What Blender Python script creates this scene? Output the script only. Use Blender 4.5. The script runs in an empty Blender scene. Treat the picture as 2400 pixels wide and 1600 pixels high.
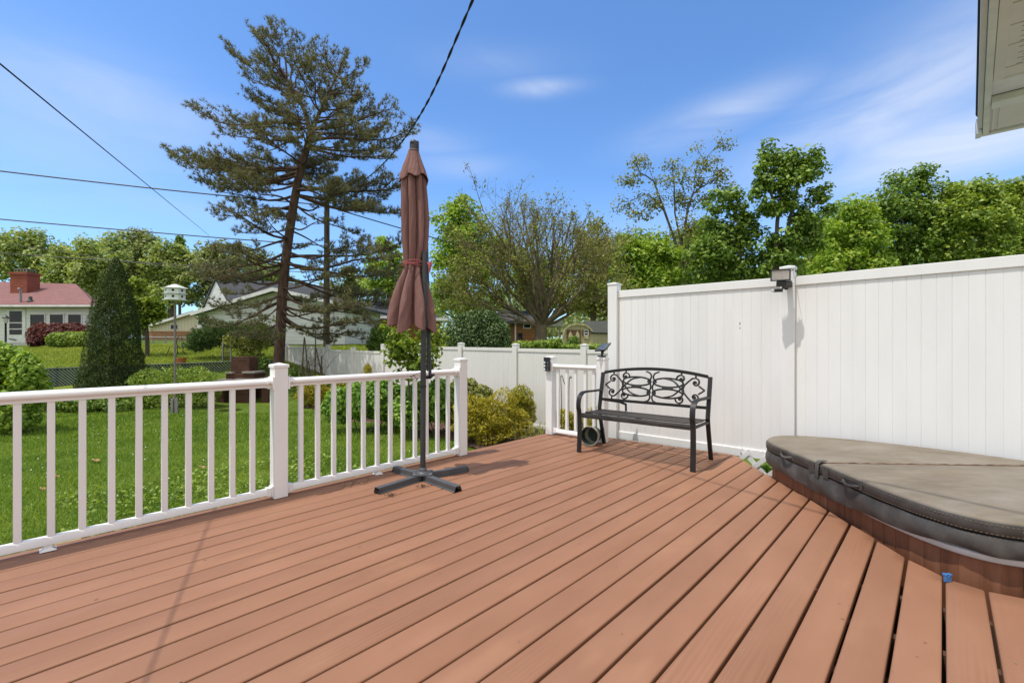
# A back-yard deck: terracotta boards, white railing and fences, bench, closed parasol, hot tub, garden and neighbours beyond.
SUN_E = 2.9
SKY_S = 0.14
SKY_TINT = (0.76, 1.03, 1.30)
CLOUD = (5.0, 5.3, 5.9)
EXPO = 0.36
FILL_CLOUD = (6.2, 6.1, 5.95)
import bpy, bmesh, math, random
import numpy as np
from mathutils import Vector, Matrix

random.seed(7)
rng = np.random.default_rng(11)
S = bpy.context.scene
COL = S.collection
F, HZ, CX, CH = 1067.0, 805.0, 1200.0, 1.2      # lens, horizon row, centre column, camera height

def at(px, py, Y):
    """the point seen at photo pixel (px, py) at distance Y in front of the camera"""
    return Vector(((px - CX) * Y / F, Y, CH - (py - HZ) * Y / F))

def gp(px, py, z=0.0):
    return at(px, py, (CH - z) * F / (py - HZ))

# directions of the deck: boards run along WD, the tall fence along UD
WD = Vector((0.688, 0.7257, 0)); ND = Vector((0.7257, -0.688, 0))
UD = Vector((0.7608, -0.6494, 0)); VD = Vector((0.6494, 0.7608, 0))
def nw(n, w, z=0.0):
    return ND * n + WD * w + Vector((0, 0, z))
def to_nw(p):
    return p.x * ND.x + p.y * ND.y, p.x * WD.x + p.y * WD.y

# ------------------------------------------------------------------ objects
def tag(o, label=None, cat=None, group=None, kind=None):
    if label: o['label'] = label
    if cat: o['category'] = cat
    if group: o['group'] = group
    if kind: o['kind'] = kind
    return o

def empty(name, loc, label, cat, group=None, rz=0.0):
    o = bpy.data.objects.new(name, None)
    o.empty_display_size = 0.1
    COL.objects.link(o)
    o.location = loc; o.rotation_euler = (0, 0, rz)
    return tag(o, label, cat, group)

def origin_of(p):
    v = Vector((0, 0, 0))
    while p is not None:
        v += p.location; p = p.parent
    return v

def copy_tree(o, parent=None):
    c = o.copy(); COL.objects.link(c)
    if parent is not None: c.parent = parent
    for ch in list(o.children):
        copy_tree(ch, c)
    return c

class MB:
    """collects shapes; build() links them as one mesh object"""
    def __init__(self):
        self.v = []; self.f = []
    def add(self, verts, faces):
        b = len(self.v)
        self.v += [tuple(p) for p in verts]
        self.f += [tuple(i + b for i in q) for q in faces]
        return self
    def box(self, c, size, rz=0.0, m=None):
        sx, sy, sz = size[0] / 2, size[1] / 2, size[2] / 2
        R = m if m is not None else Matrix.Rotation(rz, 3, 'Z')
        vs = [Vector(c) + R @ Vector((x * sx, y * sy, z * sz)) for x in (-1, 1) for y in (-1, 1) for z in (-1, 1)]
        return self.add(vs, [(0, 1, 3, 2), (4, 6, 7, 5), (0, 4, 5, 1), (2, 3, 7, 6), (0, 2, 6, 4), (1, 5, 7, 3)])
    def bar(self, a, b, w, h, up=Vector((0, 0, 1))):
        """a box from a to b, w wide sideways and h high"""
        a = Vector(a); b = Vector(b); d = (b - a); L = d.length; d.normalize()
        s = d.cross(up)
        if s.length < 1e-4: s = d.cross(Vector((1, 0, 0)))
        s.normalize(); u = s.cross(d)
        R = Matrix((s, d, u)).transposed()
        return self.box((a + b) / 2, (w, L, h), m=R)
    def tube(self, path, rad, n=8, cap=True, closed=False):
        P = [Vector(p) for p in path]
        k = len(P)
        R = rad if hasattr(rad, '__len__') else [rad] * k
        b = len(self.v); prev = None
        for i, p in enumerate(P):
            if closed: t = P[(i + 1) % k] - P[i - 1]
            else: t = P[min(i + 1, k - 1)] - P[max(i - 1, 0)]
            if t.length < 1e-9: t = Vector((0, 0, 1))
            t.normalize()
            if prev is None:
                a = t.cross(Vector((0, 0, 1)))
                if a.length < 1e-3: a = t.cross(Vector((1, 0, 0)))
            else:
                a = prev - t * prev.dot(t)
                if a.length < 1e-5: a = t.cross(Vector((0.3, 1, 0.2)))
            a.normalize(); prev = a; c = t.cross(a)
            for j in range(n):
                w = 2 * math.pi * j / n
                self.v.append(tuple(p + (a * math.cos(w) + c * math.sin(w)) * R[i]))
        m = k if closed else k - 1
        for i in range(m):
            for j in range(n):
                i2 = (i + 1) % k
                self.f.append((b + i * n + j, b + i * n + (j + 1) % n, b + i2 * n + (j + 1) % n, b + i2 * n + j))
        if cap and not closed:
            self.f.append(tuple(b + j for j in range(n))[::-1])
            self.f.append(tuple(b + (k - 1) * n + j for j in range(n)))
        return self
    def ribbon(self, path, wv, tv):
        """rectangular strip swept along path: wv/tv are width and thickness vectors (or lists of)"""
        P = [Vector(p) for p in path]; k = len(P); b = len(self.v)
        for i, p in enumerate(P):
            w = wv[i] if isinstance(wv, list) else wv
            t = tv[i] if isinstance(tv, list) else tv
            for q in (p - w - t, p + w - t, p + w + t, p - w + t): self.v.append(tuple(q))
        for i in range(k - 1):
            for j in range(4):
                self.f.append((b + i * 4 + j, b + i * 4 + (j + 1) % 4, b + i * 4 + 4 + (j + 1) % 4, b + i * 4 + 4 + j))
        self.f.append((b + 3, b + 2, b + 1, b)); e = b + (k - 1) * 4
        self.f.append((e, e + 1, e + 2, e + 3))
        return self
    def lathe(self, prof, base=(0, 0, 0), n=32, m=None):
        b = len(self.v); base = Vector(base)
        for (r, z) in prof:
            for j in range(n):
                w = 2 * math.pi * j / n
                p = Vector((r * math.cos(w), r * math.sin(w), z))
                self.v.append(tuple(base + (m @ p if m is not None else p)))
        for i in range(len(prof) - 1):
            for j in range(n):
                self.f.append((b + i * n + j, b + i * n + (j + 1) % n, b + (i + 1) * n + (j + 1) % n, b + (i + 1) * n + j))
        return self
    def prism(self, poly, ex):
        """polygon (list of points) extruded by vector ex"""
        k = len(poly); ex = Vector(ex)
        vs = [Vector(p) for p in poly] + [Vector(p) + ex for p in poly]
        fs = [tuple(range(k))[::-1], tuple(range(k, 2 * k))]
        fs += [(i, (i + 1) % k, (i + 1) % k + k, i + k) for i in range(k)]
        return self.add(vs, fs)
    def build(self, name, mat, parent=None, smooth=False, bevel=0.0, local=False, seg=2, label=None, kind=None, fix=True):
        me = bpy.data.meshes.new(name)
        if parent is not None and not local:
            o_ = origin_of(parent)
            vs = [(p[0] - o_.x, p[1] - o_.y, p[2] - o_.z) for p in self.v]
        else: vs = self.v
        me.from_pydata(vs, [], self.f); me.validate()
        if fix:
            bm = bmesh.new(); bm.from_mesh(me)
            bmesh.ops.recalc_face_normals(bm, faces=bm.faces)
            bm.to_mesh(me); bm.free()
        me.materials.append(mat)
        if smooth:
            me.shade_smooth()
        o = bpy.data.objects.new(name, me); COL.objects.link(o)
        if parent is not None: o.parent = parent
        if bevel > 0:
            b = o.modifiers.new('bevel', 'BEVEL'); b.width = bevel; b.segments = seg; b.limit_method = 'ANGLE'; b.angle_limit = math.radians(40)
            me.shade_smooth()
            try: me.set_sharp_from_angle(angle=math.radians(50))
            except Exception: pass
        elif smooth:
            try: me.set_sharp_from_angle(angle=math.radians(50))
            except Exception: pass
        if label: o['label'] = label
        if kind: o['kind'] = kind
        return o

def np_mesh(name, V, Q, mat, parent=None, k=4, loc=None, smooth=False):
    """mesh object from numpy verts (N,3) and faces (M,k)"""
    me = bpy.data.meshes.new(name)
    V = np.asarray(V, np.float32); Q = np.asarray(Q, np.int32)
    if parent is not None:
        o_ = origin_of(parent); V = V - np.array(o_, np.float32)
    me.vertices.add(len(V)); me.vertices.foreach_set('co', V.ravel())
    me.loops.add(Q.size); me.loops.foreach_set('vertex_index', Q.ravel())
    me.polygons.add(len(Q)); me.polygons.foreach_set('loop_start', np.arange(0, Q.size, k, dtype=np.int32))
    me.update(calc_edges=True)
    me.materials.append(mat)
    if smooth: me.shade_smooth()
    o = bpy.data.objects.new(name, me); COL.objects.link(o)
    if parent is not None: o.parent = parent
    return o

# ------------------------------------------------------------------ materials
def new_mat(name):
    m = bpy.data.materials.new(name); m.use_nodes = True
    nt = m.node_tree; nt.nodes.clear()
    out = nt.nodes.new('ShaderNodeOutputMaterial')
    return m, nt, out

def N(nt, typ, **kw):
    n = nt.nodes.new(typ)
    for k, v in kw.items():
        if k in n.inputs.keys(): n.inputs[k].default_value = v
        else: setattr(n, k, v)
    return n
def L(nt, a, b): nt.links.new(a, b)
def rgba(c): return (c[0], c[1], c[2], 1.0)

def ramp(nt, fac, stops):
    r = nt.nodes.new('ShaderNodeValToRGB')
    el = r.color_ramp.elements
    while len(el) < len(stops): el.new(0.5)
    for e, (p, c) in zip(el, stops):
        e.position = p; e.color = rgba(c) if len(c) == 3 else c
    L(nt, fac, r.inputs['Fac'])
    return r.outputs['Color']

def noise(nt, vec, scale, detail=4.0, rough=0.55, dist=0.0):
    n = N(nt, 'ShaderNodeTexNoise'); n.inputs['Scale'].default_value = scale
    n.inputs['Detail'].default_value = detail; n.inputs['Roughness'].default_value = rough
    n.inputs['Distortion'].default_value = dist
    if vec is not None: L(nt, vec, n.inputs['Vector'])
    return n.outputs['Fac']

def mapping(nt, vec, scale=(1, 1, 1), rot=(0, 0, 0), loc=(0, 0, 0)):
    m = N(nt, 'ShaderNodeMapping')
    m.inputs['Scale'].default_value = scale; m.inputs['Rotation'].default_value = rot; m.inputs['Location'].default_value = loc
    L(nt, vec, m.inputs['Vector'])
    return m.outputs['Vector']

def mixc(nt, fac, a, b, mode='MIX'):
    m = N(nt, 'ShaderNodeMix', data_type='RGBA', blend_type=mode)
    if isinstance(fac, (int, float)): m.inputs['Factor'].default_value = fac
    else: L(nt, fac, m.inputs['Factor'])
    for s, i in ((a, 6), (b, 7)):
        if isinstance(s, (tuple, list)): m.inputs[i].default_value = rgba(s)
        else: L(nt, s, m.inputs[i])
    return m.outputs[2]

def mathn(nt, op, a, b=None, clamp=False):
    m = N(nt, 'ShaderNodeMath', operation=op); m.use_clamp = clamp
    for s, i in ((a, 0), (b, 1)):
        if s is None: continue
        if isinstance(s, (int, float)): m.inputs[i].default_value = s
        else: L(nt, s, m.inputs[i])
    return m.outputs[0]

def bump(nt, h, strength=0.3, dist=0.01, normal=None):
    b = N(nt, 'ShaderNodeBump'); b.inputs['Strength'].default_value = strength; b.inputs['Distance'].default_value = dist
    L(nt, h, b.inputs['Height'])
    if normal is not None: L(nt, normal, b.inputs['Normal'])
    return b.outputs['Normal']

def pbsdf(nt, out, color, rough=0.5, metal=0.0, normal=None, spec=0.5):
    p = N(nt, 'ShaderNodeBsdfPrincipled')
    if isinstance(color, (tuple, list)): p.inputs['Base Color'].default_value = rgba(color)
    else: L(nt, color, p.inputs['Base Color'])
    if isinstance(rough, (int, float)): p.inputs['Roughness'].default_value = rough
    else: L(nt, rough, p.inputs['Roughness'])
    p.inputs['Metallic'].default_value = metal
    p.inputs['Specular IOR Level'].default_value = spec
    if normal is not None: L(nt, normal, p.inputs['Normal'])
    if out is not None: L(nt, p.outputs[0], out.inputs['Surface'])
    return p

def pmat(name, c1, c2=None, scale=3.0, rough=0.5, metal=0.0, bs=0.0, bscale=60.0, spec=0.5, stretch=(1, 1, 1), island=0.0, detail=4.0):
    """surface with two blended tones, optional per-piece variation and fine bump"""
    m, nt, out = new_mat(name)
    tc = N(nt, 'ShaderNodeTexCoord').outputs['Object']
    v = mapping(nt, tc, stretch)
    c2 = c2 or tuple(x * 0.8 for x in c1)
    col = ramp(nt, noise(nt, v, scale, detail), [(0.32, c2), (0.66, c1)])
    if island > 0:
        g = N(nt, 'ShaderNodeNewGeometry').outputs['Random Per Island']
        k = N(nt, 'ShaderNodeMapRange'); L(nt, g, k.inputs['Value'])
        k.inputs['To Min'].default_value = 1 - island; k.inputs['To Max'].default_value = 1 + island * 0.6
        col = mixc(nt, 1.0, col, k.outputs[0], 'MULTIPLY')
    nm = bump(nt, noise(nt, v, bscale, 3.0), bs, 0.004) if bs > 0 else None
    pbsdf(nt, out, col, rough, metal, nm, spec)
    return m

def leafmat(name, dark, mid, light, trans=0.35, rough=0.55, nscale=0.7, warm=None):
    m, nt, out = new_mat(name)
    g = N(nt, 'ShaderNodeNewGeometry').outputs['Random Per Island']
    tc = N(nt, 'ShaderNodeTexCoord').outputs['Object']
    n = noise(nt, tc, nscale, 3.0)
    f = mathn(nt, 'ADD', mathn(nt, 'MULTIPLY', g, 0.6), mathn(nt, 'MULTIPLY', n, 0.55))
    st = [(0.2, dark), (0.58, mid), (0.88, light)]
    if warm: st.append((0.99, warm))
    col = ramp(nt, f, st)
    p = pbsdf(nt, None, col, rough, 0.0, None, 0.35)
    t = N(nt, 'ShaderNodeBsdfTranslucent'); L(nt, mixc(nt, 1.0, col, (1.25, 1.2, 0.55), 'MULTIPLY'), t.inputs['Color'])
    mx = N(nt, 'ShaderNodeMixShader'); mx.inputs[0].default_value = trans
    L(nt, p.outputs[0], mx.inputs[1]); L(nt, t.outputs[0], mx.inputs[2]); L(nt, mx.outputs[0], out.inputs['Surface'])
    return m

def deck_mat():
    m, nt, out = new_mat('terracotta_deck_stain')
    tc = N(nt, 'ShaderNodeTexCoord').outputs['Object']
    # rotate so that x runs across the boards and y along them
    ang = math.atan2(ND.y, ND.x)
    v = mapping(nt, tc, (1, 1, 1), (0, 0, -ang))
    isl = N(nt, 'ShaderNodeNewGeometry').outputs['Random Per Island']
    off = N(nt, 'ShaderNodeCombineXYZ'); L(nt, mathn(nt, 'MULTIPLY', isl, 37.0), off.inputs[0]); L(nt, mathn(nt, 'MULTIPLY', isl, 91.0), off.inputs[1])
    va = N(nt, 'ShaderNodeVectorMath', operation='ADD'); L(nt, v, va.inputs[0]); L(nt, off.outputs[0], va.inputs[1]); v = va.outputs[0]
    broad = noise(nt, mapping(nt, v, (1.2, 0.5, 1)), 2.2, 4.0)
    c = ramp(nt, broad, [(0.3, (0.248, 0.117, 0.064)), (0.55, (0.282, 0.137, 0.077)), (0.75, (0.318, 0.160, 0.093))])
    k = N(nt, 'ShaderNodeMapRange'); L(nt, isl, k.inputs['Value']); k.inputs['To Min'].default_value = 0.95; k.inputs['To Max'].default_value = 1.04
    c = mixc(nt, 1.0, c, k.outputs[0], 'MULTIPLY')
    # grain of the wood under the stain
    gv = mapping(nt, v, (34, 1.6, 30))
    grain = noise(nt, gv, 2.4, 5.0, 0.6, 0.6)
    wv = N(nt, 'ShaderNodeTexWave', wave_type='BANDS', bands_direction='X'); L(nt, mapping(nt, v, (9, 0.55, 1)), wv.inputs['Vector'])
    wv.inputs['Scale'].default_value = 1.6; wv.inputs['Distortion'].default_value = 9.0; wv.inputs['Detail'].default_value = 3.0; wv.inputs['Detail Scale'].default_value = 1.1
    area = ramp(nt, noise(nt, mapping(nt, v, (1.5, 0.4, 1)), 1.7, 2.0), [(0.5, (0, 0, 0)), (0.68, (1, 1, 1))])
    gl = mathn(nt, 'MULTIPLY', mathn(nt, 'SUBTRACT', wv.outputs['Fac'], 0.5), 0.17)
    gl = mathn(nt, 'MULTIPLY', gl, area)
    c = mixc(nt, 1.0, c, mathn(nt, 'ADD', gl, 1.0), 'MULTIPLY')
    # dark drag marks and pale scuffs
    dm = ramp(nt, noise(nt, mapping(nt, v, (26, 1.2, 1)), 1.9, 3.0), [(0.70, (0, 0, 0)), (0.80, (1, 1, 1))])
    dm2 = ramp(nt, noise(nt, mapping(nt, v, (1.3, 0.7, 1), loc=(7, 3, 0)), 2.0, 2.0), [(0.55, (0, 0, 0)), (0.66, (1, 1, 1))])
    c = mixc(nt, mathn(nt, 'MULTIPLY', mathn(nt, 'MULTIPLY', dm, dm2), 0.60), c, (0.19, 0.085, 0.05))
    sc = ramp(nt, noise(nt, mapping(nt, v, (30, 7, 1), (0, 0, 0.5)), 2.6, 4.0, 0.7), [(0.675, (0, 0, 0)), (0.74, (1, 1, 1))])
    sc2 = ramp(nt, noise(nt, mapping(nt, v, (1, 1, 1), loc=(3, 9, 0)), 2.3, 2.0), [(0.56, (0, 0, 0)), (0.66, (1, 1, 1))])
    c = mixc(nt, mathn(nt, 'MULTIPLY', mathn(nt, 'MULTIPLY', sc, sc2), 0.60), c, (0.55, 0.40, 0.31))
    # tan patches where the stain is worn
    wp = ramp(nt, noise(nt, mapping(nt, v, (2.2, 0.8, 1), loc=(13, 1, 0)), 1.9, 3.0), [(0.60, (0, 0, 0)), (0.78, (1, 1, 1))])
    c = mixc(nt, mathn(nt, 'MULTIPLY', wp, 0.40), c, (0.40, 0.215, 0.11))
    h = mathn(nt, 'ADD', mathn(nt, 'MULTIPLY', grain, 0.5), mathn(nt, 'MULTIPLY', mathn(nt, 'MULTIPLY', wv.outputs['Fac'], area), 0.5))
    nm = bump(nt, h, 0.22, 0.004)
    rg = N(nt, 'ShaderNodeMapRange'); L(nt, broad, rg.inputs['Value']); rg.inputs['To Min'].default_value = 0.62; rg.inputs['To Max'].default_value = 0.5
    pbsdf(nt, out, c, rg.outputs[0], 0.0, nm, 0.35)
    return m

def ground_mat():
    m, nt, out = new_mat('lawn_ground')
    tc = N(nt, 'ShaderNodeTexCoord').outputs['Object']
    a = noise(nt, tc, 0.45, 5.0); b = noise(nt, tc, 7.0, 5.0); c_ = noise(nt, tc, 60.0, 3.0)
    f = mathn(nt, 'ADD', mathn(nt, 'MULTIPLY', a, 0.5), mathn(nt, 'ADD', mathn(nt, 'MULTIPLY', b, 0.3), mathn(nt, 'MULTIPLY', c_, 0.2)))
    col = ramp(nt, f, [(0.34, (0.050, 0.085, 0.012)), (0.5, (0.105, 0.165, 0.020)), (0.66, (0.20, 0.24, 0.036))])
    dry = ramp(nt, noise(nt, tc, 1.3, 4.0), [(0.60, (0, 0, 0)), (0.72, (1, 1, 1))])
    col = mixc(nt, mathn(nt, 'MULTIPLY', dry, 0.45), col, (0.24, 0.22, 0.055))
    nm = bump(nt, mathn(nt, 'ADD', c_, b), 0.8, 0.03)
    pbsdf(nt, out, col, 0.9, 0, nm, 0.1)
    return m

def brick_mat(name, c1, c2, mortar, scale=8.0, h=0.5, axis='XZ'):
    m, nt, out = new_mat(name)
    tc = N(nt, 'ShaderNodeTexCoord').outputs['Object']
    s = N(nt, 'ShaderNodeSeparateXYZ'); L(nt, tc, s.inputs[0])
    cb = N(nt, 'ShaderNodeCombineXYZ')
    L(nt, mathn(nt, 'ADD', s.outputs['X'], s.outputs['Y']), cb.inputs[0]); L(nt, s.outputs['Z'], cb.inputs[1])
    b = N(nt, 'ShaderNodeTexBrick'); L(nt, cb.outputs[0], b.inputs['Vector'])
    b.inputs['Scale'].default_value = scale
    b.inputs['Color1'].default_value = rgba(c1); b.inputs['Color2'].default_value = rgba(c2); b.inputs['Mortar'].default_value = rgba(mortar)
    b.inputs['Mortar Size'].default_value = 0.03; b.inputs['Brick Width'].default_value = 1.6; b.inputs['Row Height'].default_value = 0.55
    col = mixc(nt, mathn(nt, 'MULTIPLY', noise(nt, tc, 9.0, 4.0), 0.55), b.outputs['Color'], tuple(x * 0.45 for x in c1))
    nm = bump(nt, b.outputs['Fac'], -0.5, 0.01)
    pbsdf(nt, out, col, 0.85, 0, nm, 0.2)
    return m

def siding_mat(name, c, pitch=0.2, vertical=False):
    m, nt, out = new_mat(name)
    tc = N(nt, 'ShaderNodeTexCoord').outputs['Object']
    w = N(nt, 'ShaderNodeTexWave', wave_type='BANDS', bands_direction='X' if vertical else 'Z', wave_profile='SAW')
    w.inputs['Scale'].default_value = 1.0 / pitch * 0.314; L(nt, tc, w.inputs['Vector'])
    col = ramp(nt, noise(nt, mapping(nt, tc, (1, 1, 4)), 1.2, 4.0), [(0.3, tuple(x * 0.86 for x in c)), (0.7, c)])
    edge = ramp(nt, w.outputs['Fac'], [(0.0, (0.45, 0.45, 0.47)), (0.10, (1, 1, 1))])
    col = mixc(nt, 1.0, col, edge, 'MULTIPLY')
    nm = bump(nt, w.outputs['Fac'], 0.5, 0.02)
    pbsdf(nt, out, col, 0.6, 0, nm, 0.3)
    return m

def roof_mat(name, c1, c2):
    m, nt, out = new_mat(name)
    tc = N(nt, 'ShaderNodeTexCoord').outputs['Object']
    b = N(nt, 'ShaderNodeTexBrick'); L(nt, mapping(nt, tc, (1, 1.1, 1)), b.inputs['Vector'])
    b.inputs['Scale'].default_value = 3.2; b.inputs['Color1'].default_value = rgba(c1); b.inputs['Color2'].default_value = rgba(c2)
    b.inputs['Mortar'].default_value = rgba(tuple(x * 0.55 for x in c1)); b.inputs['Mortar Size'].default_value = 0.02
    b.inputs['Brick Width'].default_value = 1.0; b.inputs['Row Height'].default_value = 0.5
    col = mixc(nt, mathn(nt, 'MULTIPLY', noise(nt, tc, 30.0, 3.0), 0.5), b.outputs['Color'], tuple(x * 0.6 for x in c2))
    pbsdf(nt, out, col, 0.9, 0, bump(nt, noise(nt, tc, 40, 3), 0.4, 0.01), 0.2)
    return m

def cover_mat(name, top):
    m, nt, out = new_mat(name)
    tc = N(nt, 'ShaderNodeTexCoord').outputs['Object']
    a = noise(nt, mapping(nt, tc, (1.0, 2.2, 1), (0, 0, 0.25)), 2.2, 6.0, 0.6)
    b = noise(nt, tc, 14.0, 4.0)
    if top:
        st = [(0.28, (0.13, 0.105, 0.072)), (0.5, (0.195, 0.165, 0.125)), (0.72, (0.25, 0.222, 0.185))]
    else:
        st = [(0.28, (0.026, 0.024, 0.022)), (0.5, (0.058, 0.054, 0.050)), (0.75, (0.125, 0.117, 0.108))]
    col = ramp(nt, mathn(nt, 'ADD', mathn(nt, 'MULTIPLY', a, 0.8), mathn(nt, 'MULTIPLY', b, 0.2)), st)
    if top:
        tan = ramp(nt, noise(nt, mapping(nt, tc, (0.9, 3.0, 1), (0, 0, 0.2), (2, 5, 0)), 1.7, 3.0), [(0.58, (0, 0, 0)), (0.75, (1, 1, 1))])
        col = mixc(nt, mathn(nt, 'MULTIPLY', tan, 0.35), col, (0.26, 0.185, 0.10))
    nm = bump(nt, noise(nt, tc, 9.0, 5.0), 0.25, 0.02)
    nm = bump(nt, noise(nt, tc, 220.0, 2.0), 0.12, 0.002, nm)
    pbsdf(nt, out, col, 0.68 if top else 0.5, 0, nm, 0.35)
    return m

def skirt_mat():
    m, nt, out = new_mat('worn_brown_stained_boards')
    tc = N(nt, 'ShaderNodeTexCoord').outputs['Object']
    isl = N(nt, 'ShaderNodeNewGeometry').outputs['Random Per Island']
    a = noise(nt, mapping(nt, tc, (14, 14, 1.2)), 2.0, 5.0)
    col = ramp(nt, mathn(nt, 'ADD', mathn(nt, 'MULTIPLY', a, 0.8), mathn(nt, 'MULTIPLY', isl, 0.25)), [(0.25, (0.115, 0.042, 0.021)), (0.6, (0.20, 0.080, 0.041)), (0.9, (0.28, 0.125, 0.07))])
    sc = ramp(nt, noise(nt, mapping(nt, tc, (22, 22, 3)), 2.0, 5.0, 0.75, 1.2), [(0.665, (0, 0, 0)), (0.73, (1, 1, 1))])
    ar = ramp(nt, noise(nt, tc, 3.0, 2.0), [(0.47, (0, 0, 0)), (0.6, (1, 1, 1))])
    col = mixc(nt, mathn(nt, 'MULTIPLY', mathn(nt, 'MULTIPLY', sc, ar), 0.6), col, (0.42, 0.36, 0.31))
    pbsdf(nt, out, col, 0.6, 0, bump(nt, a, 0.2, 0.004), 0.3)
    return m

def vinyl_mat(name, c=(0.815, 0.815, 0.80)):
    m, nt, out = new_mat(name)
    tc = N(nt, 'ShaderNodeTexCoord').outputs['Object']
    isl = N(nt, 'ShaderNodeNewGeometry').outputs['Random Per Island']
    a = noise(nt, mapping(nt, tc, (2.5, 2.5, 0.5)), 1.6, 5.0)
    col = ramp(nt, a, [(0.25, tuple(x * 0.93 for x in c)), (0.6, c)])
    dirt = ramp(nt, noise(nt, mapping(nt, tc, (9, 9, 1.5)), 2.4, 6.0, 0.7), [(0.62, (0, 0, 0)), (0.85, (1, 1, 1))])
    col = mixc(nt, mathn(nt, 'MULTIPLY', dirt, 0.14), col, (0.42, 0.41, 0.34))
    k = N(nt, 'ShaderNodeMapRange'); L(nt, isl, k.inputs['Value']); k.inputs['To Min'].default_value = 0.965; k.inputs['To Max'].default_value = 1.0
    col = mixc(nt, 1.0, col, k.outputs[0], 'MULTIPLY')
    nm = bump(nt, noise(nt, mapping(nt, tc, (1, 1, 0.35)), 5.0, 3.0), 0.06, 0.02)
    pbsdf(nt, out, col, 0.38, 0, nm, 0.45)
    return m

def cloth_mat():
    m, nt, out = new_mat('dusty_brown_pink_canvas')
    tc = N(nt, 'ShaderNodeTexCoord').outputs['Object']
    a = noise(nt, mapping(nt, tc, (3, 3, 0.8)), 2.0, 5.0)
    col = ramp(nt, a, [(0.3, (0.185, 0.098, 0.088)), (0.7, (0.27, 0.150, 0.136))])
    w = noise(nt, tc, 500.0, 2.0)
    wr = noise(nt, mapping(nt, tc, (16, 16, 2.2)), 1.6, 5.0, 0.6, 0.8)
    nm = bump(nt, wr, 0.55, 0.02)
    p = pbsdf(nt, None, col, 0.85, 0, bump(nt, w, 0.15, 0.001, nm), 0.15)
    t = N(nt, 'ShaderNodeBsdfTranslucent'); L(nt, mixc(nt, 1.0, col, (1.1, 0.9, 0.85), 'MULTIPLY'), t.inputs['Color'])
    mx = N(nt, 'ShaderNodeMixShader'); mx.inputs[0].default_value = 0.12
    L(nt, p.outputs[0], mx.inputs[1]); L(nt, t.outputs[0], mx.inputs[2]); L(nt, mx.outputs[0], out.inputs['Surface'])
    return m

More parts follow.
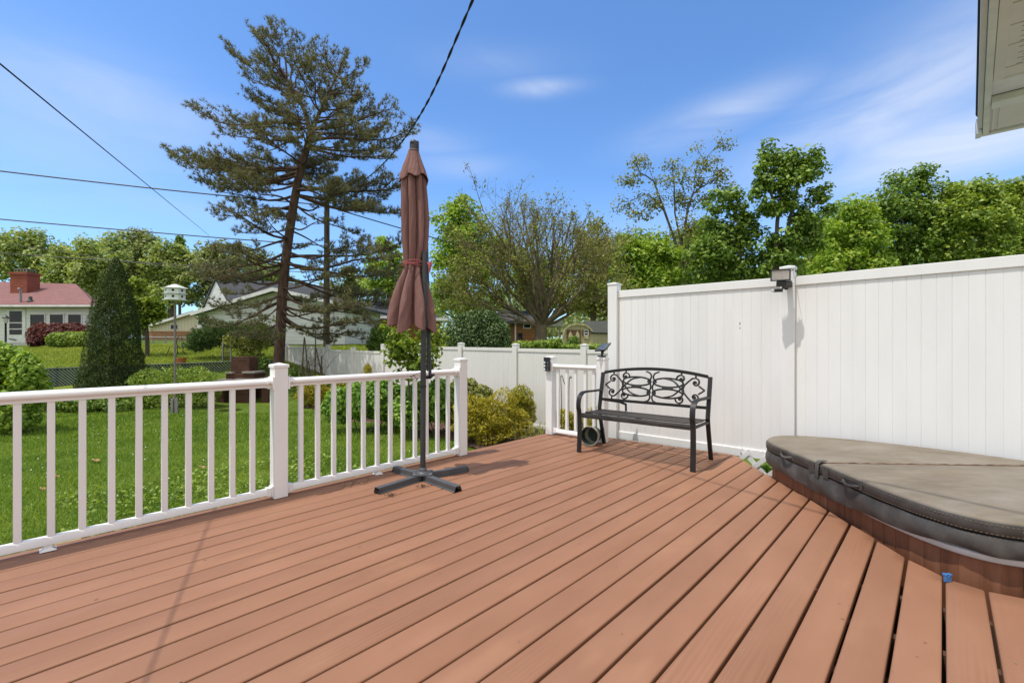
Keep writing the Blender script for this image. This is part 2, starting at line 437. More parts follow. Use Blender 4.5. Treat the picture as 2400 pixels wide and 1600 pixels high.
M = dict(
    deck=deck_mat(), ground=ground_mat(), skirt=skirt_mat(),
    vinyl=vinyl_mat('white_vinyl'), rail=vinyl_mat('white_rail_vinyl', (0.84, 0.82, 0.81)),
    vinyl_old=vinyl_mat('weathered_white_vinyl', (0.76, 0.745, 0.70)),
    joist=pmat('dark_joist_wood', (0.09, 0.05, 0.03), rough=0.9),
    black=pmat('black_powder_coat', (0.010, 0.0095, 0.009), (0.006, 0.006, 0.006), 8, 0.5, 0.0, 0.15, 120),
    bench_seat=pmat('faded_black_seat_paint', (0.040, 0.033, 0.028), (0.014, 0.013, 0.012), 7, 0.5, 0.0, 0.15, 120, stretch=(1, 5, 5)),
    grey_metal=pmat('charcoal_painted_steel', (0.048, 0.050, 0.054), (0.034, 0.036, 0.038), 6, 0.5, 0.2, 0.2, 150),
    base_metal=pmat('blue_grey_painted_steel', (0.095, 0.10, 0.108), (0.07, 0.074, 0.08), 6, 0.5, 0.2, 0.2, 150),
    cloth=cloth_mat(), strap=pmat('faded_red_cord', (0.42, 0.10, 0.11), (0.30, 0.07, 0.08), 30, 0.8),
    cover_top=cover_mat('faded_brown_spa_vinyl', True), cover_side=cover_mat('dark_grey_spa_vinyl', False),
    black_plastic=pmat('black_plastic', (0.015, 0.015, 0.016), (0.01, 0.01, 0.011), 9, 0.45),
    led=pmat('frosted_led_lens', (0.66, 0.60, 0.52), (0.44, 0.40, 0.35), 90, 0.35),
    solar=pmat('dark_solar_cells', (0.10, 0.12, 0.15), (0.05, 0.06, 0.08), 20, 0.2),
    pale_plastic=pmat('pale_plastic', (0.62, 0.62, 0.62), rough=0.4),
    pot_out=pmat('pale_stone_planter', (0.40, 0.38, 0.32), (0.26, 0.25, 0.20), 18, 0.75, 0, 0.4, 60),
    pot_in=pmat('dark_green_planter_lining', (0.018, 0.04, 0.025), (0.008, 0.018, 0.012), 6, 0.6),
    blue=pmat('blue_plastic', (0.05, 0.20, 0.48), (0.04, 0.14, 0.34), 20, 0.4),
    twig=pmat('dry_twig', (0.30, 0.19, 0.12), (0.14, 0.08, 0.05), 20, 0.9),
    stitch=pmat('tan_stitching', (0.22, 0.17, 0.11), rough=0.8),
    white_print=pmat('white_print', (0.75, 0.75, 0.75), rough=0.6),
    soffit=pmat('taupe_white_soffit', (0.76, 0.71, 0.70), (0.70, 0.66, 0.65), 3, 0.55),
    fascia=pmat('grey_white_fascia', (0.80, 0.79, 0.80), (0.70, 0.69, 0.70), 5, 0.5),
    roof_edge=pmat('dark_shingle_edge', (0.05, 0.05, 0.055), rough=0.9),
    bark=pmat('pine_bark', (0.135, 0.078, 0.052), (0.05, 0.030, 0.022), 9, 0.95, 0, 0.9, 28, stretch=(1, 1, 0.35)),
    bark_grey=pmat('grey_bark', (0.13, 0.105, 0.08), (0.055, 0.045, 0.035), 5, 0.95, 0, 0.7, 30, stretch=(1, 1, 0.4)),
    twig_olive=pmat('olive_twigs', (0.17, 0.135, 0.085), (0.10, 0.075, 0.05), 4, 0.9),
    pole=pmat('old_pole_wood', (0.115, 0.085, 0.062), (0.06, 0.045, 0.035), 6, 0.95, stretch=(4, 4, 0.3)),
    cable=pmat('black_cable', (0.012, 0.012, 0.013), rough=0.6),
    cable_grey=pmat('grey_cable', (0.06, 0.06, 0.065), rough=0.6),
    galv=pmat('galvanised_steel', (0.32, 0.32, 0.32), (0.22, 0.22, 0.22), 10, 0.5, 0.4),
    pole_brown=pmat('weathered_birdhouse_pole', (0.22, 0.19, 0.16), (0.16, 0.14, 0.12), 10, 0.7),
    bird_white=pmat('pale_green_white_paint', (0.70, 0.74, 0.68), (0.60, 0.64, 0.58), 5, 0.5),
    hole=pmat('dark_hole', (0.01, 0.01, 0.01), rough=0.9),
    slat=pmat('dark_green_plastic_slat', (0.014, 0.040, 0.034), (0.010, 0.027, 0.024), 5, 0.5),
    brick=brick_mat('old_red_brick', (0.115, 0.052, 0.034), (0.07, 0.034, 0.024), (0.10, 0.078, 0.058), 6.0),
    brick_red=brick_mat('red_brick', (0.33, 0.095, 0.06), (0.24, 0.07, 0.045), (0.22, 0.13, 0.10), 5.5),
    brick_tan=brick_mat('tan_orange_brick', (0.44, 0.22, 0.12), (0.34, 0.16, 0.09), (0.36, 0.26, 0.19), 4.5),
    brick_brown=brick_mat('brown_orange_brick', (0.36, 0.17, 0.07), (0.28, 0.125, 0.05), (0.24, 0.15, 0.09), 4.5),
    white_siding=siding_mat('white_lap_siding', (0.80, 0.80, 0.80), 0.2),
    white_siding_wide=siding_mat('wide_white_lap_siding', (0.78, 0.79, 0.81), 0.26),
    cream=siding_mat('cream_vertical_siding', (0.70, 0.63, 0.47), 0.3, True),
    tan=siding_mat('tan_shed_siding', (0.60, 0.52, 0.34), 0.25, True),
    trim=pmat('white_trim_paint', (0.78, 0.78, 0.78), rough=0.5),
    roof_red=roof_mat('mauve_red_shingles', (0.29, 0.145, 0.135), (0.235, 0.12, 0.112)),
    roof_grey=roof_mat('dark_grey_shingles', (0.085, 0.09, 0.10), (0.065, 0.07, 0.08)),
    roof_moss=roof_mat('dark_green_grey_shingles', (0.10, 0.105, 0.085), (0.07, 0.075, 0.065)),
    glass=pmat('dark_window_glass', (0.02, 0.022, 0.023), (0.008, 0.009, 0.010), 0.8, 0.08, spec=0.3),
    door_brown=pmat('brown_stained_doors', (0.16, 0.085, 0.05), (0.11, 0.06, 0.035), 6, 0.7),
    concrete=pmat('grey_concrete', (0.34, 0.33, 0.30), (0.25, 0.24, 0.22), 4, 0.9, 0, 0.3, 30),
    stone=pmat('grey_flagstone', (0.26, 0.24, 0.21), (0.16, 0.15, 0.13), 6, 0.9),
    terracotta=pmat('terracotta_pot', (0.52, 0.19, 0.06), (0.42, 0.15, 0.05), 6, 0.7),
    rust=pmat('rusty_iron', (0.10, 0.065, 0.045), (0.06, 0.04, 0.03), 20, 0.8, 0.3),
    mulch=pmat('brown_mulch', (0.17, 0.095, 0.06), (0.055, 0.032, 0.022), 14, 1.0, 0, 1.0, 40),
    chip=pmat('mulch_chips', (0.20, 0.11, 0.07), (0.09, 0.05, 0.035), 10, 0.95, island=0.5),
    dead=pmat('dry_leaf', (0.42, 0.27, 0.12), (0.30, 0.17, 0.08), 20, 0.8),
    # foliage
    pine=leafmat('pine_needles', (0.075, 0.078, 0.036), (0.185, 0.182, 0.090), (0.32, 0.30, 0.17), 0.22, 0.6, 0.9),
    arbor=leafmat('dark_arborvitae', (0.019, 0.042, 0.010), (0.053, 0.087, 0.018), (0.110, 0.148, 0.033), 0.18, 0.6, 1.5),
    leaf_bright=leafmat('bright_green_leaves', (0.115, 0.229, 0.028), (0.267, 0.422, 0.051), (0.463, 0.550, 0.103), 0.4),
    leaf_mid=leafmat('mid_green_leaves', (0.095, 0.182, 0.028), (0.230, 0.333, 0.051), (0.416, 0.505, 0.099), 0.35),
    leaf_dark=leafmat('deep_green_leaves', (0.062, 0.133, 0.025), (0.160, 0.271, 0.045), (0.335, 0.443, 0.090), 0.3),
    leaf_olive=leafmat('olive_leaves', (0.112, 0.125, 0.031), (0.237, 0.260, 0.059), (0.405, 0.405, 0.103), 0.35),
    leaf_hazy=leafmat('hazy_green_leaves', (0.146, 0.218, 0.074), (0.307, 0.401, 0.118), (0.515, 0.550, 0.209), 0.35, nscale=0.4),  # paler green with distance haze put into the leaf colour
    leaf_hazy_dark=leafmat('hazy_olive_leaves', (0.120, 0.163, 0.064), (0.245, 0.297, 0.103), (0.402, 0.451, 0.173), 0.3, nscale=0.4),  # olive counterpart, haze likewise mixed into the colour
    leaf_lime=leafmat('lime_green_leaves', (0.110, 0.170, 0.018), (0.209, 0.300, 0.032), (0.330, 0.400, 0.060), 0.42),
    gold=leafmat('golden_cypress_leaves', (0.12, 0.125, 0.014), (0.42, 0.36, 0.028), (0.62, 0.54, 0.08), 0.35, nscale=2.2),
    gold_green=leafmat('yellow_green_sprays', (0.10, 0.12, 0.014), (0.31, 0.31, 0.026), (0.55, 0.50, 0.07), 0.35, nscale=2.2),
    hydrangea=leafmat('broad_garden_leaves', (0.071, 0.157, 0.022), (0.182, 0.349, 0.043), (0.388, 0.550, 0.099), 0.3, 0.42, 2.0),
    viburnum=leafmat('grey_green_leaves', (0.025, 0.055, 0.016), (0.080, 0.145, 0.042), (0.220, 0.300, 0.120), 0.25, 0.5, 1.5),
    burgundy=leafmat('burgundy_leaves', (0.060, 0.018, 0.018), (0.143, 0.042, 0.042), (0.270, 0.098, 0.083), 0.3, nscale=1.5),
    hosta=leafmat('variegated_leaves', (0.100, 0.170, 0.030), (0.260, 0.330, 0.070), (0.520, 0.500, 0.180), 0.3, 0.4, 3.0),
    grass=leafmat('grass_blades', (0.062, 0.14, 0.012), (0.155, 0.28, 0.023), (0.34, 0.42, 0.06), 0.32, 0.6, 0.8),
    grass_pale=leafmat('pale_neighbour_grass', (0.150, 0.230, 0.022), (0.270, 0.345, 0.035), (0.480, 0.475, 0.088), 0.3, 0.6, 0.6),  # paler, yellower green than the near lawn
    clover=pmat('white_clover', (0.7, 0.72, 0.62), rough=0.8),
)
# ================================================================== camera, sun, sky
cam = bpy.data.cameras.new('camera'); co = bpy.data.objects.new('camera', cam); COL.objects.link(co)
co.location = (0, 0, CH); co.rotation_euler = (math.radians(90), 0, 0)
cam.lens = 16.0; cam.sensor_width = 36.0; cam.sensor_fit = 'HORIZONTAL'
cam.shift_y = 5.0 / 2400.0; cam.clip_end = 3000; cam.clip_start = 0.05
S.camera = co

EL = math.radians(69.0)
SH = Vector((-0.89, -0.454, 0)).normalized()
SUN = Vector((SH.x * math.cos(EL), SH.y * math.cos(EL), math.sin(EL)))
sl = bpy.data.lights.new('sun', 'SUN'); sl.energy = SUN_E; sl.angle = math.radians(0.53); sl.color = (1.0, 0.945, 0.86)
so = bpy.data.objects.new('sun', sl); COL.objects.link(so)
so.rotation_euler = SUN.to_track_quat('Z', 'Y').to_euler(); so.location = (-10, -5, 30)

w = bpy.data.worlds.new('World'); S.world = w; w.use_nodes = True
nt = w.node_tree; nt.nodes.clear()
wo = nt.nodes.new('ShaderNodeOutputWorld'); bg = nt.nodes.new('ShaderNodeBackground'); L(nt, bg.outputs[0], wo.inputs[0])
sky = N(nt, 'ShaderNodeTexSky', sky_type='NISHITA'); sky.sun_disc = False
sky.sun_elevation = EL; sky.sun_rotation = math.atan2(SUN.x, SUN.y); sky.air_density = 1.0; sky.dust_density = 0.6; sky.ozone_density = 2.5; sky.altitude = 200
bg.inputs['Strength'].default_value = SKY_S
skyc = mixc(nt, 1.0, sky.outputs[0], SKY_TINT, 'MULTIPLY')
# thin wind-drawn cirrus: streaky noise over the dome, gathered into a few soft banks
d = N(nt, 'ShaderNodeTexCoord').outputs['Generated']
sx = N(nt, 'ShaderNodeSeparateXYZ'); L(nt, d, sx.inputs[0])
az = mathn(nt, 'ARCTAN2', sx.outputs['X'], sx.outputs['Y']); el = mathn(nt, 'ARCSINE', sx.outputs['Z'])
cb = N(nt, 'ShaderNodeCombineXYZ'); L(nt, az, cb.inputs[0]); L(nt, el, cb.inputs[1])
st = noise(nt, mapping(nt, cb.outputs[0], (2.0, 6.5, 1), (0, 0, -0.22)), 1.5, 7.0, 0.55, 0.7)
tot = None
def bank(px, py, wa, we, amp, rot=0.0):
    global tot
    v = Vector(((px - CX) / F, 1, -(py - HZ) / F)).normalized()
    m = mapping(nt, cb.outputs[0], (1, 1, 1), (0, 0, 0), (-math.atan2(v.x, v.y), -math.asin(v.z), 0))
    m = mapping(nt, m, (1, 1, 1), (0, 0, rot)); m = mapping(nt, m, (1 / wa, 1 / we, 0))
    ln = N(nt, 'ShaderNodeVectorMath', operation='LENGTH'); L(nt, m, ln.inputs[0])
    g = mathn(nt, 'MULTIPLY', mathn(nt, 'POWER', 2.718, mathn(nt, 'MULTIPLY', mathn(nt, 'MULTIPLY', ln.outputs['Value'], ln.outputs['Value']), -1.0)), amp)
    tot = g if tot is None else mathn(nt, 'MAXIMUM', tot, g)
bank(230, 235, 0.15, 0.06, 0.50); bank(150, 330, 0.26, 0.08, 0.20); bank(1265, 206, 0.075, 0.015, 0.55)
bank(1700, 268, 0.14, 0.032, 0.62, -0.15); bank(2150, 215, 0.24, 0.08, 0.68, -0.35); bank(2260, 340, 0.22, 0.07, 0.68)
bank(1010, 335, 0.09, 0.025, 0.28); bank(1080, 390, 0.10, 0.025, 0.30); bank(1950, 370, 0.16, 0.03, 0.35); bank(1160, 150, 0.14, 0.03, 0.14)
bank(300, 480, 0.35, 0.07, 0.16); bank(1500, 560, 0.8, 0.07, 0.14)
cl = mathn(nt, 'MULTIPLY', tot, ramp(nt, st, [(0.22, (0.15, 0.15, 0.15)), (0.62, (1, 1, 1))]))
fin = mixc(nt, cl, skyc, CLOUD)
# unseen bright cloud sheet added over and behind the viewer for neutral fill light
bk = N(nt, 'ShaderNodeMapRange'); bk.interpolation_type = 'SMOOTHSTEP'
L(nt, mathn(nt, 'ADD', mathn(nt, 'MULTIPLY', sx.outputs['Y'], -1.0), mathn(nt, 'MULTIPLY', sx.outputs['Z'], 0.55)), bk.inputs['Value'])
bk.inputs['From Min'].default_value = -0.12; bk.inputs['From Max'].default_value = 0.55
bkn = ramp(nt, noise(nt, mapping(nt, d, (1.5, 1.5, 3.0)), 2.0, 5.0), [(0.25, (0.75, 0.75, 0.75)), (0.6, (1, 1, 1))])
fin = mixc(nt, mathn(nt, 'MULTIPLY', mathn(nt, 'MULTIPLY', bk.outputs[0], bkn), 0.95), fin, FILL_CLOUD)
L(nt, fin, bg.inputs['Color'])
S.view_settings.view_transform = 'Standard'; S.view_settings.look = 'None'; S.view_settings.exposure = EXPO; S.view_settings.gamma = 1
S.cycles.max_bounces = 8; S.cycles.transparent_max_bounces = 8

# ================================================================== ground
_hy = [-50, 9.5, 12.5, 14.2, 16.0, 18.0, 22.0, 27.0, 40.0, 60.0, 90.0, 4000.0]
_hz = [-0.7, -0.7, -0.66, -0.55, 0.05, 0.45, 0.86, 1.10, 1.45, 1.9, 2.6, 2.6]
def zg(x, y):
    h = np.interp(y, _hy, _hz)
    return h
def pt(px, Y, dz=0.0):
    """point standing on the ground at photo column px and distance Y"""
    x = (px - CX) * Y / F
    return Vector((x, Y, float(zg(x, Y)) + dz))

xs = np.unique(np.concatenate([np.arange(-40, 40.1, 0.5), np.linspace(-900, -40, 16), np.linspace(40, 900, 16)]))
ys = np.unique(np.concatenate([np.arange(-12, 60.1, 0.5), np.linspace(-500, -12, 8), np.linspace(60, 1500, 20)]))
GX, GY = np.meshgrid(xs, ys)
GZ = np.interp(GY, _hy, _hz)
near = (np.abs(GX) < 39) & (GY < 58) & (GY > -11)
GZ = GZ + np.where(near, 0.018 * np.sin(GX * 1.7 + 1.3 * np.sin(GY * 0.9)) + 0.014 * np.sin(GY * 2.3 + GX), 0)
nx, ny = len(xs), len(ys)
I = np.arange(nx * ny).reshape(ny, nx)
Q = np.stack([I[:-1, :-1], I[:-1, 1:], I[1:, 1:], I[1:, :-1]], -1).reshape(-1, 4)
tag(np_mesh('ground', np.stack([GX, GY, GZ], -1).reshape(-1, 3), Q, M['ground'], smooth=True), kind='structure')

# ================================================================== deck
PITCH = 0.1505; N0 = -3.87
edge = [gp(1282.6, 1013.4), gp(1445, 1027), gp(1699, 1062), gp(1724, 1066), gp(1756, 1085), gp(1783, 1105), gp(1815, 1119), gp(1894, 1166), gp(1994, 1228.8), gp(2129, 1308), gp(2225.5, 1355.5), gp(2328.6, 1386), gp(2400, 1399.5)]
en = [to_nw(p) for p in edge]
en[0] = (N0 - 0.1, en[0][1]); en += [(1.1, 3.50), (1.9, 3.62), (3.0, 3.7)]
EN = np.array([e[0] for e in en]); EW = np.array([e[1] for e in en])
def wend(n): return float(np.interp(n, EN, EW))
mb = MB()
nb = int((3.0 - N0) / PITCH)
for i in range(nb):
    n0 = -3.906 + i * PITCH; wid = PITCH
    if i == 0: n0 = N0; wid = PITCH - 0.036
    gap = 0.0105 if n0 < -1.2 else (0.0125 if n0 < -0.5 else 0.0135)
    gap += random.uniform(-0.0015, 0.002)
    b = wid - gap
    zo = random.uniform(-0.002, 0.0015); ej = random.uniform(-0.012, 0.010)
    r = 0.009
    prof = [(0, -0.038), (0, -r), (0.0008, -0.0052), (0.003, -0.0022), (r, 0), (b * 0.5, 0.0008), (b - r, 0), (b - 0.003, -0.0022), (b - 0.0008, -0.0052), (b, -r), (b, -0.038)]
    w0 = -2.6
    ts = list(np.linspace(0, 1, 42)); ph = random.uniform(0, 6); am = random.uniform(0.0004, 0.0016)
    base = len(mb.v); k = len(prof)
    rows = [(t, 0.0, 0.0) for t in ts[:-1]] + [(1.0, -0.006, 0.0), (1.0, 0.0, -0.006)]
    for (t, dw, dz) in rows:
        for (pn, pz) in prof:
            nn = n0 + pn
            we = wend(nn) + ej
            ww = w0 + t * (we - w0) + dw
            wob = am * math.sin(ww * 2.1 + ph) + 0.4 * am * math.sin(ww * 6.7 + 2 * ph)
            p = nw(nn + wob, ww, pz + zo + (dz if pz > -0.02 else 0))
            mb.v.append(tuple(p))
    m_ = len(rows)
    for a in range(m_ - 1):
        for j in range(k):
            mb.f.append((base + a * k + j, base + a * k + (j + 1) % k, base + (a + 1) * k + (j + 1) % k, base + (a + 1) * k + j))
    mb.f.append(tuple(base + j for j in range(k))[::-1]); mb.f.append(tuple(base + (m_ - 1) * k + j for j in range(k)))
deck = tag(mb.build('deck', M['deck'], smooth=True), kind='structure')
jb = MB()
for wv in np.arange(-2.4, 5.0, 0.41):
    # a joist runs across the boards as far as the deck reaches at that row
    ok = [n for n in np.arange(N0 + 0.03, 2.4, 0.03) if wend(n) > wv + 0.06]
    if not ok: continue
    runs = []; s0 = ok[0]; pr = ok[0]
    for n in ok[1:]:
        if n - pr > 0.05: runs.append((s0, pr)); s0 = n
        pr = n
    runs.append((s0, pr))
    for a, b in runs:
        if b - a > 0.15: jb.bar(nw(a, wv, -0.13), nw(b, wv, -0.13), 0.04, 0.178)
jb.bar(nw(N0 + 0.012, -2.6, -0.13), nw(N0 + 0.012, 4.7, -0.13), 0.024, 0.18)
o = jb.build('joist_frame', M['joist'], deck, kind='structure')
tag(MB().box(nw(-0.8, 1.0, -0.66), (0.1, 0.1, 0.02)).add([nw(N0 + 0.1, -2.6, -0.672), nw(2.9, -2.6, -0.672), nw(2.9, 4.4, -0.672), nw(N0 + 0.1, 4.5, -0.672)], [(0, 1, 2, 3)]).build('soil_under_deck', M['mulch']), kind='structure')

# ================================================================== deck railing
def post_shape(parent, c, half, ztop, zbot, ang, mat, name='post'):
    p = MB().box((c.x, c.y, (ztop + zbot) / 2), (half * 2, half * 2, ztop - zbot), rz=ang).build(name, mat, parent, bevel=0.004)
    R = Matrix.Rotation(ang, 3, 'Z'); h = half + 0.007
    cap = MB()
    lo = [Vector((c.x, c.y, ztop - 0.018)) + R @ Vector((x * h, y * h, 0)) for x, y in ((-1, -1), (1, -1), (1, 1), (-1, 1))]
    hi = [q + Vector((0, 0, 0.024)) for q in lo]
    ap = Vector((c.x, c.y, ztop + 0.006 + half * 0.30))
    cap.add(lo + hi + [ap], [(3, 2, 1, 0), (0, 1, 5, 4), (1, 2, 6, 5), (2, 3, 7, 6), (3, 0, 4, 7), (4, 5, 8), (5, 6, 8), (6, 7, 8), (7, 4, 8)])
    cap.build('post_cap', mat, p, bevel=0.003)
    return p

def rail_section(parent, a, b, balus, mat, half=0.051, feet=()):
    """a, b: post centres; balus: distances from a of each baluster"""
    d = (b - a); Ln = d.length; d.normalize(); s = Vector((d.y, -d.x, 0)); ang = math.atan2(d.y, d.x)
    P = lambda t, z, off=0.0: a + d * t + s * off + Vector((0, 0, z))
    loaf = [(-0.021, 0.862), (0.021, 0.862), (0.021, 0.880), (0.034, 0.884), (0.043, 0.890), (0.0445, 0.900), (0.042, 0.913), (0.033, 0.923), (0.018, 0.928), (0, 0.9295)]
    loaf = loaf + [(-x, z) for x, z in loaf[::-1][1:-2]] + [(-0.021, 0.880)]
    mb = MB().prism([P(half + 0.012, z, x) for x, z in loaf], d * (Ln - 2 * half - 0.024))
    mb.build('top_rail', mat, parent, smooth=True)
    lowp = [(-0.024, 0.032), (0.024, 0.032), (0.024, 0.072), (0.017, 0.081), (-0.017, 0.081), (-0.024, 0.072)]
    MB().prism([P(half + 0.012, z, x) for x, z in lowp], d * (Ln - 2 * half - 0.024)).build('bottom_rail', mat, parent, bevel=0.003)
    for t in balus:
        MB().box(P(t, 0.4715), (0.034, 0.034, 0.781), rz=ang).build('baluster', mat, parent, bevel=0.003)
    for t, sg in ((half, 1), (Ln - half, -1)):
        m = MB().box(P(t + sg * 0.006, 0.893), (0.012, 0.112, 0.098), rz=ang)
        loaf2 = [(x * 1.12, 0.895 + (z - 0.895) * 1.14) for x, z in loaf]
        m.prism([P(t + sg * 0.012, z, x) for x, z in loaf2], d * (sg * 0.036))
        br = m.build('rail_bracket', mat, parent, smooth=True)
        for off in (0.055, -0.055):
            sc = MB().lathe([(0.0, 0.003), (0.005, 0.002), (0.005, 0)], P(t + sg * 0.030, 0.893, off * 0.93), 8, Matrix.Rotation(ang, 3, 'Z') @ Matrix.Rotation(math.radians(-90 if off < 0 else 90), 3, 'X'))
            sc.build('screw', M['galv'], br, smooth=True)
        MB().box(P(t + sg * 0.006, 0.058), (0.012, 0.066, 0.076), rz=ang).box(P(t + sg * 0.028, 0.058), (0.032, 0.058, 0.060), rz=ang).build('rail_bracket', mat, parent, bevel=0.003)
    for t in feet:
        q0 = [P(t - 0.018, 0.032, -0.018), P(t + 0.018, 0.032, -0.018), P(t + 0.018, 0.032, 0.018), P(t - 0.018, 0.032, 0.018)]
        q1 = [P(t - 0.018, 0.014, -0.018), P(t + 0.018, 0.014, -0.018), P(t + 0.018, 0.014, 0.018), P(t - 0.018, 0.014, 0.018)]
        q2 = [P(t - 0.036, 0.001, -0.036), P(t + 0.036, 0.001, -0.036), P(t + 0.036, 0.001, 0.036), P(t - 0.036, 0.001, 0.036)]
        fs = [(0, 1, 2, 3), (11, 10, 9, 8)]
        for lv in (0, 4):
            fs += [(lv + i, lv + 4 + i, lv + 4 + (i + 1) % 4, lv + (i + 1) % 4) for i in range(4)]
        MB().add(q0 + q1 + q2, fs).build('support_foot', mat, parent)

NR = -3.787
P1 = nw(NR, 1.335); P2 = nw(NR, 3.19); P0 = nw(NR, 1.335 - 2.42)
rl = empty('deck_railing', P1, 'white vinyl deck railing with square balusters and three posts beside the lawn', 'railing')
angW = math.atan2(WD.y, WD.x)
for p in (P0, P1, P2): post_shape(rl, p, 0.051, 1.03, 0.001, angW, M['rail'])
d1 = [P1_ for P1_ in [(2.42 - 0.19 - 0.1335 * k) for k in range(16)] if P1_ > 0.12]
rail_section(rl, P0, P1, d1, M['rail'], feet=(1.15,))
rail_section(rl, P1, P2, [0.166 + 0.1375 * k for k in range(12)], M['rail'], feet=(0.86,))
G1 = nw(NR, 4.745); G2 = G1 + UD * 0.775
gr = empty('gate_railing', G1, 'short white railing section with five balusters between two posts behind the bench', 'railing')
for p in (G1, G2): post_shape(gr, p, 0.051, 1.02, 0.001, math.atan2(UD.y, UD.x), M['rail'])
rail_section(gr, G1, G2, [0.12, 0.256, 0.388, 0.530, 0.655], M['rail'])

# ================================================================== tall fence
VF = 5.45
def onfence(px):
    a = (px - CX) / F; Y = VF / (VD.x * a + VD.y); return Vector((a * Y, Y, 0))
T1 = onfence(1440); T2 = onfence(1848)
U2 = Vector((0.667, -0.745, 0)).normalized()
T3 = T2 + U2 * 2.45
tf = empty('privacy_fence', T2, 'tall white vinyl privacy fence with vertical boards behind bench and hot tub', 'fence')
for p, a in ((T1, UD), (T2, UD), (T3, U2)):
    post_shape(tf, p, 0.0635, 1.985, -0.72, math.atan2(a.y, a.x), M['vinyl'])
def fence_panel(parent, a, b, z0, z1, mat, board=0.186, grooved=True, half=0.0635, rail_h=0.092, rail_d=0.052, lowrail=True, zt1=None, zb1=None):
    d = b - a; Ln = d.length; d.normalize(); s = Vector((d.y, -d.x, 0))
    zt1 = z1 if zt1 is None else zt1; zb1 = z0 if zb1 is None else zb1
    k = max(1, round((Ln - 2 * half) / board)); bw = (Ln - 2 * half) / k
    mb = MB()
    ex = lambda t: (z0 + (zb1 - z0) * t / Ln, z1 + (zt1 - z1) * t / Ln)
    for i in range(k):
        t0 = half + i * bw; c = bw / 2; g = 0.0; q = 0.0035; dp = 0.004; th = 0.011
        if grooved:
            pr = [(g, -th), (bw - g, -th), (bw - g, th - dp), (bw - g - q, th), (c + q * 0.8, th), (c, th - dp * 0.7), (c - q * 0.8, th), (g + q, th), (g, th - dp)]
        else:
            pr = [(g, -th), (bw - g, -th), (bw - g, th - dp), (bw - g - q, th), (g + q, th), (g, th - dp)]
        zb, zt = ex(t0 + c)
        mb.prism([a + d * (t0 + x) + s * y + Vector((0, 0, zb + 0.02)) for x, y in pr], Vector((0, 0, zt - zb - 0.04)))
    pn = mb.build('panel', mat, parent)
    for lo in ((False, True) if lowrail else (False,)):
        za, zb = (z0 + rail_h / 2, zb1 + rail_h / 2) if lo else (z1 - rail_h / 2, zt1 - rail_h / 2)
        MB().bar(a + d * half + Vector((0, 0, za)), a + d * (Ln - half) + Vector((0, 0, zb)), rail_d, rail_h).build('bottom_rail' if lo else 'top_rail', mat, parent, bevel=0.004)
    return pn
fence_panel(tf, T1, T2, -0.035, 1.89, M['vinyl'])
fence_panel(tf, T2, T3, -0.035, 1.885, M['vinyl'])
# screw heads on the rail ends and the two screw holes in the panel
nv = -VD
for t, z in ((0.085, 1.83), (0.085, 1.80), (0.09, 0.03), (0.09, 0.0)):
    MB().lathe([(0, 0.004), (0.006, 0.003), (0.006, 0)], T1 + UD * t + nv * 0.0255 + Vector((0, 0, z)), 8, Vector((0, 0, 1)).rotation_difference(nv).to_matrix()).build('screw', M['galv'], tf)
q = onfence(1735)
for z, h in ((1.42, 0.03), (1.37, 0.016)):
    MB().box(q + nv * 0.0105 + Vector((0, 0, z)), (0.007, 0.003, h), rz=math.atan2(UD.y, UD.x)).build('screw_hole', M['hole'], tf)
# lattice skirt below the panels
def lattice(parent, a, b, z0, z1, mat, pitch=0.150, sw=0.046):
    d = b - a; Ln = d.length; d.normalize(); s = Vector((d.y, -d.x, 0)); H = z1 - z0
    mb = MB()
    for sg, off in ((1, 0.004), (-1, -0.005)):
        t = -H
        while t < Ln:
            x0, x1 = (t, t + H); za, zb = (z0, z1) if sg > 0 else (z1, z0)
            c0, c1 = max(x0, 0.0), min(x1, Ln)
            if c1 - c0 > 0.05:
                f = lambda x: za + (zb - za) * (x - x0) / H
                mb.bar(a + d * c0 + s * off + Vector((0, 0, f(c0))), a + d * c1 + s * off + Vector((0, 0, f(c1))), 0.008, sw)
            t += pitch * 1.35
    return mb.build('lattice', mat, parent)
lattice(tf, onfence(1716) - VD * 0.040, T2 + UD * 0.10 - VD * 0.080, -0.66, 0.050, M['vinyl'])
lattice(tf, T2 + U2 * 0.07, T3 - U2 * 0.07, -0.66, -0.037, M['vinyl'])

# ================================================================== garden fence across the yard
VM = 8.0
def onmid(px):
    a = (px - CX) / F; Y = VM / (VD.x * a + VD.y); return Vector((a * Y, Y, 0))
mf = empty('garden_fence', onmid(1081), 'white vinyl garden fence with capped posts and vertical boards along the shrub bed', 'fence')
mposts = [(673, 1.12), (769, 1.15), (828, 1.06), (899, 1.17), (986, 1.18), (1081, 1.205), (1209, 1.185), (1370, 1.175), (1580, 1.165)]
mrails = [(1.10, 1.08), (0.99, 0.985), (0.975, 0.965), (1.05, 1.06), (1.115, 1.115), (1.11, 1.10), (1.09, 1.08), (1.075, 1.07)]
for px, z in mposts:
    p = onmid(px); post_shape(mf, p, 0.0635, z, float(zg(p.x, p.y)) - 0.05, math.atan2(UD.y, UD.x), M['vinyl_old'])
for (a, b), (za, zb) in zip(zip(mposts[:-1], mposts[1:]), mrails):
    pa, pb = onmid(a[0]), onmid(b[0])
    fence_panel(mf, pa, pb, float(zg(pa.x, pa.y)) + 0.03, za, M['vinyl_old'], board=0.15, zt1=zb, zb1=float(zg(pb.x, pb.y)) + 0.03, rail_h=0.075, lowrail=True)
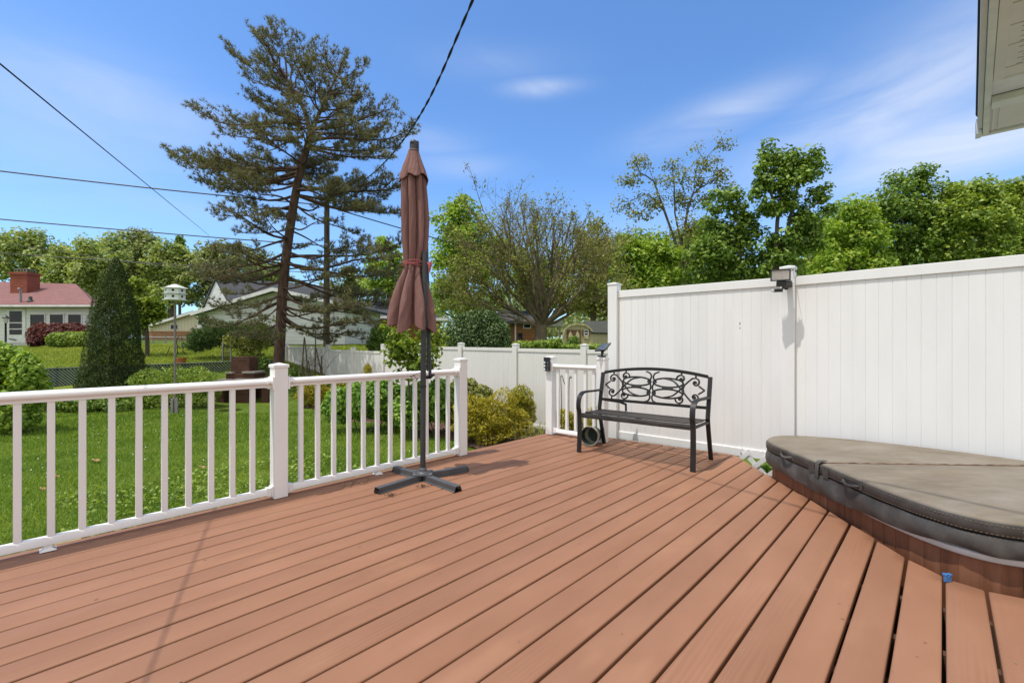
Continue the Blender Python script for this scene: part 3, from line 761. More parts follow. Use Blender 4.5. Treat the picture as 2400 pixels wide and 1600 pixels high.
# ================================================================== bench
bo = Vector((1.215, 4.64, 0)); brz = math.atan2(-0.631, 0.776)
bench = empty('park_bench', bo, 'black metal garden bench with scrollwork back standing against the white fence', 'bench', rz=brz)
def yb(z): return 0.468 + max(0.0, z - 0.43) * 0.215      # the leaning line of the back
def smooth_path(P, n=8):
    P = [Vector(p) for p in P]; out = []
    for i in range(len(P) - 1):
        p0 = P[max(i - 1, 0)]; p1 = P[i]; p2 = P[i + 1]; p3 = P[min(i + 2, len(P) - 1)]
        for j in range(n):
            t = j / n
            out.append(0.5 * ((2 * p1) + (p2 - p0) * t + (2 * p0 - 5 * p1 + 4 * p2 - p3) * t * t + (3 * p1 - p0 - 3 * p2 + p3) * t ** 3))
    return out + [P[-1]]
def strip(path, wx, th):
    P = path; tv = []
    for i in range(len(P)):
        t = (P[min(i + 1, len(P) - 1)] - P[max(i - 1, 0)]).normalized()
        tv.append(Vector((1, 0, 0)).cross(t).normalized() * th)
    return MB().ribbon(P, Vector((wx, 0, 0)), tv)
for sx in (-1, 1):
    x = sx * 0.612
    lp = smooth_path([(x, 0.0, 0.001), (x, 0.012, 0.2), (x, 0.008, 0.42), (x, -0.012, 0.51), (x, 0.006, 0.60), (x, 0.065, 0.648), (x, 0.15, 0.658), (x, 0.33, 0.653), (x, yb(0.64) - 0.012, 0.652)])
    k = 17
    strip(lp[:k], 0.024, 0.009).build('leg', M['black'], bench, local=True, smooth=True)
    strip(lp[k - 1:], 0.024, 0.009).build('armrest', M['black'], bench, local=True, smooth=True)
    rp = smooth_path([(x, 0.585, 0.001), (x, 0.545, 0.14), (x, 0.50, 0.30), (x, 0.47, 0.43)])
    strip(rp, 0.020, 0.012).build('leg', M['black'], bench, local=True, smooth=True)
    MB().bar((x, yb(0.43), 0.43), (x, yb(0.868), 0.868 - 0.012), 0.040, 0.028).build('back_post', M['black'], bench, local=True, bevel=0.003)
    MB().bar((x, 0.012, 0.408), (x, 0.468, 0.402), 0.034, 0.020).build('seat_bracket', M['black'], bench, local=True, bevel=0.003)
sm = MB()
for i, (y, z) in enumerate([(0.022, 0.424), (0.098, 0.432), (0.174, 0.430), (0.25, 0.427), (0.326, 0.425), (0.402, 0.427)]):
    sm.box((0, y + 0.03, z), (1.196, 0.046, 0.012))
sm.box((0, 0.010, 0.405), (1.196, 0.016, 0.038))
sm.build('seat', M['bench_seat'], bench, local=True, bevel=0.003)
MB().bar((0, 0.03, 0.411), (0, 0.46, 0.411), 0.03, 0.014).build('seat_bracket', M['black'], bench, local=True)
MB().ribbon([(-0.56, 0.505, 0.535), (-0.36, 0.50, 0.525), (-0.29, 0.495, 0.505), (-0.275, 0.47, 0.43)], Vector((0.010, 0, 0.010)), Vector((0, 0.006, 0))).build('back_brace', M['black'], bench, local=True)
# backrest: arched top rail, bottom rail and the cast scrollwork between
bk = MB()
def bp(s, t):                    # scrollwork coordinates -> local
    z = 0.552 + t; return Vector((s, yb(z), z))
def archz(s): return 0.855 + 0.062 * (1 - (s / 0.6) ** 2)
topp = [Vector((s, yb(archz(s)), archz(s))) for s in np.linspace(-0.592, 0.592, 25)]
bk.ribbon(topp, Vector((0, 0, 0.017)), Vector((0, 0.012, 0)))
bk.bar((-0.592, yb(0.545), 0.545), (0.592, yb(0.545), 0.545), 0.024, 0.030)
bk.build('backrest', M['black'], bench, local=True, bevel=0.002)
sc = MB()
def crv(P, r=0.0098):
    sc.tube([bp(*p) for p in P], r, 6)
def arc(cx, cy, rx, ry, a0, a1, n=18):
    return [(cx + rx * math.cos(math.radians(a0 + (a1 - a0) * i / n)), cy + ry * math.sin(math.radians(a0 + (a1 - a0) * i / n))) for i in range(n + 1)]
def spiral(cx, cy, r0, r1, a0, a1, n=24):
    return [(cx + (r0 + (r1 - r0) * i / n) * math.cos(math.radians(a0 + (a1 - a0) * i / n)), cy + (r0 + (r1 - r0) * i / n) * math.sin(math.radians(a0 + (a1 - a0) * i / n))) for i in range(n + 1)]
def cat(P, n=7):
    return [(v.x, v.y) for v in smooth_path([(a, b, 0) for a, b in P], n)]
for sg in (-1, 1):
    def mirror(P): return [(sg * a, b) for a, b in P]
    shapes = [
        arc(0.178, 0.222, 0.165, 0.048, 0, 360, 36), arc(0.178, 0.105, 0.165, 0.048, 0, 360, 36),
        cat([(0.075, 0.335), (0.028, 0.315), (0.012, 0.28), (0.026, 0.24), (0.05, 0.215)]),
        cat([(0.05, 0.235), (0.020, 0.20), (0.010, 0.165), (0.020, 0.13), (0.05, 0.092)]),
        cat([(0.05, 0.118), (0.024, 0.09), (0.012, 0.055), (0.028, 0.018), (0.075, -0.002)]),
        cat([(0.335, 0.235), (0.352, 0.20), (0.345, 0.165), (0.352, 0.13), (0.335, 0.09)]),
        cat([(0.13, 0.060), (0.24, 0.09), (0.32, 0.165), (0.385, 0.235), (0.44, 0.285)]),
        cat([(0.13, 0.268), (0.24, 0.24), (0.32, 0.165), (0.385, 0.092), (0.44, 0.038)]),
        [(v[0], v[1]) for v in spiral(0.318, 0.268, 0.052, 0.010, 200, -190)],
        [(v[0], v[1]) for v in spiral(0.318, 0.058, 0.052, 0.010, 160, 550)],
        [(v[0], v[1]) for v in spiral(0.468, 0.238, 0.050, 0.012, 130, -250)],
        [(v[0], v[1]) for v in spiral(0.468, 0.085, 0.050, 0.012, 230, 610)],
        [(0.565, 0.163), (0.503, 0.205)], [(0.565, 0.163), (0.503, 0.120)],
        [(0.468, 0.287), (0.468, 0.325)], [(0.318, 0.313), (0.318, 0.345)], [(0.318, 0.012), (0.318, -0.004)], [(0.468, 0.036), (0.468, -0.004)],
        [(0.12, 0.163), (0.236, 0.163)],
    ]
    for P in shapes: crv(mirror(P))
    for c in ((0.318, 0.268), (0.318, 0.058), (0.468, 0.238), (0.468, 0.085)):
        sc.tube([bp(sg * c[0], c[1]) + Vector((0, -0.008, 0)), bp(sg * c[0], c[1]) + Vector((0, 0.008, 0))], 0.016, 10)
sc.build('scrollwork', M['black'], bench, local=True, smooth=True)

# ------------------------------------------------------------------ planter lying on its side under the bench
pa = Vector((-0.52, -0.85, 0.05)).normalized()           # axis, bottom to mouth
pm = Vector((0, 0, 1)).rotation_difference(pa).to_matrix()
pc = Vector((0.905, 5.34, 0.117))
pot = empty('flower_pot', (pc.x, pc.y, 0.0), 'empty pale stone planter with dark green inside lying on its side beneath the bench', 'planter')
pr = [(0.0, -0.20), (0.078, -0.20), (0.084, -0.195), (0.098, -0.06), (0.101, -0.045), (0.113, -0.040), (0.116, -0.010), (0.114, 0.0), (0.106, 0.0)]
MB().lathe(pr, pc, 36, pm).build('shell', M['pot_out'], pot, smooth=True)
MB().lathe([(0.106, 0.0), (0.101, -0.006), (0.088, -0.18), (0.0, -0.182)], pc, 36, pm).build('lining', M['pot_in'], pot, smooth=True)

# ================================================================== closed parasol
ub = gp(991, 1122); ub.z = 0
um = empty('patio_umbrella', ub, 'closed dusty brown-pink cantilever parasol on a charcoal pole with cross foot', 'umbrella')
hat = [(-0.042, 0.0), (-0.042, 0.004), (-0.026, 0.004), (-0.026, 0.047), (0.026, 0.047), (0.026, 0.004), (0.042, 0.004), (0.042, 0.0), (0.0225, 0.0), (0.0225, 0.043), (-0.0225, 0.043), (-0.0225, 0.0)]
for tip in (gp(884, 1156), gp(927, 1104), gp(1093, 1103), gp(1073, 1152)):
    d = (tip - ub); d.z = 0; Ln = d.length; d.normalize(); s = Vector((d.y, -d.x, 0))
    MB().prism([ub + d * 0.035 + s * x + Vector((0, 0, z + 0.001)) for x, z in hat], d * (Ln - 0.03)).build('base_leg', M['base_metal'], um, bevel=0.002)
pl = MB().box(ub + Vector((0, 0, 0.053)), (0.17, 0.17, 0.009), rz=0.12)
pl.lathe([(0.058, 0.0575), (0.054, 0.066), (0.036, 0.072), (0.033, 0.10), (0.028, 0.104)], ub, 24)
pp = pl.build('base_plate', M['base_metal'], um, smooth=True)
for x, y in ((-1, -1), (1, -1), (1, 1), (-1, 1)):
    MB().lathe([(0.009, 0), (0.009, 0.006), (0.0, 0.008)], ub + Matrix.Rotation(0.12, 3, 'Z') @ Vector((x * 0.068, y * 0.068, 0.0575)), 6).build('bolt', M['galv'], pp, smooth=True)
ptop = at(996, 590, ub.y + 0.02)
MB().tube([ub + Vector((0, 0, 0.06)), ub + Vector((0.004, 0, 1.0)), ptop], 0.0245, 20).build('pole', M['grey_metal'], um, smooth=True)
cz = at(994, 756, ub.y).z
MB().lathe([(0.026, -0.035), (0.031, -0.034), (0.031, 0.034), (0.026, 0.035)], Vector((ub.x + 0.006, ub.y, cz)), 20).box((ub.x + 0.03, ub.y + 0.005, cz), (0.03, 0.03, 0.06)).build('collar', M['grey_metal'], um, smooth=True)
MB().lathe([(0.0255, -0.01), (0.028, -0.008), (0.028, 0.008), (0.0255, 0.01)], Vector((ub.x + 0.003, ub.y, at(991, 905, ub.y).z)), 20).build('pole_joint', M['black_plastic'], um, smooth=True)
sa = at(1008, 884, ub.y + 0.07); sb = at(1000, 575, ub.y + 0.12)
MB().tube([sa, sb], 0.0145, 14).build('support_arm', M['grey_metal'], um, smooth=True)
MB().tube([at(1002, 870, ub.y + 0.03), at(1001, 700, ub.y + 0.05)], 0.006, 8).build('lift_rod', M['black_plastic'], um, smooth=True)
cr = MB().tube([at(1000, 884, ub.y + 0.03), at(1008, 884, ub.y + 0.06), at(1012, 879, ub.y + 0.03)], 0.016, 10)
cr.tube([at(1006, 880, ub.y + 0.02), at(1017, 878, ub.y - 0.02)], 0.011, 12)
cr.build('crank_handle', M['black_plastic'], um, smooth=True)
# canopy
YC = 4.12
rows = [(352, 969.5, 10), (372, 969.5, 15), (400, 969, 24), (424, 969.8, 30), (460, 971, 32), (491, 972.3, 33), (530, 973.4, 33.5), (560, 973.6, 32.5), (587, 972.6, 29.5), (606, 971, 26.5), (616, 970, 24.5), (626, 970, 24.5), (640, 969, 28), (660, 967, 37), (685, 965.5, 46), (712, 964.5, 54), (735, 964, 59), (765, 963.5, 62), (800, 963, 64)]
RY = np.array([r[0] for r in rows]); RC = np.array([r[1] for r in rows]); RH = np.array([r[2] for r in rows])
def fold(th, k, ph, sharp=0.75):
    x = (0.5 * (k * th + ph) / math.pi) % 1.0
    x = x / 0.62 * 0.5 if x < 0.62 else 0.5 + (x - 0.62) / 0.38 * 0.5          # leaning pleats
    return 1 - abs(math.cos(math.pi * x)) ** sharp
def cloth(name, ytop, ybot, nz, k, amp, scale, ph0, twist, parent, thick=0.004):
    nt_ = 192; V = []; Fc = []
    for i in range(nz + 1):
        t = i / nz
        for j in range(nt_):
            th = 2 * math.pi * j / nt_
            yy = ytop + (ybot(th) - ytop) * t
            c = np.interp(yy, RY, RC); h = np.interp(yy, RY, RH) * scale(t)
            ph = ph0 + twist * t + 0.35 * math.sin(3 * th + 1.2) + 0.25 * math.sin(5 * th + 2.0 + 2 * t)
            a = amp(yy)
            r = h * (1 - a * fold(th, k, ph, 0.9 if yy > 640 else 0.6) - 0.035 * abs(math.sin(11 * th + 4 * t + math.sin(yy * 0.06)))) * (1 + 0.03 * math.sin(2 * th + 3 * t))
            r *= YC / F
            p = at(c, yy, YC)
            V.append((p.x + r * math.cos(th), p.y + r * math.sin(th) * 0.95, p.z))
    for i in range(nz):
        for j in range(nt_):
            Fc.append((i * nt_ + j, i * nt_ + (j + 1) % nt_, (i + 1) * nt_ + (j + 1) % nt_, (i + 1) * nt_ + j))
    o = MB().add(V, Fc).build(name, M['cloth'], parent, fix=True)
    o.data.shade_smooth()
    s = o.modifiers.new('thickness', 'SOLIDIFY'); s.thickness = thick; s.offset = -1
    return o
def amp_main(y): return float(np.interp(y, [352, 420, 480, 560, 600, 619, 650, 700, 770], [0.10, 0.40, 0.50, 0.50, 0.42, 0.30, 0.50, 0.58, 0.62]))
canopy = cloth('canopy', 362, lambda th: 756 + 16 * math.sin(1.0 * th + 2.4) + 22 * (0.5 - fold(th, 8, 1.7 + 0.35 * math.sin(3 * th + 1.2) + 0.25 * math.sin(5 * th + 4.0), 1.0)) + 7 * math.sin(3 * th + 1), 110, 8, amp_main, lambda t: 1.0, 0.6, 1.1, um)
cloth('valance', 352, lambda th: 421 + 5 * math.cos(6 * th + 1.0) + 3 * math.sin(2 * th), 24, 6, lambda y: float(np.interp(y, [352, 400, 430], [0.06, 0.20, 0.30])), lambda t: 1.16 + 0.10 * t, 2.2, 0.3, um)
cap = MB(); c0 = at(969.5, 356, YC)
cap.lathe([(0.0, 0.0), (0.047, 0.0), (0.047, 0.008), (0.036, 0.010), (0.036, 0.070), (0.034, 0.086), (0.026, 0.100), (0.012, 0.107), (0.0, 0.108)], c0, 28)
cap.box(c0 + Vector((0.036, 0.01, 0.055)), (0.016, 0.02, 0.09))
cp = cap.build('top_cap', M['grey_metal'], um, smooth=True)
MB().lathe([(0.0, 0.028), (0.016, 0.022), (0.023, 0.010), (0.024, 0.0)], c0 + Vector((-0.004, -0.0185, 0.066)), 18, Matrix.Diagonal((1, 0.85, 1)).to_3x3()).build('cap_opening', M['hole'], cp, smooth=True)
st_ = MB()
for yy, rr in ((615, 0.111), (619, 0.1115), (623, 0.110)):
    c = at(970, yy, YC)
    st_.tube([c + Vector((rr * math.cos(a) * 0.98, rr * math.sin(a) * 0.95, 0.006 * math.sin(3 * a + yy))) for a in np.linspace(0, 2 * math.pi, 41)[:-1]], 0.0042, 6, closed=True)
kn = at(1001, 617, YC - 0.06)
st_.tube([kn + Vector((-0.03, 0, 0.004)), kn, kn + Vector((0.02, -0.005, -0.005)), kn + Vector((0.022, 0, -0.05)), kn + Vector((0.012, 0, -0.09))], [0.006, 0.016, 0.017, 0.013, 0.006], 8)
st_.tube([kn, kn + Vector((0.035, 0, 0.01)), kn + Vector((0.04, 0, -0.03))], [0.01, 0.011, 0.005], 8)
st_.build('tie_cord', M['strap'], um, smooth=True)
wt = MB().tube([at(991, 872, ub.y - 0.03), at(977, 876, ub.y + 0.06), at(960, 882, ub.y + 0.16), at(966, 884, ub.y + 0.2)], 0.003, 5)
wt.tube([at(968, 879, ub.y + 0.1), at(977, 888, ub.y + 0.05), at(975, 893, ub.y + 0.04)], 0.003, 5)
wt.build('wire_tie', M['cable'], um)

# ================================================================== hot tub
ol = [(2.50, 2.20), (2.33, 2.33), (2.26, 2.55), (2.245, 2.85), (2.265, 3.30), (2.275, 3.80), (2.30, 4.08), (2.40, 4.25), (2.58, 4.34), (2.85, 4.29), (3.20, 4.09), (3.56, 3.76), (3.84, 3.40), (4.05, 3.0), (4.12, 2.62), (4.02, 2.32), (3.78, 2.14), (3.4, 2.06), (2.9, 2.08)]
def closed_spline(P, n=8):
    P = [Vector((x, y, 0)) for x, y in P]; k = len(P); out = []
    for i in range(k):
        p0, p1, p2, p3 = P[i - 1], P[i], P[(i + 1) % k], P[(i + 2) % k]
        for j in range(n):
            t = j / n
            out.append(0.5 * ((2 * p1) + (p2 - p0) * t + (2 * p0 - 5 * p1 + 4 * p2 - p3) * t * t + (3 * p1 - p0 - 3 * p2 + p3) * t ** 3))
    return out
OL = closed_spline(ol)
def normals(P, closed=True):
    out = []
    k = len(P)
    for i in range(k):
        t = P[(i + 1) % k] - P[i - 1]; t.normalize(); out.append(Vector((-t.y, t.x, 0)))   # clockwise list: this points outward
    return out
area = sum(OL[i - 1].x * OL[i].y - OL[i].x * OL[i - 1].y for i in range(len(OL)))
NO = normals(OL)
if area > 0: NO = [-n for n in NO]
def rings(parent, name, mat, prof, idx=None, wave=None, smooth=True):
    """sweep profile [(offset, z)] round the outline; idx restricts to part of it"""
    k = len(OL); ids = list(range(k)) if idx is None else idx; closed = idx is None
    mb = MB(); m = len(prof)
    for q, i in enumerate(ids):
        for r_, (o_, z) in enumerate(prof):
            wv = wave(i, r_, q / max(1, len(ids) - 1)) if wave else (0, 0)
            p = OL[i % k] + NO[i % k] * (o_ + wv[0]); mb.v.append((p.x, p.y, z + wv[1]))
    for q in range(len(ids) if closed else len(ids) - 1):
        for r_ in range(m - 1):
            a = q * m + r_; b = ((q + 1) % len(ids)) * m + r_
            mb.f.append((a, a + 1, b + 1, b))
    return mb.build(name, mat, parent, smooth=smooth)
tub = empty('hot_tub', (3.1, 3.2, -0.7), 'sunken hot tub clad in worn brown boards at the deck edge', 'hot tub')
# board cladding
bm_ = MB(); cum = [0.0]; k = len(OL)
for i in range(k): cum.append(cum[-1] + (OL[(i + 1) % k] - OL[i]).length)
tot_l = cum[-1]; nbd = int(tot_l / 0.088)
def onol(s):
    s %= tot_l; i = int(np.searchsorted(cum, s, side='right')) - 1; i = min(i, k - 1)
    t = (s - cum[i]) / max(1e-6, cum[i + 1] - cum[i])
    return OL[i].lerp(OL[(i + 1) % k], t), NO[i].lerp(NO[(i + 1) % k], t).normalized()
for j in range(nbd):
    p, n = onol((j + 0.5) * tot_l / nbd); p = p - n * 0.052
    b = tot_l / nbd - 0.004; t = Vector((-n.y, n.x, 0))
    pr = [(-b / 2, -0.01), (b / 2, -0.01), (b / 2, 0.006), (b / 2 - 0.005, 0.010), (-b / 2 + 0.005, 0.010), (-b / 2, 0.006)]
    bm_.prism([p + t * x + n * (y + random.uniform(-0.001, 0.001)) + Vector((0, 0, -0.7)) for x, y in pr], Vector((0, 0, 0.84)))
bm_.build('board_cladding', M['skirt'], tub)
rings(tub, 'rim', M['pale_plastic'], [(-0.055, 0.105), (-0.022, 0.105), (-0.014, 0.112), (-0.012, 0.138), (-0.03, 0.15), (-0.2, 0.16)])

cov = empty('hot_tub_cover', (3.1, 3.2, 0.14), 'faded brown folding spa cover with dark vinyl skirt lying over the tub', 'cover')
# the fold of the cover
ca = Vector((2.24, 3.37, 0)); cb_ = Vector((4.06, 3.27, 0)); cd = (cb_ - ca).normalized(); cn = Vector((-cd.y, cd.x, 0))
def side(p): return (p - ca).dot(cn)
def half(sgn):
    pts = []
    for i in range(len(OL)):
        a, b = OL[i], OL[(i + 1) % len(OL)]
        if side(a) * sgn >= 0: pts.append(a)
        sa_, sb_ = side(a), side(b)
        if sa_ * sb_ < 0: pts.append(a.lerp(b, sa_ / (sa_ - sb_)))
    return pts
def inset_poly(P, dd):
    ar = sum(P[i - 1].x * P[i].y - P[i].x * P[i - 1].y for i in range(len(P)))
    out = []; k = len(P)
    for i in range(k):
        e0 = (P[i] - P[i - 1]).normalized(); e1 = (P[(i + 1) % k] - P[i]).normalized()
        n0 = Vector((-e0.y, e0.x, 0)); n1 = Vector((-e1.y, e1.x, 0)); n = n0 + n1
        if n.length < 1e-3: n = n0
        n.normalize(); f = dd / max(0.5, n.dot(n0))
        out.append(P[i] + n * (f if ar > 0 else -f))
    return out
ctr = Vector((3.15, 3.2, 0))
for sgn, dz in ((1, 0.0), (-1, 0.0)):
    P = half(sgn)
    # drop near-duplicate points
    Q_ = [P[0]]
    for p in P[1:]:
        if (p - Q_[-1]).length > 0.012: Q_.append(p)
    P = Q_
    cr_ = random.Random(3 + sgn)
    mb = MB(); levels = [(0.004, 0.296), (0.004, 0.312), (0.008, 0.322), (0.018, 0.3285), (0.034, 0.331)]
    k = len(P)
    for ins, z in levels:
        for p in inset_poly(P, ins):
            wob = 0.004 * math.sin(p.x * 19 + 1.3 * sgn) + 0.003 * math.sin(p.x * 43) if abs(side(p)) < 0.04 else 0
            q = p + cn * wob
            sag = 0.012 * math.exp(-((side(p) * sgn) / 0.05) ** 2) if abs(side(p)) < 0.3 else 0
            mb.v.append((q.x, q.y, z - sag * (1 if z > 0.3 else 0)))
    for l in range(len(levels) - 1):
        for i in range(k):
            mb.f.append((l * k + i, l * k + (i + 1) % k, (l + 1) * k + (i + 1) % k, (l + 1) * k + i))
    # pillowed top: concentric rings towards the middle of the half
    cen = sum(P, Vector((0, 0, 0))) / k; inner = inset_poly(P, 0.034); base = (len(levels) - 1) * k
    for f_ in (0.85, 0.65, 0.4, 0.15):
        for p in inner:
            q = cen + (p - cen) * f_
            z = 0.331 + 0.010 * (1 - f_) + 0.004 * math.sin(q.x * 5.1 + q.y * 2.0) * math.sin(q.y * 6.3 + sgn) - (0.006 * math.exp(-((side(q) * sgn) / 0.14) ** 2))
            mb.v.append((q.x, q.y, z))
        for i in range(k):
            mb.f.append((base + i, base + (i + 1) % k, base + k + (i + 1) % k, base + k + i))
        base += k
    mb.v.append((cen.x, cen.y, 0.342))
    for i in range(k): mb.f.append((base + i, base + (i + 1) % k, len(mb.v) - 1))
    mb.build('cover_panel', M['cover_top'], cov, smooth=True)
wb = lambda i, r_, q: (0.003 * math.sin(i * 0.9) if 0 < r_ else 0, 0)
# brown grit lying in the fold
fs = MB()
fp = [ca + cd * (0.03 + 1.74 * i / 60) + cn * (0.004 * math.sin(i * 0.9) + 0.003 * math.sin(i * 2.3)) for i in range(61)]
fs.tube([p + Vector((0, 0, 0.3155)) for p in fp], [0.007 + 0.003 * math.sin(i * 1.7) for i in range(61)], 6)
fs.build('fold_seam', M['mulch'], cov, smooth=True)
rings(cov, 'side_band', M['cover_side'], [(-0.02, 0.246), (-0.002, 0.247), (0.005, 0.254), (0.006, 0.298), (0.003, 0.310), (-0.004, 0.313)], wave=wb)
i_c = min(range(len(OL)), key=lambda i: (OL[i] - ca).length)
def flap_wave(lo):
    def f(i, r_, q):
        e = 0.0
        if r_ >= 2:
            p = OL[i % len(OL)]
            dist = (p - ca).length
            near = math.exp(-(dist / 0.32) ** 2)
            lowr = 0.030 * min(1.0, max(0.0, (p.y - 2.45) / 0.3)) if p.x < 3.0 else 0.0
            return (0.010 * math.sin(i * 0.75 + r_) * (0.35 + near) + 0.012 * near * math.sin(i * 1.9), -(0.034 * math.exp(-(dist / 0.20) ** 2) + lowr + 0.006 * math.sin(i * 0.5)) * (1.0 if r_ >= 4 else 0.4))
        return (0, 0)
    return f
prof = [(-0.035, 0.243), (0.000, 0.238), (0.010, 0.214), (0.015, 0.182), (0.010, 0.160), (0.004, 0.148), (-0.002, 0.149)]
k = len(OL)
rings(cov, 'skirt_flap', M['cover_side'], prof, idx=[(i_c + j) % k for j in range(k // 2 - 6)], wave=flap_wave(0))
rings(cov, 'skirt_flap', M['cover_side'], prof, idx=[(i_c - j) % k for j in range(k // 2 + 6)], wave=flap_wave(1))
# welt along the skirt hem, stitching, handles and strap
def along(s0, s1, step, off, z):
    out = []; n = int((s1 - s0) / step)
    for j in range(n + 1):
        p, nn = onol(s0 + j * step); out.append(p + nn * off + Vector((0, 0, z)))
    return out
for z, o_ in ((0.302, 0.0072), (0.256, 0.0074)):
    stm = MB(); s = 0.0
    while s < tot_l:
        p0, n0 = onol(s); p1, n1 = onol(s + 0.009)
        stm.bar(p0 + n0 * o_ + Vector((0, 0, z)), p1 + n1 * o_ + Vector((0, 0, z)), 0.002, 0.002)
        s += 0.018
    stm.build('stitching', M['stitch'], cov)
def s_near(px, py, z):
    g = gp(px, py, z); j = min(range(len(OL)), key=lambda i: (OL[i] - Vector((g.x, g.y, 0))).length); return cum[j]
for (px, py) in ((1866, 1070), (2010, 1138)):
    s0 = s_near(px, py, 0.27); pts = []
    for j in range(11):
        t = j / 10; p, nn = onol(s0 - 0.075 + 0.15 * t)
        pts.append(p + nn * (0.010 + 0.026 * math.sin(math.pi * t) ** 0.7) + Vector((0, 0, 0.281 - 0.014 * math.sin(math.pi * t))))
    h = MB().tube(pts, [0.007] + [0.011] * 9 + [0.007], 8)
    hd = h.build('handle', M['cover_side'], cov, smooth=True)
    for e in (-0.083, 0.083):
        p, nn = onol(s0 + e); MB().box(p + nn * 0.010 + Vector((0, 0, 0.281)), (0.004, 0.034, 0.040), rz=math.atan2(nn.y, nn.x)).build('handle_patch', M['cover_side'], hd)
sc0 = cum[i_c]
p, nn = onol(sc0)
MB().ribbon([p - nn * 0.05 + Vector((0, 0, 0.337)), p - nn * 0.005 + Vector((0, 0, 0.334)), p + nn * 0.014 + Vector((0, 0, 0.318)), p + nn * 0.017 + Vector((0, 0, 0.262)), p + nn * 0.018 + Vector((0, 0, 0.212))], Vector((-nn.y, nn.x, 0)) * 0.020, [Vector((0, 0, 0.002)), Vector((0, 0, 0.002)), nn * 0.002 + Vector((0, 0, 0.001)), nn * 0.002, nn * 0.002]).build('strap', M['cover_side'], cov, smooth=True)
for e in (0.07, -0.09):
    p2, n2 = onol(sc0 + e)
    MB().ribbon([p2 + n2 * 0.0085 + Vector((0, 0, 0.312)), p2 + n2 * 0.010 + Vector((0, 0, 0.272)), p2 + n2 * 0.010 + Vector((0, 0, 0.232))], Vector((-n2.y, n2.x, 0)) * 0.030, n2 * 0.002).build('strap', M['cover_side'], cov)
# round printed emblem on the side band
se = s_near(2402, 1246, 0.272); pe, ne = onol(se); te = Vector((-ne.y, ne.x, 0))
if te.x < 0: te = -te
em = MB(); E = lambda a, b, o_=0.0085: pe + te * a + ne * o_ + Vector((0, 0, 0.279 + b))
ringp = [E(0.020 * math.cos(a), 0.013 * math.sin(a)) for a in np.linspace(0, 2 * math.pi, 33)[:-1]]
em.tube(ringp, 0.0016, 5, closed=True)
em.bar(E(-0.006, -0.007), E(-0.006, 0.007), 0.002, 0.003); em.tube([E(-0.006, 0.007), E(0.002, 0.006), E(0.003, 0.002), E(-0.006, 0.0)], 0.0015, 5); em.tube([E(-0.002, 0.0), E(0.005, -0.007)], 0.0015, 5)
for a in np.linspace(30, 150, 11):
    r_ = math.radians(a); em.tube([E(0.0235 * math.cos(r_), 0.0165 * math.sin(r_)), E(0.027 * math.cos(r_), 0.0195 * math.sin(r_))], 0.0011, 4)
em.build('emblem', M['white_print'], cov)

# ================================================================== lamps and small things on the posts
def frame(n, up=Vector((0, 0, 1))):
    n = n.normalized(); x = up.cross(n); x.normalize(); y = n.cross(x); return Matrix((x, y, n)).transposed()   # columns x right.., y up, z out
fc = at(1829, 645, 4.56)
fl = empty('floodlight', T2 + Vector((-0.03, -0.08, 1.85)), 'black solar floodlight with pale LED grid and motion sensor mounted on the tall fence post', 'floodlight')
R = frame(Vector((-0.42, -0.90, -0.06)))
bx = lambda c, s: (fc + R @ Vector(c), s)
hd = MB()
hd.box(fc, (0.172, 0.112, 0.030), m=R)
for cx_, cy_, w_, h_ in ((0, 0.051, 0.176, 0.010), (0, -0.051, 0.176, 0.010), (0.083, 0, 0.010, 0.112), (-0.083, 0, 0.010, 0.112)):
    hd.box(fc + R @ Vector((cx_, cy_, 0.019)), (w_, h_, 0.012), m=R)
for q in range(7): hd.box(fc + R @ Vector((-0.07 + q * 0.0235, 0, -0.024)), (0.004, 0.095, 0.02), m=R)
head = hd.build('lamp_head', M['black_plastic'], fl, bevel=0.002)
lm = MB().box(fc + R @ Vector((0, 0, 0.0155)), (0.154, 0.092, 0.003), m=R).build('led_panel', M['led'], fl)
gm = MB()
for q in range(13): gm.box(fc + R @ Vector((-0.07 + q * 0.01165, 0, 0.0185)), (0.0026, 0.090, 0.003), m=R)
for q in range(5): gm.box(fc + R @ Vector((0, -0.034 + q * 0.017, 0.0180)), (0.152, 0.0014, 0.003), m=R)
gm.build('lens_grid', M['pale_plastic'], lm)
b0 = fc + R @ Vector((0.01, -0.085, -0.012))
MB().box(b0, (0.085, 0.055, 0.055), m=R).bar(b0 + R @ Vector((0.02, 0, -0.02)), T2 + Vector((-0.015, -0.055, b0.z)), 0.05, 0.05).box(fc + R @ Vector((0.075, -0.066, -0.005)), (0.05, 0.014, 0.03), m=R).build('bracket', M['black_plastic'], fl, bevel=0.003)
sen = fc + R @ Vector((-0.018, -0.150, 0.0))
MB().box(sen, (0.080, 0.034, 0.045), m=R).lathe([(0.0, 0.022), (0.014, 0.018), (0.021, 0.0), (0.014, -0.018), (0.0, -0.022)], fc + R @ Vector((0.052, -0.128, 0)), 16).box(fc + R @ Vector((0.03, -0.118, 0)), (0.03, 0.04, 0.03), m=R).build('motion_sensor', M['black_plastic'], fl, bevel=0.003)
MB().box(fc + R @ Vector((-0.066, -0.150, 0.003)), (0.026, 0.026, 0.046), m=R).build('sensor_lens', M['pale_plastic'], fl, bevel=0.005)
wr = MB().tube([fc + R @ Vector((0.088, 0.03, 0)), at(1858, 632, 4.63), at(1863, 634, 4.65), at(1867, 637, 4.66)], [0.002, 0.004, 0.009, 0.004], 6)
wr.build('wire', M['rust'], fl)

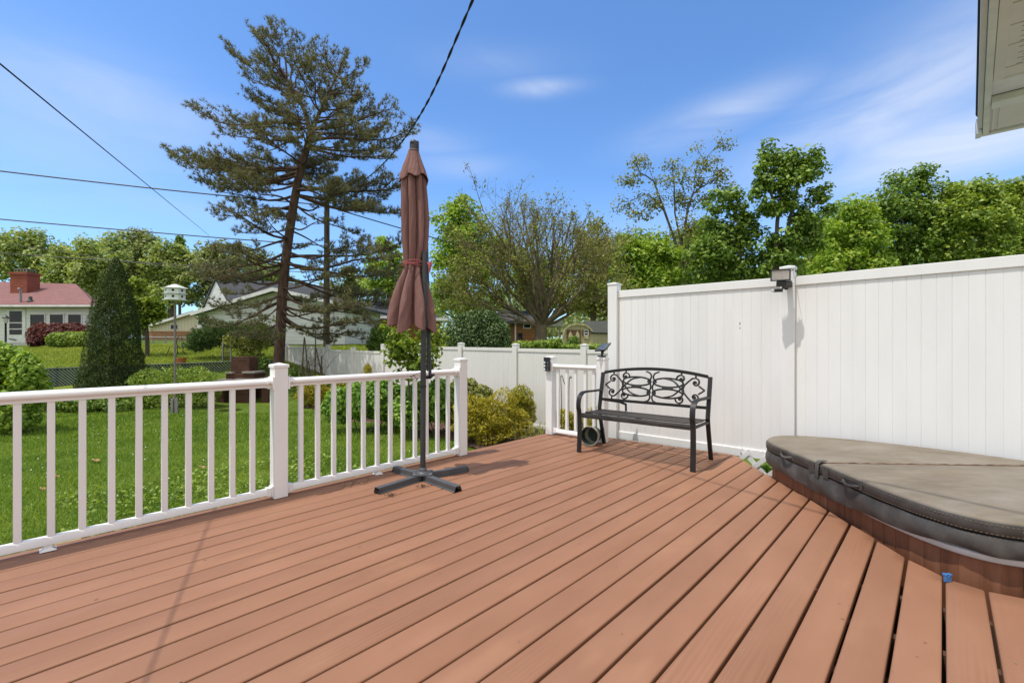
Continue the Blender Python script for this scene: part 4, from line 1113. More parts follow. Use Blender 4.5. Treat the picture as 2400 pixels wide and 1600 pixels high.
sp = empty('solar_panel', G2 + Vector((0, 0, 1.03)), 'small tilted black solar panel standing on the short railing post', 'solar panel')
qd = [at(1394, 821, 5.46), at(1419, 820, 5.46), at(1433, 802.5, 5.60), at(1409, 806.5, 5.60)]
qn = (qd[1] - qd[0]).cross(qd[3] - qd[0]).normalized()
MB().prism(qd, -qn * 0.016).build('panel', M['black_plastic'], sp, bevel=0.002)
qc = sum(qd, Vector((0, 0, 0))) / 4
MB().prism([qc + (q - qc) * 0.87 + qn * 0.001 for q in qd], qn * 0.0012).build('solar_cells', M['solar'], sp)
MB().tube([qc - qn * 0.012, G2 + Vector((-0.01, 0, 1.062)), G2 + Vector((-0.01, 0, 1.05))], [0.03, 0.012, 0.014], 10).box(G2 + Vector((-0.01, 0, 1.047)), (0.10, 0.05, 0.014), rz=-0.3).build('stand', M['black_plastic'], sp, smooth=True)

wl = G1 - WD * 0.066 + Vector((-0.012, -0.012, 0.93))
Rw = frame(-WD)
wlt = empty('wall_light', wl, 'black box light with white square lenses on the front of the short railing post', 'wall light')
MB().box(wl, (0.088, 0.180, 0.030), m=Rw).build('housing', M['black_plastic'], wlt, bevel=0.003)
for cx_ in (0.028, -0.026):
    for r_ in range(3):
        c = wl + Rw @ Vector((-cx_, 0.02 - r_ * 0.044, 0.0155))
        MB().box(c, (0.024, 0.028, 0.004), m=Rw).build('lens', M['white_print'] if cx_ > 0 else M['solar'], wlt, bevel=0.002)

for pts, lab in (([(1316, 968), (1316, 930), (1314.5, 884), (1316.5, 881), (1319, 884), (1321, 893), (1325, 901)], 'tall thin black garden hook with a drooping tip behind the short railing'),
                 ([(1333.5, 968), (1333.5, 930), (1334, 905), (1334.5, 890), (1336, 883), (1338.5, 882), (1338.5, 886), (1336.5, 886)], 'thin black garden hook with a curled tip behind the short railing')):
    q = at(pts[0][0], pts[0][1], 6.35)
    hk = MB().tube([Vector((q.x, q.y, -0.7))] + smooth_path([at(a, b, 6.35) for a, b in pts], 5), 0.0055, 6).build('garden_hook', M['black'], None, smooth=True)
    tag(hk, lab, 'garden hook', 'garden hooks behind the railing')

# blue plastic clip caught in a board gap
cl_ = gp(2221, 1362); ck = MB()
ck.box(cl_ + Vector((0, 0, 0.014)), (0.036, 0.014, 0.030), rz=0.2).box(cl_ + Vector((-0.012, 0, 0.034)), (0.014, 0.020, 0.014), rz=0.2).box(cl_ + Vector((0.012, 0.003, 0.033)), (0.014, 0.020, 0.012), rz=0.2)
tag(ck.build('plastic_clip', M['blue'], None, bevel=0.003), 'small blue plastic clip at the deck edge beside the hot tub', 'clip')

# twigs and dry bits on the boards
def twig(pts, lab, br=()):
    m = MB().tube([gp(a, b, 0.006) for a, b in pts], [0.0032] * (len(pts) - 1) + [0.0016], 5)
    for P in br: m.tube([gp(a, b, 0.008 + 0.012 * i) for i, (a, b) in enumerate(P)], 0.0018, 5)
    tag(m.build('twig', M['twig'], None), lab, 'twig', 'twigs fallen on the deck')
twig([(746, 1158), (762, 1154), (779, 1151)], 'dark straight twig on the deck boards near the middle railing post')
twig([(801, 1144), (807, 1136), (810, 1128)], 'pale forked twig nearest the middle railing post on the deck', [[(807, 1136), (803, 1129)]])
twig([(820, 1140), (827, 1131), (830, 1121)], 'pale upright forked twig between two other twigs on the deck', [[(827, 1131), (833, 1120)]])
twig([(840, 1131), (853, 1133), (862, 1126), (864, 1116)], 'pale curled twig nearest the parasol foot on the deck', [[(858, 1130), (868, 1125)]])
for (a, b, lab) in ((917, 1160, 'brown dry moss scrap beside the left end of the parasol foot'), (990, 1139, 'brown dry moss scrap in front of the parasol base plate')):
    m = MB(); c = gp(a, b, 0.006)
    for q in range(26):
        dv = Vector((random.gauss(0, 0.022), random.gauss(0, 0.012), abs(random.gauss(0, 0.006))))
        e = Vector((random.gauss(0, 1), random.gauss(0, 1), random.gauss(0, 0.4))).normalized() * 0.012
        m.tube([c + dv - e, c + dv + e], 0.0016, 4)
    tag(m.build('moss_scrap', M['rust'], None), lab, 'moss scrap', 'moss scraps under the parasol')
dm = MB()
for q in range(130):
    n_ = random.uniform(-3.6, 0.6); w_ = random.uniform(0.2, min(5.0, wend(n_) - 0.05)); c = nw(n_, w_, 0.003)
    a = random.uniform(0, 6.28); l_ = random.uniform(0.003, 0.010); e = Vector((math.cos(a), math.sin(a), 0)) * l_; f_ = Vector((-e.y, e.x, 0)) * random.uniform(0.25, 0.5)
    dm.add([c - e, c + f_, c + e + Vector((0, 0, 0.003)), c - f_], [(0, 1, 2, 3)])
tag(dm.build('seed_litter', M['twig'], None), 'tiny seeds and bud scales scattered over the deck boards', 'litter', kind='stuff')

# ================================================================== roof corner overhead
ZS = 4.0; KB = 1.33
G = lambda px, py, z=ZS: gp(px, py, z)
rc = empty('roof_overhang', G(2290, 325), 'white and taupe roof corner with vented soffit overhead at the upper right', 'roof')
A = G(2303, 317); B = G(2319, 0); Cn = G(2400, 296)
e1 = (B - A).normalized(); e2 = (Cn - A).normalized()      # along the rake, along the eave
X = lambda a, b, z=0.0: A + e1 * a + (e2 * b + Vector((0, 0, z))) * KB
def ay(py): return ((ZS - CH) * F / (HZ - py) - A.y) / e1.y      # distance up the rake of the point seen at row py
END = ay(0) + 1.2
def slab(mb, a0, a1, b0, b1, z, h): return mb.prism([X(a0, b0, z), X(a0, b1, z), X(a1, b1, z), X(a1, b0, z)], (0, 0, h * KB))
cuts = [ay(196), ay(172), ay(122), ay(77), ay(27)]
while cuts[-1] < END: cuts.append(cuts[-1] + (cuts[3] - cuts[2]))
sf = MB()
for i, (a, b) in enumerate(zip(cuts[:-1], cuts[1:])):
    slab(sf, a + 0.012, b - 0.012, 0.10, 3.2, 0.0, 0.02); slab(sf, b - 0.012, b + 0.012, 0.10, 3.2, 0.012, 0.02)
sf.build('soffit', M['soffit'], rc)
for i in (1, 2):
    vs_ = MB(); a0, a1 = cuts[i] + 0.03, cuts[i + 1] - 0.03; nr_ = 8
    for r_ in range(nr_):
        a = a0 + (a1 - a0) * r_ / (nr_ - 1)
        for c in range(34):
            b = 0.16 + c * 0.055 + (0.027 if r_ % 2 else 0); slab(vs_, a - 0.003, a + 0.003, b, b + 0.034, -0.0015, 0.001)
    vs_.build('vent_slots', M['hole'], rc, kind='stuff')
slab(slab(MB(), cuts[0] - 0.01, END, 0.045, 0.105, -0.006, 0.03), cuts[0] - 0.012, cuts[0] + 0.03, 0.105, 3.2, -0.006, 0.03).build('soffit_channel', M['soffit'], rc, bevel=0.003)
slab(MB(), ay(237) + 0.002, cuts[0] - 0.014, 0.03, 3.2, 0.03, 0.03).build('sloped_return', M['fascia'], rc)
slab(MB(), ay(254), ay(238), 0.045, 3.2, -0.03, 0.06).build('trim_bar', M['fascia'], rc, bevel=0.004)
cs_ = slab(MB(), 0.07, ay(255), 0.03, 3.2, 0.012, 0.03); slab(cs_, 0.09, ay(258), 0.06, 0.075, 0.002, 0.009); slab(cs_, 0.09, ay(258), 0.10, 0.115, 0.002, 0.009); cs_.build('corner_soffit', M['soffit'], rc)
slab(MB(), -0.02, 0.065, -0.01, 3.2, -0.012, 0.17).build('eave_fascia', M['fascia'], rc, bevel=0.004)
slab(MB(), 0.068, END, 0.0, 0.042, -0.012, 0.17).build('rake_fascia', M['trim'], rc, bevel=0.004)
slab(MB(), 0.10, END, -0.035, -0.003, 0.03, 0.13).build('drip_edge', M['soffit'], rc, bevel=0.003)
MB().prism([X(0.20, -0.050, 0.165), X(END, -0.046, 0.165), X(END, 3.2, 0.165), X(0.06, 3.2, 0.165), X(0.06, -0.03, 0.165)], (0, 0, 0.03)).build('shingle_edge', M['roof_edge'], rc)
MB().prism([X(-0.03, -0.052, -0.018), X(-0.03, -0.012, -0.018), X(0.16, -0.004, -0.018), X(0.18, -0.045, -0.018)], (0, 0, 0.20)).build('corner_block', M['trim'], rc, bevel=0.004)
# ================================================================== plant generators
def unit(a):
    return a / np.maximum(np.linalg.norm(a, axis=1, keepdims=True), 1e-9)
def leaf_cards(C, size, nrm, tang, aspect=0.55, fold=0.18):
    """one folded diamond leaf per point"""
    n = len(C); size = np.broadcast_to(np.asarray(size, float), (n,))[:, None]
    nrm = unit(nrm); t = unit(tang - nrm * np.sum(tang * nrm, 1, keepdims=True)); b = np.cross(nrm, t)
    V = np.empty((n, 4, 3))
    V[:, 0] = C - t * size * 0.5; V[:, 2] = C + t * size * 0.5
    V[:, 1] = C + b * size * 0.5 * aspect + nrm * size * fold - t * size * 0.06
    V[:, 3] = C - b * size * 0.5 * aspect + nrm * size * fold - t * size * 0.06
    Q = np.arange(4 * n).reshape(n, 4)
    return V.reshape(-1, 3), Q
def rnd(n): return rng.normal(size=(n, 3))

def lobes3(lobes, Y, depth=0.9, dy=None):
    out = []
    for i, l in enumerate(lobes):
        px, py, rx, ry = l[:4]
        yy = (l[4] if len(l) > 4 else Y + rng.uniform(-0.35, 0.35) * min(rx, ry) * Y / F)
        c = at(px, py, yy)
        out.append((np.array(c), np.array([rx * yy / F, 0.5 * (rx + ry) * yy / F * depth, ry * yy / F])))
    return out
def sample_lobes(lb, n, pw=0.45):
    ar = np.array([r[0] * r[2] for c, r in lb]); ar = ar / ar.sum()
    idx = rng.choice(len(lb), n, p=ar)
    d = unit(rnd(n)); rad = rng.random(n) ** pw
    C = np.array([lb[i][0] for i in idx]); R = np.array([lb[i][1] for i in idx])
    return C + d * R * rad[:, None], d

def skeleton(path, targets, r_tip=0.02, r_base=None, wig=0.10, n=6, expo=2.2, limbs=()):
    """branches that grow from the trunk path out to the targets, thinning with the pipe rule"""
    P = [np.array(p, float) for p in path]
    par = [-1] + list(range(len(P) - 1)); nt_ = len(P)
    for lm_ in limbs:
        prev = int(np.argmin([np.linalg.norm(q - np.array(lm_[0])) for q in P]))
        for q0, q1 in zip(lm_[:-1], lm_[1:]):
            for f in (0.5, 1.0):
                P.append(np.array(q0) + (np.array(q1) - np.array(q0)) * f); par.append(prev); prev = len(P) - 1
    T = np.asarray(targets); tp = np.array(P)
    order = np.argsort([np.min(np.linalg.norm(tp - t, axis=1)) for t in T]) if len(T) else []
    for k in order:
        t = T[k]; A = np.array(P); dv = t - A; dist = np.linalg.norm(dv, axis=1)
        cost = dist + 1.1 * np.maximum(0, A[:, 2] - (t[2] - 0.30 * dist)) + 0.02 * np.arange(len(P)) * 0
        cost[0] += 1e3 if len(P) > 2 else 0
        j = int(np.argmin(cost)); a = P[j]; L_ = dist[j]
        m = max(2, int(L_ / 0.8) + 1); prev = j
        side = rng.normal(size=3) * wig * L_
        for q in range(1, m + 1):
            f = q / m
            p = a + (t - a) * f + side * math.sin(math.pi * f) + np.array([0, 0, -0.08 * L_ * math.sin(math.pi * f)])
            P.append(p); par.append(prev); prev = len(P) - 1
    cnt = np.zeros(len(P)); ch = [[] for _ in P]
    for i, p in enumerate(par):
        if p >= 0: ch[p].append(i)
    for i in range(len(P) - 1, -1, -1):
        if not ch[i]: cnt[i] = 1
        if par[i] >= 0: cnt[par[i]] += cnt[i]
    # the trunk path nodes come first, so add them from the top down
    rad = r_tip * cnt ** (1 / expo)
    if r_base:
        s = r_base / rad[0]
        rad = np.where(rad > r_tip * 2, r_tip * 2 + (rad - r_tip * 2) * s, rad) if s > 1 else rad * max(s, 0.3)
    mb = MB(); done = set()
    for i in range(len(P)):
        for c in ch[i]:
            if c in done: continue
            line = [i, c]; done.add(c)
            while ch[line[-1]]:
                nx_ = max(ch[line[-1]], key=lambda q: cnt[q])
                if nx_ in done: break
                line.append(nx_); done.add(nx_)
            rr = [rad[q] for q in line]; rr[0] = min(rr[0], rr[1] * 1.25)
            mb.tube([P[q] for q in line], rr, n if rr[0] > 0.06 else 4, cap=False)
    return mb

def canopy_tree(name, label, Y, trunk, lobes, leaf, bark='bark_grey', clumps=110, per=55, size=0.22, cr=0.55, tipr=0.018, base_r=0.16, nbr=60, group=None, pw=0.42, cat='tree', depth=0.9, base=None, flat=0.75, limbs=()):
    tp = [at(a, b, Y) for a, b in trunk]
    g = base if base is not None else Vector((tp[0].x, Y, float(zg(tp[0].x, Y)) - 0.05))
    root = empty(name, g, label, cat, group)
    lb = lobes3(lobes, Y, depth)
    C, D = sample_lobes(lb, clumps, pw)
    if trunk[0][1] < 5000: path = [np.array(g)] + [np.array(p) for p in tp]
    # subdivide the trunk
    pp = []
    for a, b in zip(path[:-1], path[1:]):
        for f in (0, 0.33, 0.66): pp.append(a + (b - a) * f)
    pp.append(path[-1])
    sel = C[rng.choice(len(C), min(nbr, len(C)), replace=False)]
    skeleton(pp, sel, tipr, base_r, limbs=[[at(a, b, Y + 0.3 * math.sin(3.0 * j + 0.5 * i)) for i, (a, b) in enumerate(lm_)] for j, lm_ in enumerate(limbs)]).build('trunk', M[bark], root, smooth=True)
    k = np.repeat(np.arange(len(C)), rng.poisson(per, len(C)) + 2)
    sc = (0.7 + 0.6 * rng.random(len(C)))[k][:, None]
    off = unit(rnd(len(k))) * (rng.random(len(k)) ** 0.5)[:, None] * cr * sc * np.array([1, 1, flat])
    pos = C[k] + off
    nr = unit(rnd(len(k))) * 0.9 + unit(off) * 0.7 + np.array([0, 0, 0.9])
    sz = size * (0.6 + 0.8 * rng.random(len(k)))
    V, Q = leaf_cards(pos, sz, nr, rnd(len(k)) + np.array([0, 0, -0.4]), 0.62)
    np_mesh('crown', V, Q, M[leaf], root)
    return root

def shrub(name, label, lobes, Y, leaf, n=4000, size=0.06, cat='shrub', aspect=0.6, radial=0.0, jit=0.10, group=None, depth=0.9, stems=7, inner=0.5, fold=0.18, lump=0.0, base=None):
    lb = lobes3(lobes, Y, depth)
    px0 = np.mean([l[0] for l in lobes]); x = (px0 - CX) * Y / F
    g = base if base is not None else Vector((x, Y, float(zg(x, Y))))
    root = empty(name, g, label, cat, group)
    C, D = sample_lobes(lb, n, 0.18)
    k2 = rng.random(n) < inner
    C2, D2 = sample_lobes(lb, n, 0.5)
    C = np.where(k2[:, None], C2, C); D = np.where(k2[:, None], D2, D)
    if lump > 0:
        ph = np.sin(C[:, 0] * 9 + 3 * np.sin(C[:, 2] * 7)) * np.sin(C[:, 1] * 8 + C[:, 2] * 11)
        C = C + D * (ph * lump)[:, None]
    C = C + rnd(n) * jit * size * 5 * 0.2
    keep = C[:, 2] > float(g.z) - 0.02
    C = C[keep]; D = D[keep]; m = len(C)
    nr = D * 0.8 + np.array([0, 0, 0.5]) + rnd(m) * 0.6
    tg = rnd(m)
    if radial > 0:
        tg = rnd(m) * 0.5 + (D + np.array([0, 0, 0.7])) * radial
        nr = rnd(m)
    V, Q = leaf_cards(C, size * (0.6 + 0.8 * rng.random(m)), nr, tg, aspect, fold)
    np_mesh('foliage', V, Q, M[leaf], root)
    mb = MB()
    for i in range(stems):
        c = lb[i % len(lb)][0]
        e = c + rng.normal(size=3) * lb[i % len(lb)][1] * 0.45
        s = np.array([g.x + rng.normal() * 0.06 + (c[0] - g.x) * 0.6, g.y + rng.normal() * 0.06 + (c[1] - g.y) * 0.6, float(g.z) - 0.03])
        mb.tube([s, s + (e - s) * 0.5 + rng.normal(size=3) * 0.05, e], [0.014, 0.010, 0.005], 5)
    mb.build('stems', M['bark_grey'], root, smooth=True)
    return root

# ================================================================== grass
def blades(name, n, xr, yr, h, wd, mat, keep=None, label=None):
    x = rng.uniform(*xr, n); y = rng.uniform(*yr, n)
    if keep is not None:
        k = keep(x, y); x = x[k]; y = y[k]
    n = len(x); z = np.interp(y, _hy, _hz) - 0.01 + 0.018 * np.sin(x * 1.7 + 1.3 * np.sin(y * 0.9)) + 0.014 * np.sin(y * 2.3 + x)
    a = rng.uniform(0, 2 * np.pi, n); hh = h * (0.5 + rng.random(n)) * (0.75 + 0.5 * np.sin(x * 2.1 + np.sin(y * 1.3) * 2) ** 2); w_ = wd * (0.7 + 0.6 * rng.random(n))
    ln = rng.normal(size=(n, 2)) * 0.55
    V = np.empty((n, 3, 3)); dx = np.cos(a) * w_ / 2; dy = np.sin(a) * w_ / 2
    V[:, 0] = np.stack([x - dx, y - dy, z], 1); V[:, 1] = np.stack([x + dx, y + dy, z], 1)
    V[:, 2] = np.stack([x + ln[:, 0] * hh, y + ln[:, 1] * hh, z + hh], 1)
    o = np_mesh(name, V.reshape(-1, 3), np.arange(3 * n).reshape(n, 3), M[mat], None, k=3)
    return tag(o, label, 'grass', kind='stuff')
def off_deck(x, y): return (x * ND.x + y * ND.y < N0 - 0.03) & ((x * VD.x + y * VD.y) < 7.9)
def not_bed(x, y):
    v = x * VD.x + y * VD.y; u = x * UD.x + y * UD.y
    return off_deck(x, y) & ~((v > 6.05 + 0.25 * np.sin(u * 1.4)) & (u > -13.0)) & ~((y > 12.4 + 0.3 * np.sin(x * 1.1)) & (x < -1))
blades('lawn_grass', 230000, (-11.5, 0.8), (2.2, 9.0), 0.052, 0.0095, 'grass', not_bed, 'short mown green lawn beyond the deck railing')
blades('far_lawn_grass', 130000, (-15, -2), (8.8, 13.4), 0.055, 0.016, 'grass', not_bed, 'shaded mown lawn in front of the garden beds')
blades('neighbour_lawn_grass', 120000, (-26, -3.5), (16.4, 27.5), 0.07, 0.03, 'grass_pale', None, 'sunny rising lawn in front of the neighbouring house')
n = 420; x = rng.uniform(-10, -1.0, n); y = rng.uniform(3.5, 12.2, n); k = not_bed(x, y); x = x[k]; y = y[k]; n = len(x)
V, Q = leaf_cards(np.stack([x, y, np.interp(y, _hy, _hz) + 0.045], 1), 0.022, rnd(n) * 0.3 + np.array([0, 0, 1]), rnd(n), 0.95, 0.1)
tag(np_mesh('clover_flowers', V, Q, M['clover']), 'tiny white clover heads dotted over the lawn', 'clover', kind='stuff')
for (px, py, s, lab) in ((222, 1078, 0.06, 'curled tan dead leaf lying on the lawn behind the left railing'), (98, 1145, 0.04, 'small brown dead leaf on the lawn low behind the second baluster'), (472, 1094, 0.042, 'orange dead leaf on the lawn near the middle railing post'), (132, 1116, 0.04, 'tiny brown dead leaf on the lawn above a larger one')):
    c = gp(px, py, -0.645); mb = MB()
    P = [c + Vector((s * math.cos(a) * (1 + 0.35 * math.cos(5 * a)), s * 0.7 * math.sin(a) * (1 + 0.35 * math.cos(5 * a)), 0.02 * math.sin(3 * a))) for a in np.linspace(0, 2 * math.pi, 21)[:-1]]
    mb.add(P + [c + Vector((0, 0, 0.012))], [(i, (i + 1) % 20, 20) for i in range(20)])
    tag(mb.build('dead_leaf', M['dead']), lab, 'leaf', 'dead leaves on the lawn')

# mulch bed along the garden fence
gu = np.arange(-13.2, -3.6, 0.12); gv = np.arange(5.7, 8.0, 0.12)
A_, B_ = np.meshgrid(gu, gv)
lo = 6.05 + 0.25 * np.sin(gu * 1.4)
B_ = lo[None, :] + (B_ - 5.7) / 2.3 * (7.96 - lo[None, :])
X_ = UD.x * A_ + VD.x * B_; Y_ = UD.y * A_ + VD.y * B_
Z_ = np.interp(Y_, _hy, _hz) + 0.03 + 0.02 * np.sin(X_ * 13 + np.sin(Y_ * 9)) * np.sin(Y_ * 11)
I = np.arange(A_.size).reshape(A_.shape)
Q = np.stack([I[:-1, :-1], I[:-1, 1:], I[1:, 1:], I[1:, :-1]], -1).reshape(-1, 4)
okq = np.all((X_.ravel() * ND.x + Y_.ravel() * ND.y)[Q] < N0 - 0.05, axis=1)
tag(np_mesh('mulch_bed', np.stack([X_, Y_, Z_], -1).reshape(-1, 3), Q[okq], M['mulch'], smooth=True), kind='structure')
n = 9000; u_ = rng.uniform(-13, -4, n); v_ = rng.uniform(6.0, 7.0, n)
x = UD.x * u_ + VD.x * v_; y = UD.y * u_ + VD.y * v_; k = (x * ND.x + y * ND.y) < N0 - 0.05; x = x[k]; y = y[k]; n = len(x)
V, Q = leaf_cards(np.stack([x, y, np.interp(y, _hy, _hz) + 0.055], 1), 0.05 * (0.5 + rng.random(n)), rnd(n) * 0.5 + np.array([0, 0, 1]), rnd(n), 0.4, 0.05)
tag(np_mesh('mulch_chips', V, Q, M['chip']), 'loose brown bark mulch under the shrubs', 'mulch', kind='stuff')

tag(MB().add([(4.5, -4, -0.62), (16, -4, -0.62), (16, 11.0, -0.62), (4.5, 11.0, -0.62), (4.5, -4, -0.8), (16, -4, -0.8), (16, 11.0, -0.8), (4.5, 11.0, -0.8)], [(0, 1, 2, 3), (0, 4, 5, 1), (1, 5, 6, 2), (2, 6, 7, 3), (3, 7, 4, 0)]).build('bounce_slab', M['concrete'], None), kind='structure')  # unseen slab, added to bounce neutral light onto the roof underside
# weeds and hostas along the outer edge of the deck
nn = 6000; n_ = N0 - 0.03 - 3.9 * rng.random(nn) ** 0.8; w_ = rng.uniform(0.2, 3.4, nn)
dens = 0.5 + 0.5 * np.sin(w_ * 3.1 + 1) * np.sin(n_ * 4 + w_); k = rng.random(nn) < dens; n_ = n_[k]; w_ = w_[k]; nn = len(n_)
x = ND.x * n_ + WD.x * w_; y = ND.y * n_ + WD.y * w_
hz_ = rng.random(nn) * 0.10
V, Q = leaf_cards(np.stack([x, y, -0.68 + hz_], 1), 0.05 * (0.6 + 0.9 * rng.random(nn)), rnd(nn) * 0.55 + np.array([0, 0, 1]), rnd(nn), 0.55)
tag(np_mesh('weed_patch', V, Q, M['leaf_mid']), 'leafy weeds growing along the outer edge of the deck', 'weeds', kind='stuff')
def hosta(c, lab, n=26, s=0.26):
    m = MB()
    for i in range(n):
        a = random.uniform(0, 6.283); l = s * random.uniform(0.6, 1.15); wv = l * 0.17
        d = Vector((math.cos(a), math.sin(a), 0)); sd = Vector((-d.y, d.x, 0)); h0 = random.uniform(0.25, 0.9) * s * 1.7
        st = [c + d * l * f + Vector((0, 0, h0 * (1 - (1 - f) ** 2) - (f ** 3) * l * 0.5)) for f in (0, 0.35, 0.6, 0.8, 1.0)]
        ws = [0.15, 0.7, 1.0, 0.7, 0.03]
        b = len(m.v)
        for p, q in zip(st, ws):
            m.v += [tuple(p - sd * wv * q + Vector((0, 0, 0.25 * wv * q))), tuple(p), tuple(p + sd * wv * q + Vector((0, 0, 0.25 * wv * q)))]
        for r_ in range(4):
            for e in (0, 1): m.f.append((b + r_ * 3 + e, b + r_ * 3 + e + 1, b + r_ * 3 + e + 4, b + r_ * 3 + e + 3))
    root = empty('hosta_plant', c, lab, 'plant', 'variegated plants under the railing')
    m.build('leaves', M['hosta'], root, smooth=True)
for i, (w_, nn) in enumerate(((0.10, 'nearest the left edge of the photo'), (0.42, 'just left of the railing support foot'), (-0.25, 'lowest, at the left picture edge'))):
    hosta(nw(N0 - 0.17, w_, -0.62), 'cream edged leafy plant below the bottom rail, ' + nn, s=0.41)

# ================================================================== garden shrubs
shrub('leafy_bush', 'bright leafy maple-like bush at the left edge in front of the green slat fence', [(15, 850, 46, 42), (62, 880, 34, 46), (10, 900, 50, 45), (45, 930, 52, 40), (-50, 870, 60, 70), (-30, 830, 50, 36), (20, 975, 66, 40), (60, 850, 24, 28), (92, 905, 18, 30)], 9.6, 'leaf_bright', 7600, 0.085, aspect=0.8, inner=0.55)
shrub('yew_bush', 'low dark green spreading bush in front of the slat fence beside the birdhouse pole', [(350, 895, 45, 32), (400, 892, 50, 34), (455, 890, 50, 32), (490, 905, 30, 26), (430, 930, 80, 30), (350, 940, 60, 26)], 13.0, 'leaf_mid', 9000, 0.085, aspect=0.35, radial=1.0, inner=0.35, lump=0.06)
shrub('ground_shrub', 'dark shaded low shrub at the foot of the tall arborvitae', [(120, 945, 70, 30), (200, 940, 60, 26), (270, 945, 60, 24), (40, 955, 60, 24)], 12.6, 'leaf_dark', 5000, 0.09, inner=0.4)
shrub('hydrangea_bush', 'broad leaved green bush behind the railing left of the parasol pole', [(795, 950, 38, 42), (845, 938, 45, 46), (893, 935, 46, 50), (930, 950, 40, 50)], 9.7, 'hydrangea', 6200, 0.100, aspect=0.78, inner=0.45)
shrub('hydrangea_bush', 'broad leaved green bush behind the railing right of the parasol pole', [(985, 945, 45, 52), (1030, 938, 38, 50), (960, 965, 40, 45)], 9.3, 'hydrangea', 4600, 0.100, aspect=0.78, inner=0.45)
shrub('bronze_bush', 'olive green leafy bush behind the end railing post', [(1090, 925, 42, 42), (1125, 940, 34, 40), (1060, 950, 30, 50)], 9.5, 'leaf_olive', 2600, 0.10, aspect=0.7, inner=0.4)
gold = 'golden cypress shrubs along the garden fence'
shrub('golden_cypress', 'large spreading golden cypress at the deck edge right of the end railing post', [(1125, 975, 48, 46), (1165, 968, 52, 52), (1200, 990, 44, 38), (1150, 1005, 70, 34), (1095, 985, 30, 46), (1080, 960, 20, 40)], 8.6, 'gold', 15000, 0.062, aspect=0.30, radial=1.2, inner=0.30, lump=0.12, group=gold)
shrub('golden_cypress', 'upright rounded golden cypress against the white garden fence', [(1222, 935, 30, 32), (1228, 968, 32, 40), (1215, 950, 26, 36)], 9.5, 'gold_green', 9000, 0.055, aspect=0.30, radial=1.2, inner=0.3, lump=0.05, group=gold)
shrub('golden_cypress', 'small golden cypress beside the white bucket', [(738, 910, 26, 30), (715, 925, 22, 26), (752, 930, 30, 26)], 13.0, 'gold', 5200, 0.075, aspect=0.30, radial=1.2, inner=0.3, lump=0.05, group=gold)
shrub('golden_cypress', 'small golden cypress between the white bucket and the hydrangea', [(800, 915, 24, 34), (815, 930, 24, 30)], 12.2, 'gold_green', 4200, 0.072, aspect=0.30, radial=1.2, inner=0.3, lump=0.05, group=gold)
shrub('golden_cypress', 'slender pale golden cypress showing just above the railing', [(862, 868, 10, 16), (862, 900, 14, 26)], 11.2, 'gold', 1600, 0.062, aspect=0.30, radial=1.2, inner=0.3, group=gold)
shrub('golden_cypress', 'low golden cypress seen through the short railing behind the bench', [(1320, 985, 34, 30), (1365, 992, 38, 26), (1405, 985, 30, 30)], 7.0, 'gold', 4600, 0.050, aspect=0.30, radial=1.2, inner=0.3, lump=0.04, group=gold)
iv = Vector((2.6, 5.2, -0.7))
shrub('ivy_plant', 'green leafy plant showing through the white lattice below the tall fence', [(1760, 1128, 60, 36), (1700, 1118, 60, 32), (1810, 1140, 50, 44)], 5.2, 'leaf_bright', 2600, 0.075, aspect=0.75, inner=0.5, base=iv)
og = gp(1262, 1010, -0.7); og = pt(1264, 8.0)
m = MB()
for i in range(90):
    a = random.uniform(0, 6.283); l = random.uniform(0.25, 0.62); d = Vector((math.cos(a), math.sin(a), 0)) * l * random.uniform(0.25, 0.75)
    c = og + Vector((random.gauss(0, 0.16), random.gauss(0, 0.08), 0)); sd = Vector((-d.y, d.x, 0)).normalized() * 0.006
    P = [c, c + d * 0.35 + Vector((0, 0, l * 0.6)), c + d * 0.7 + Vector((0, 0, l * 0.9)), c + d * 1.1 + Vector((0, 0, l * 0.85))]
    b = len(m.v)
    for p, q in zip(P, (1, 1, 0.7, 0.1)): m.v += [tuple(p - sd * q), tuple(p + sd * q)]
    for r_ in range(3): m.f.append((b + r_ * 2, b + r_ * 2 + 1, b + r_ * 2 + 3, b + r_ * 2 + 2))
tag(m.build('ornamental_grass', M['leaf_olive'], None), 'arching tuft of long grass blades beside the short railing post', 'plant')

# sapling in front of the garden fence
canopy_tree('maple_sapling', 'young lime green maple sapling in front of the garden fence behind the parasol pole', 9.0, [(962, 960), (958, 900), (955, 850)],
            [(928, 790, 26, 28), (955, 805, 40, 30), (1010, 800, 34, 34), (935, 835, 40, 26), (985, 845, 48, 28), (960, 875, 40, 20), (905, 772, 14, 14), (1035, 785, 16, 18)], 'leaf_lime', clumps=95, per=15, size=0.105, cr=0.17, tipr=0.004, base_r=0.022, nbr=45, flat=0.7)

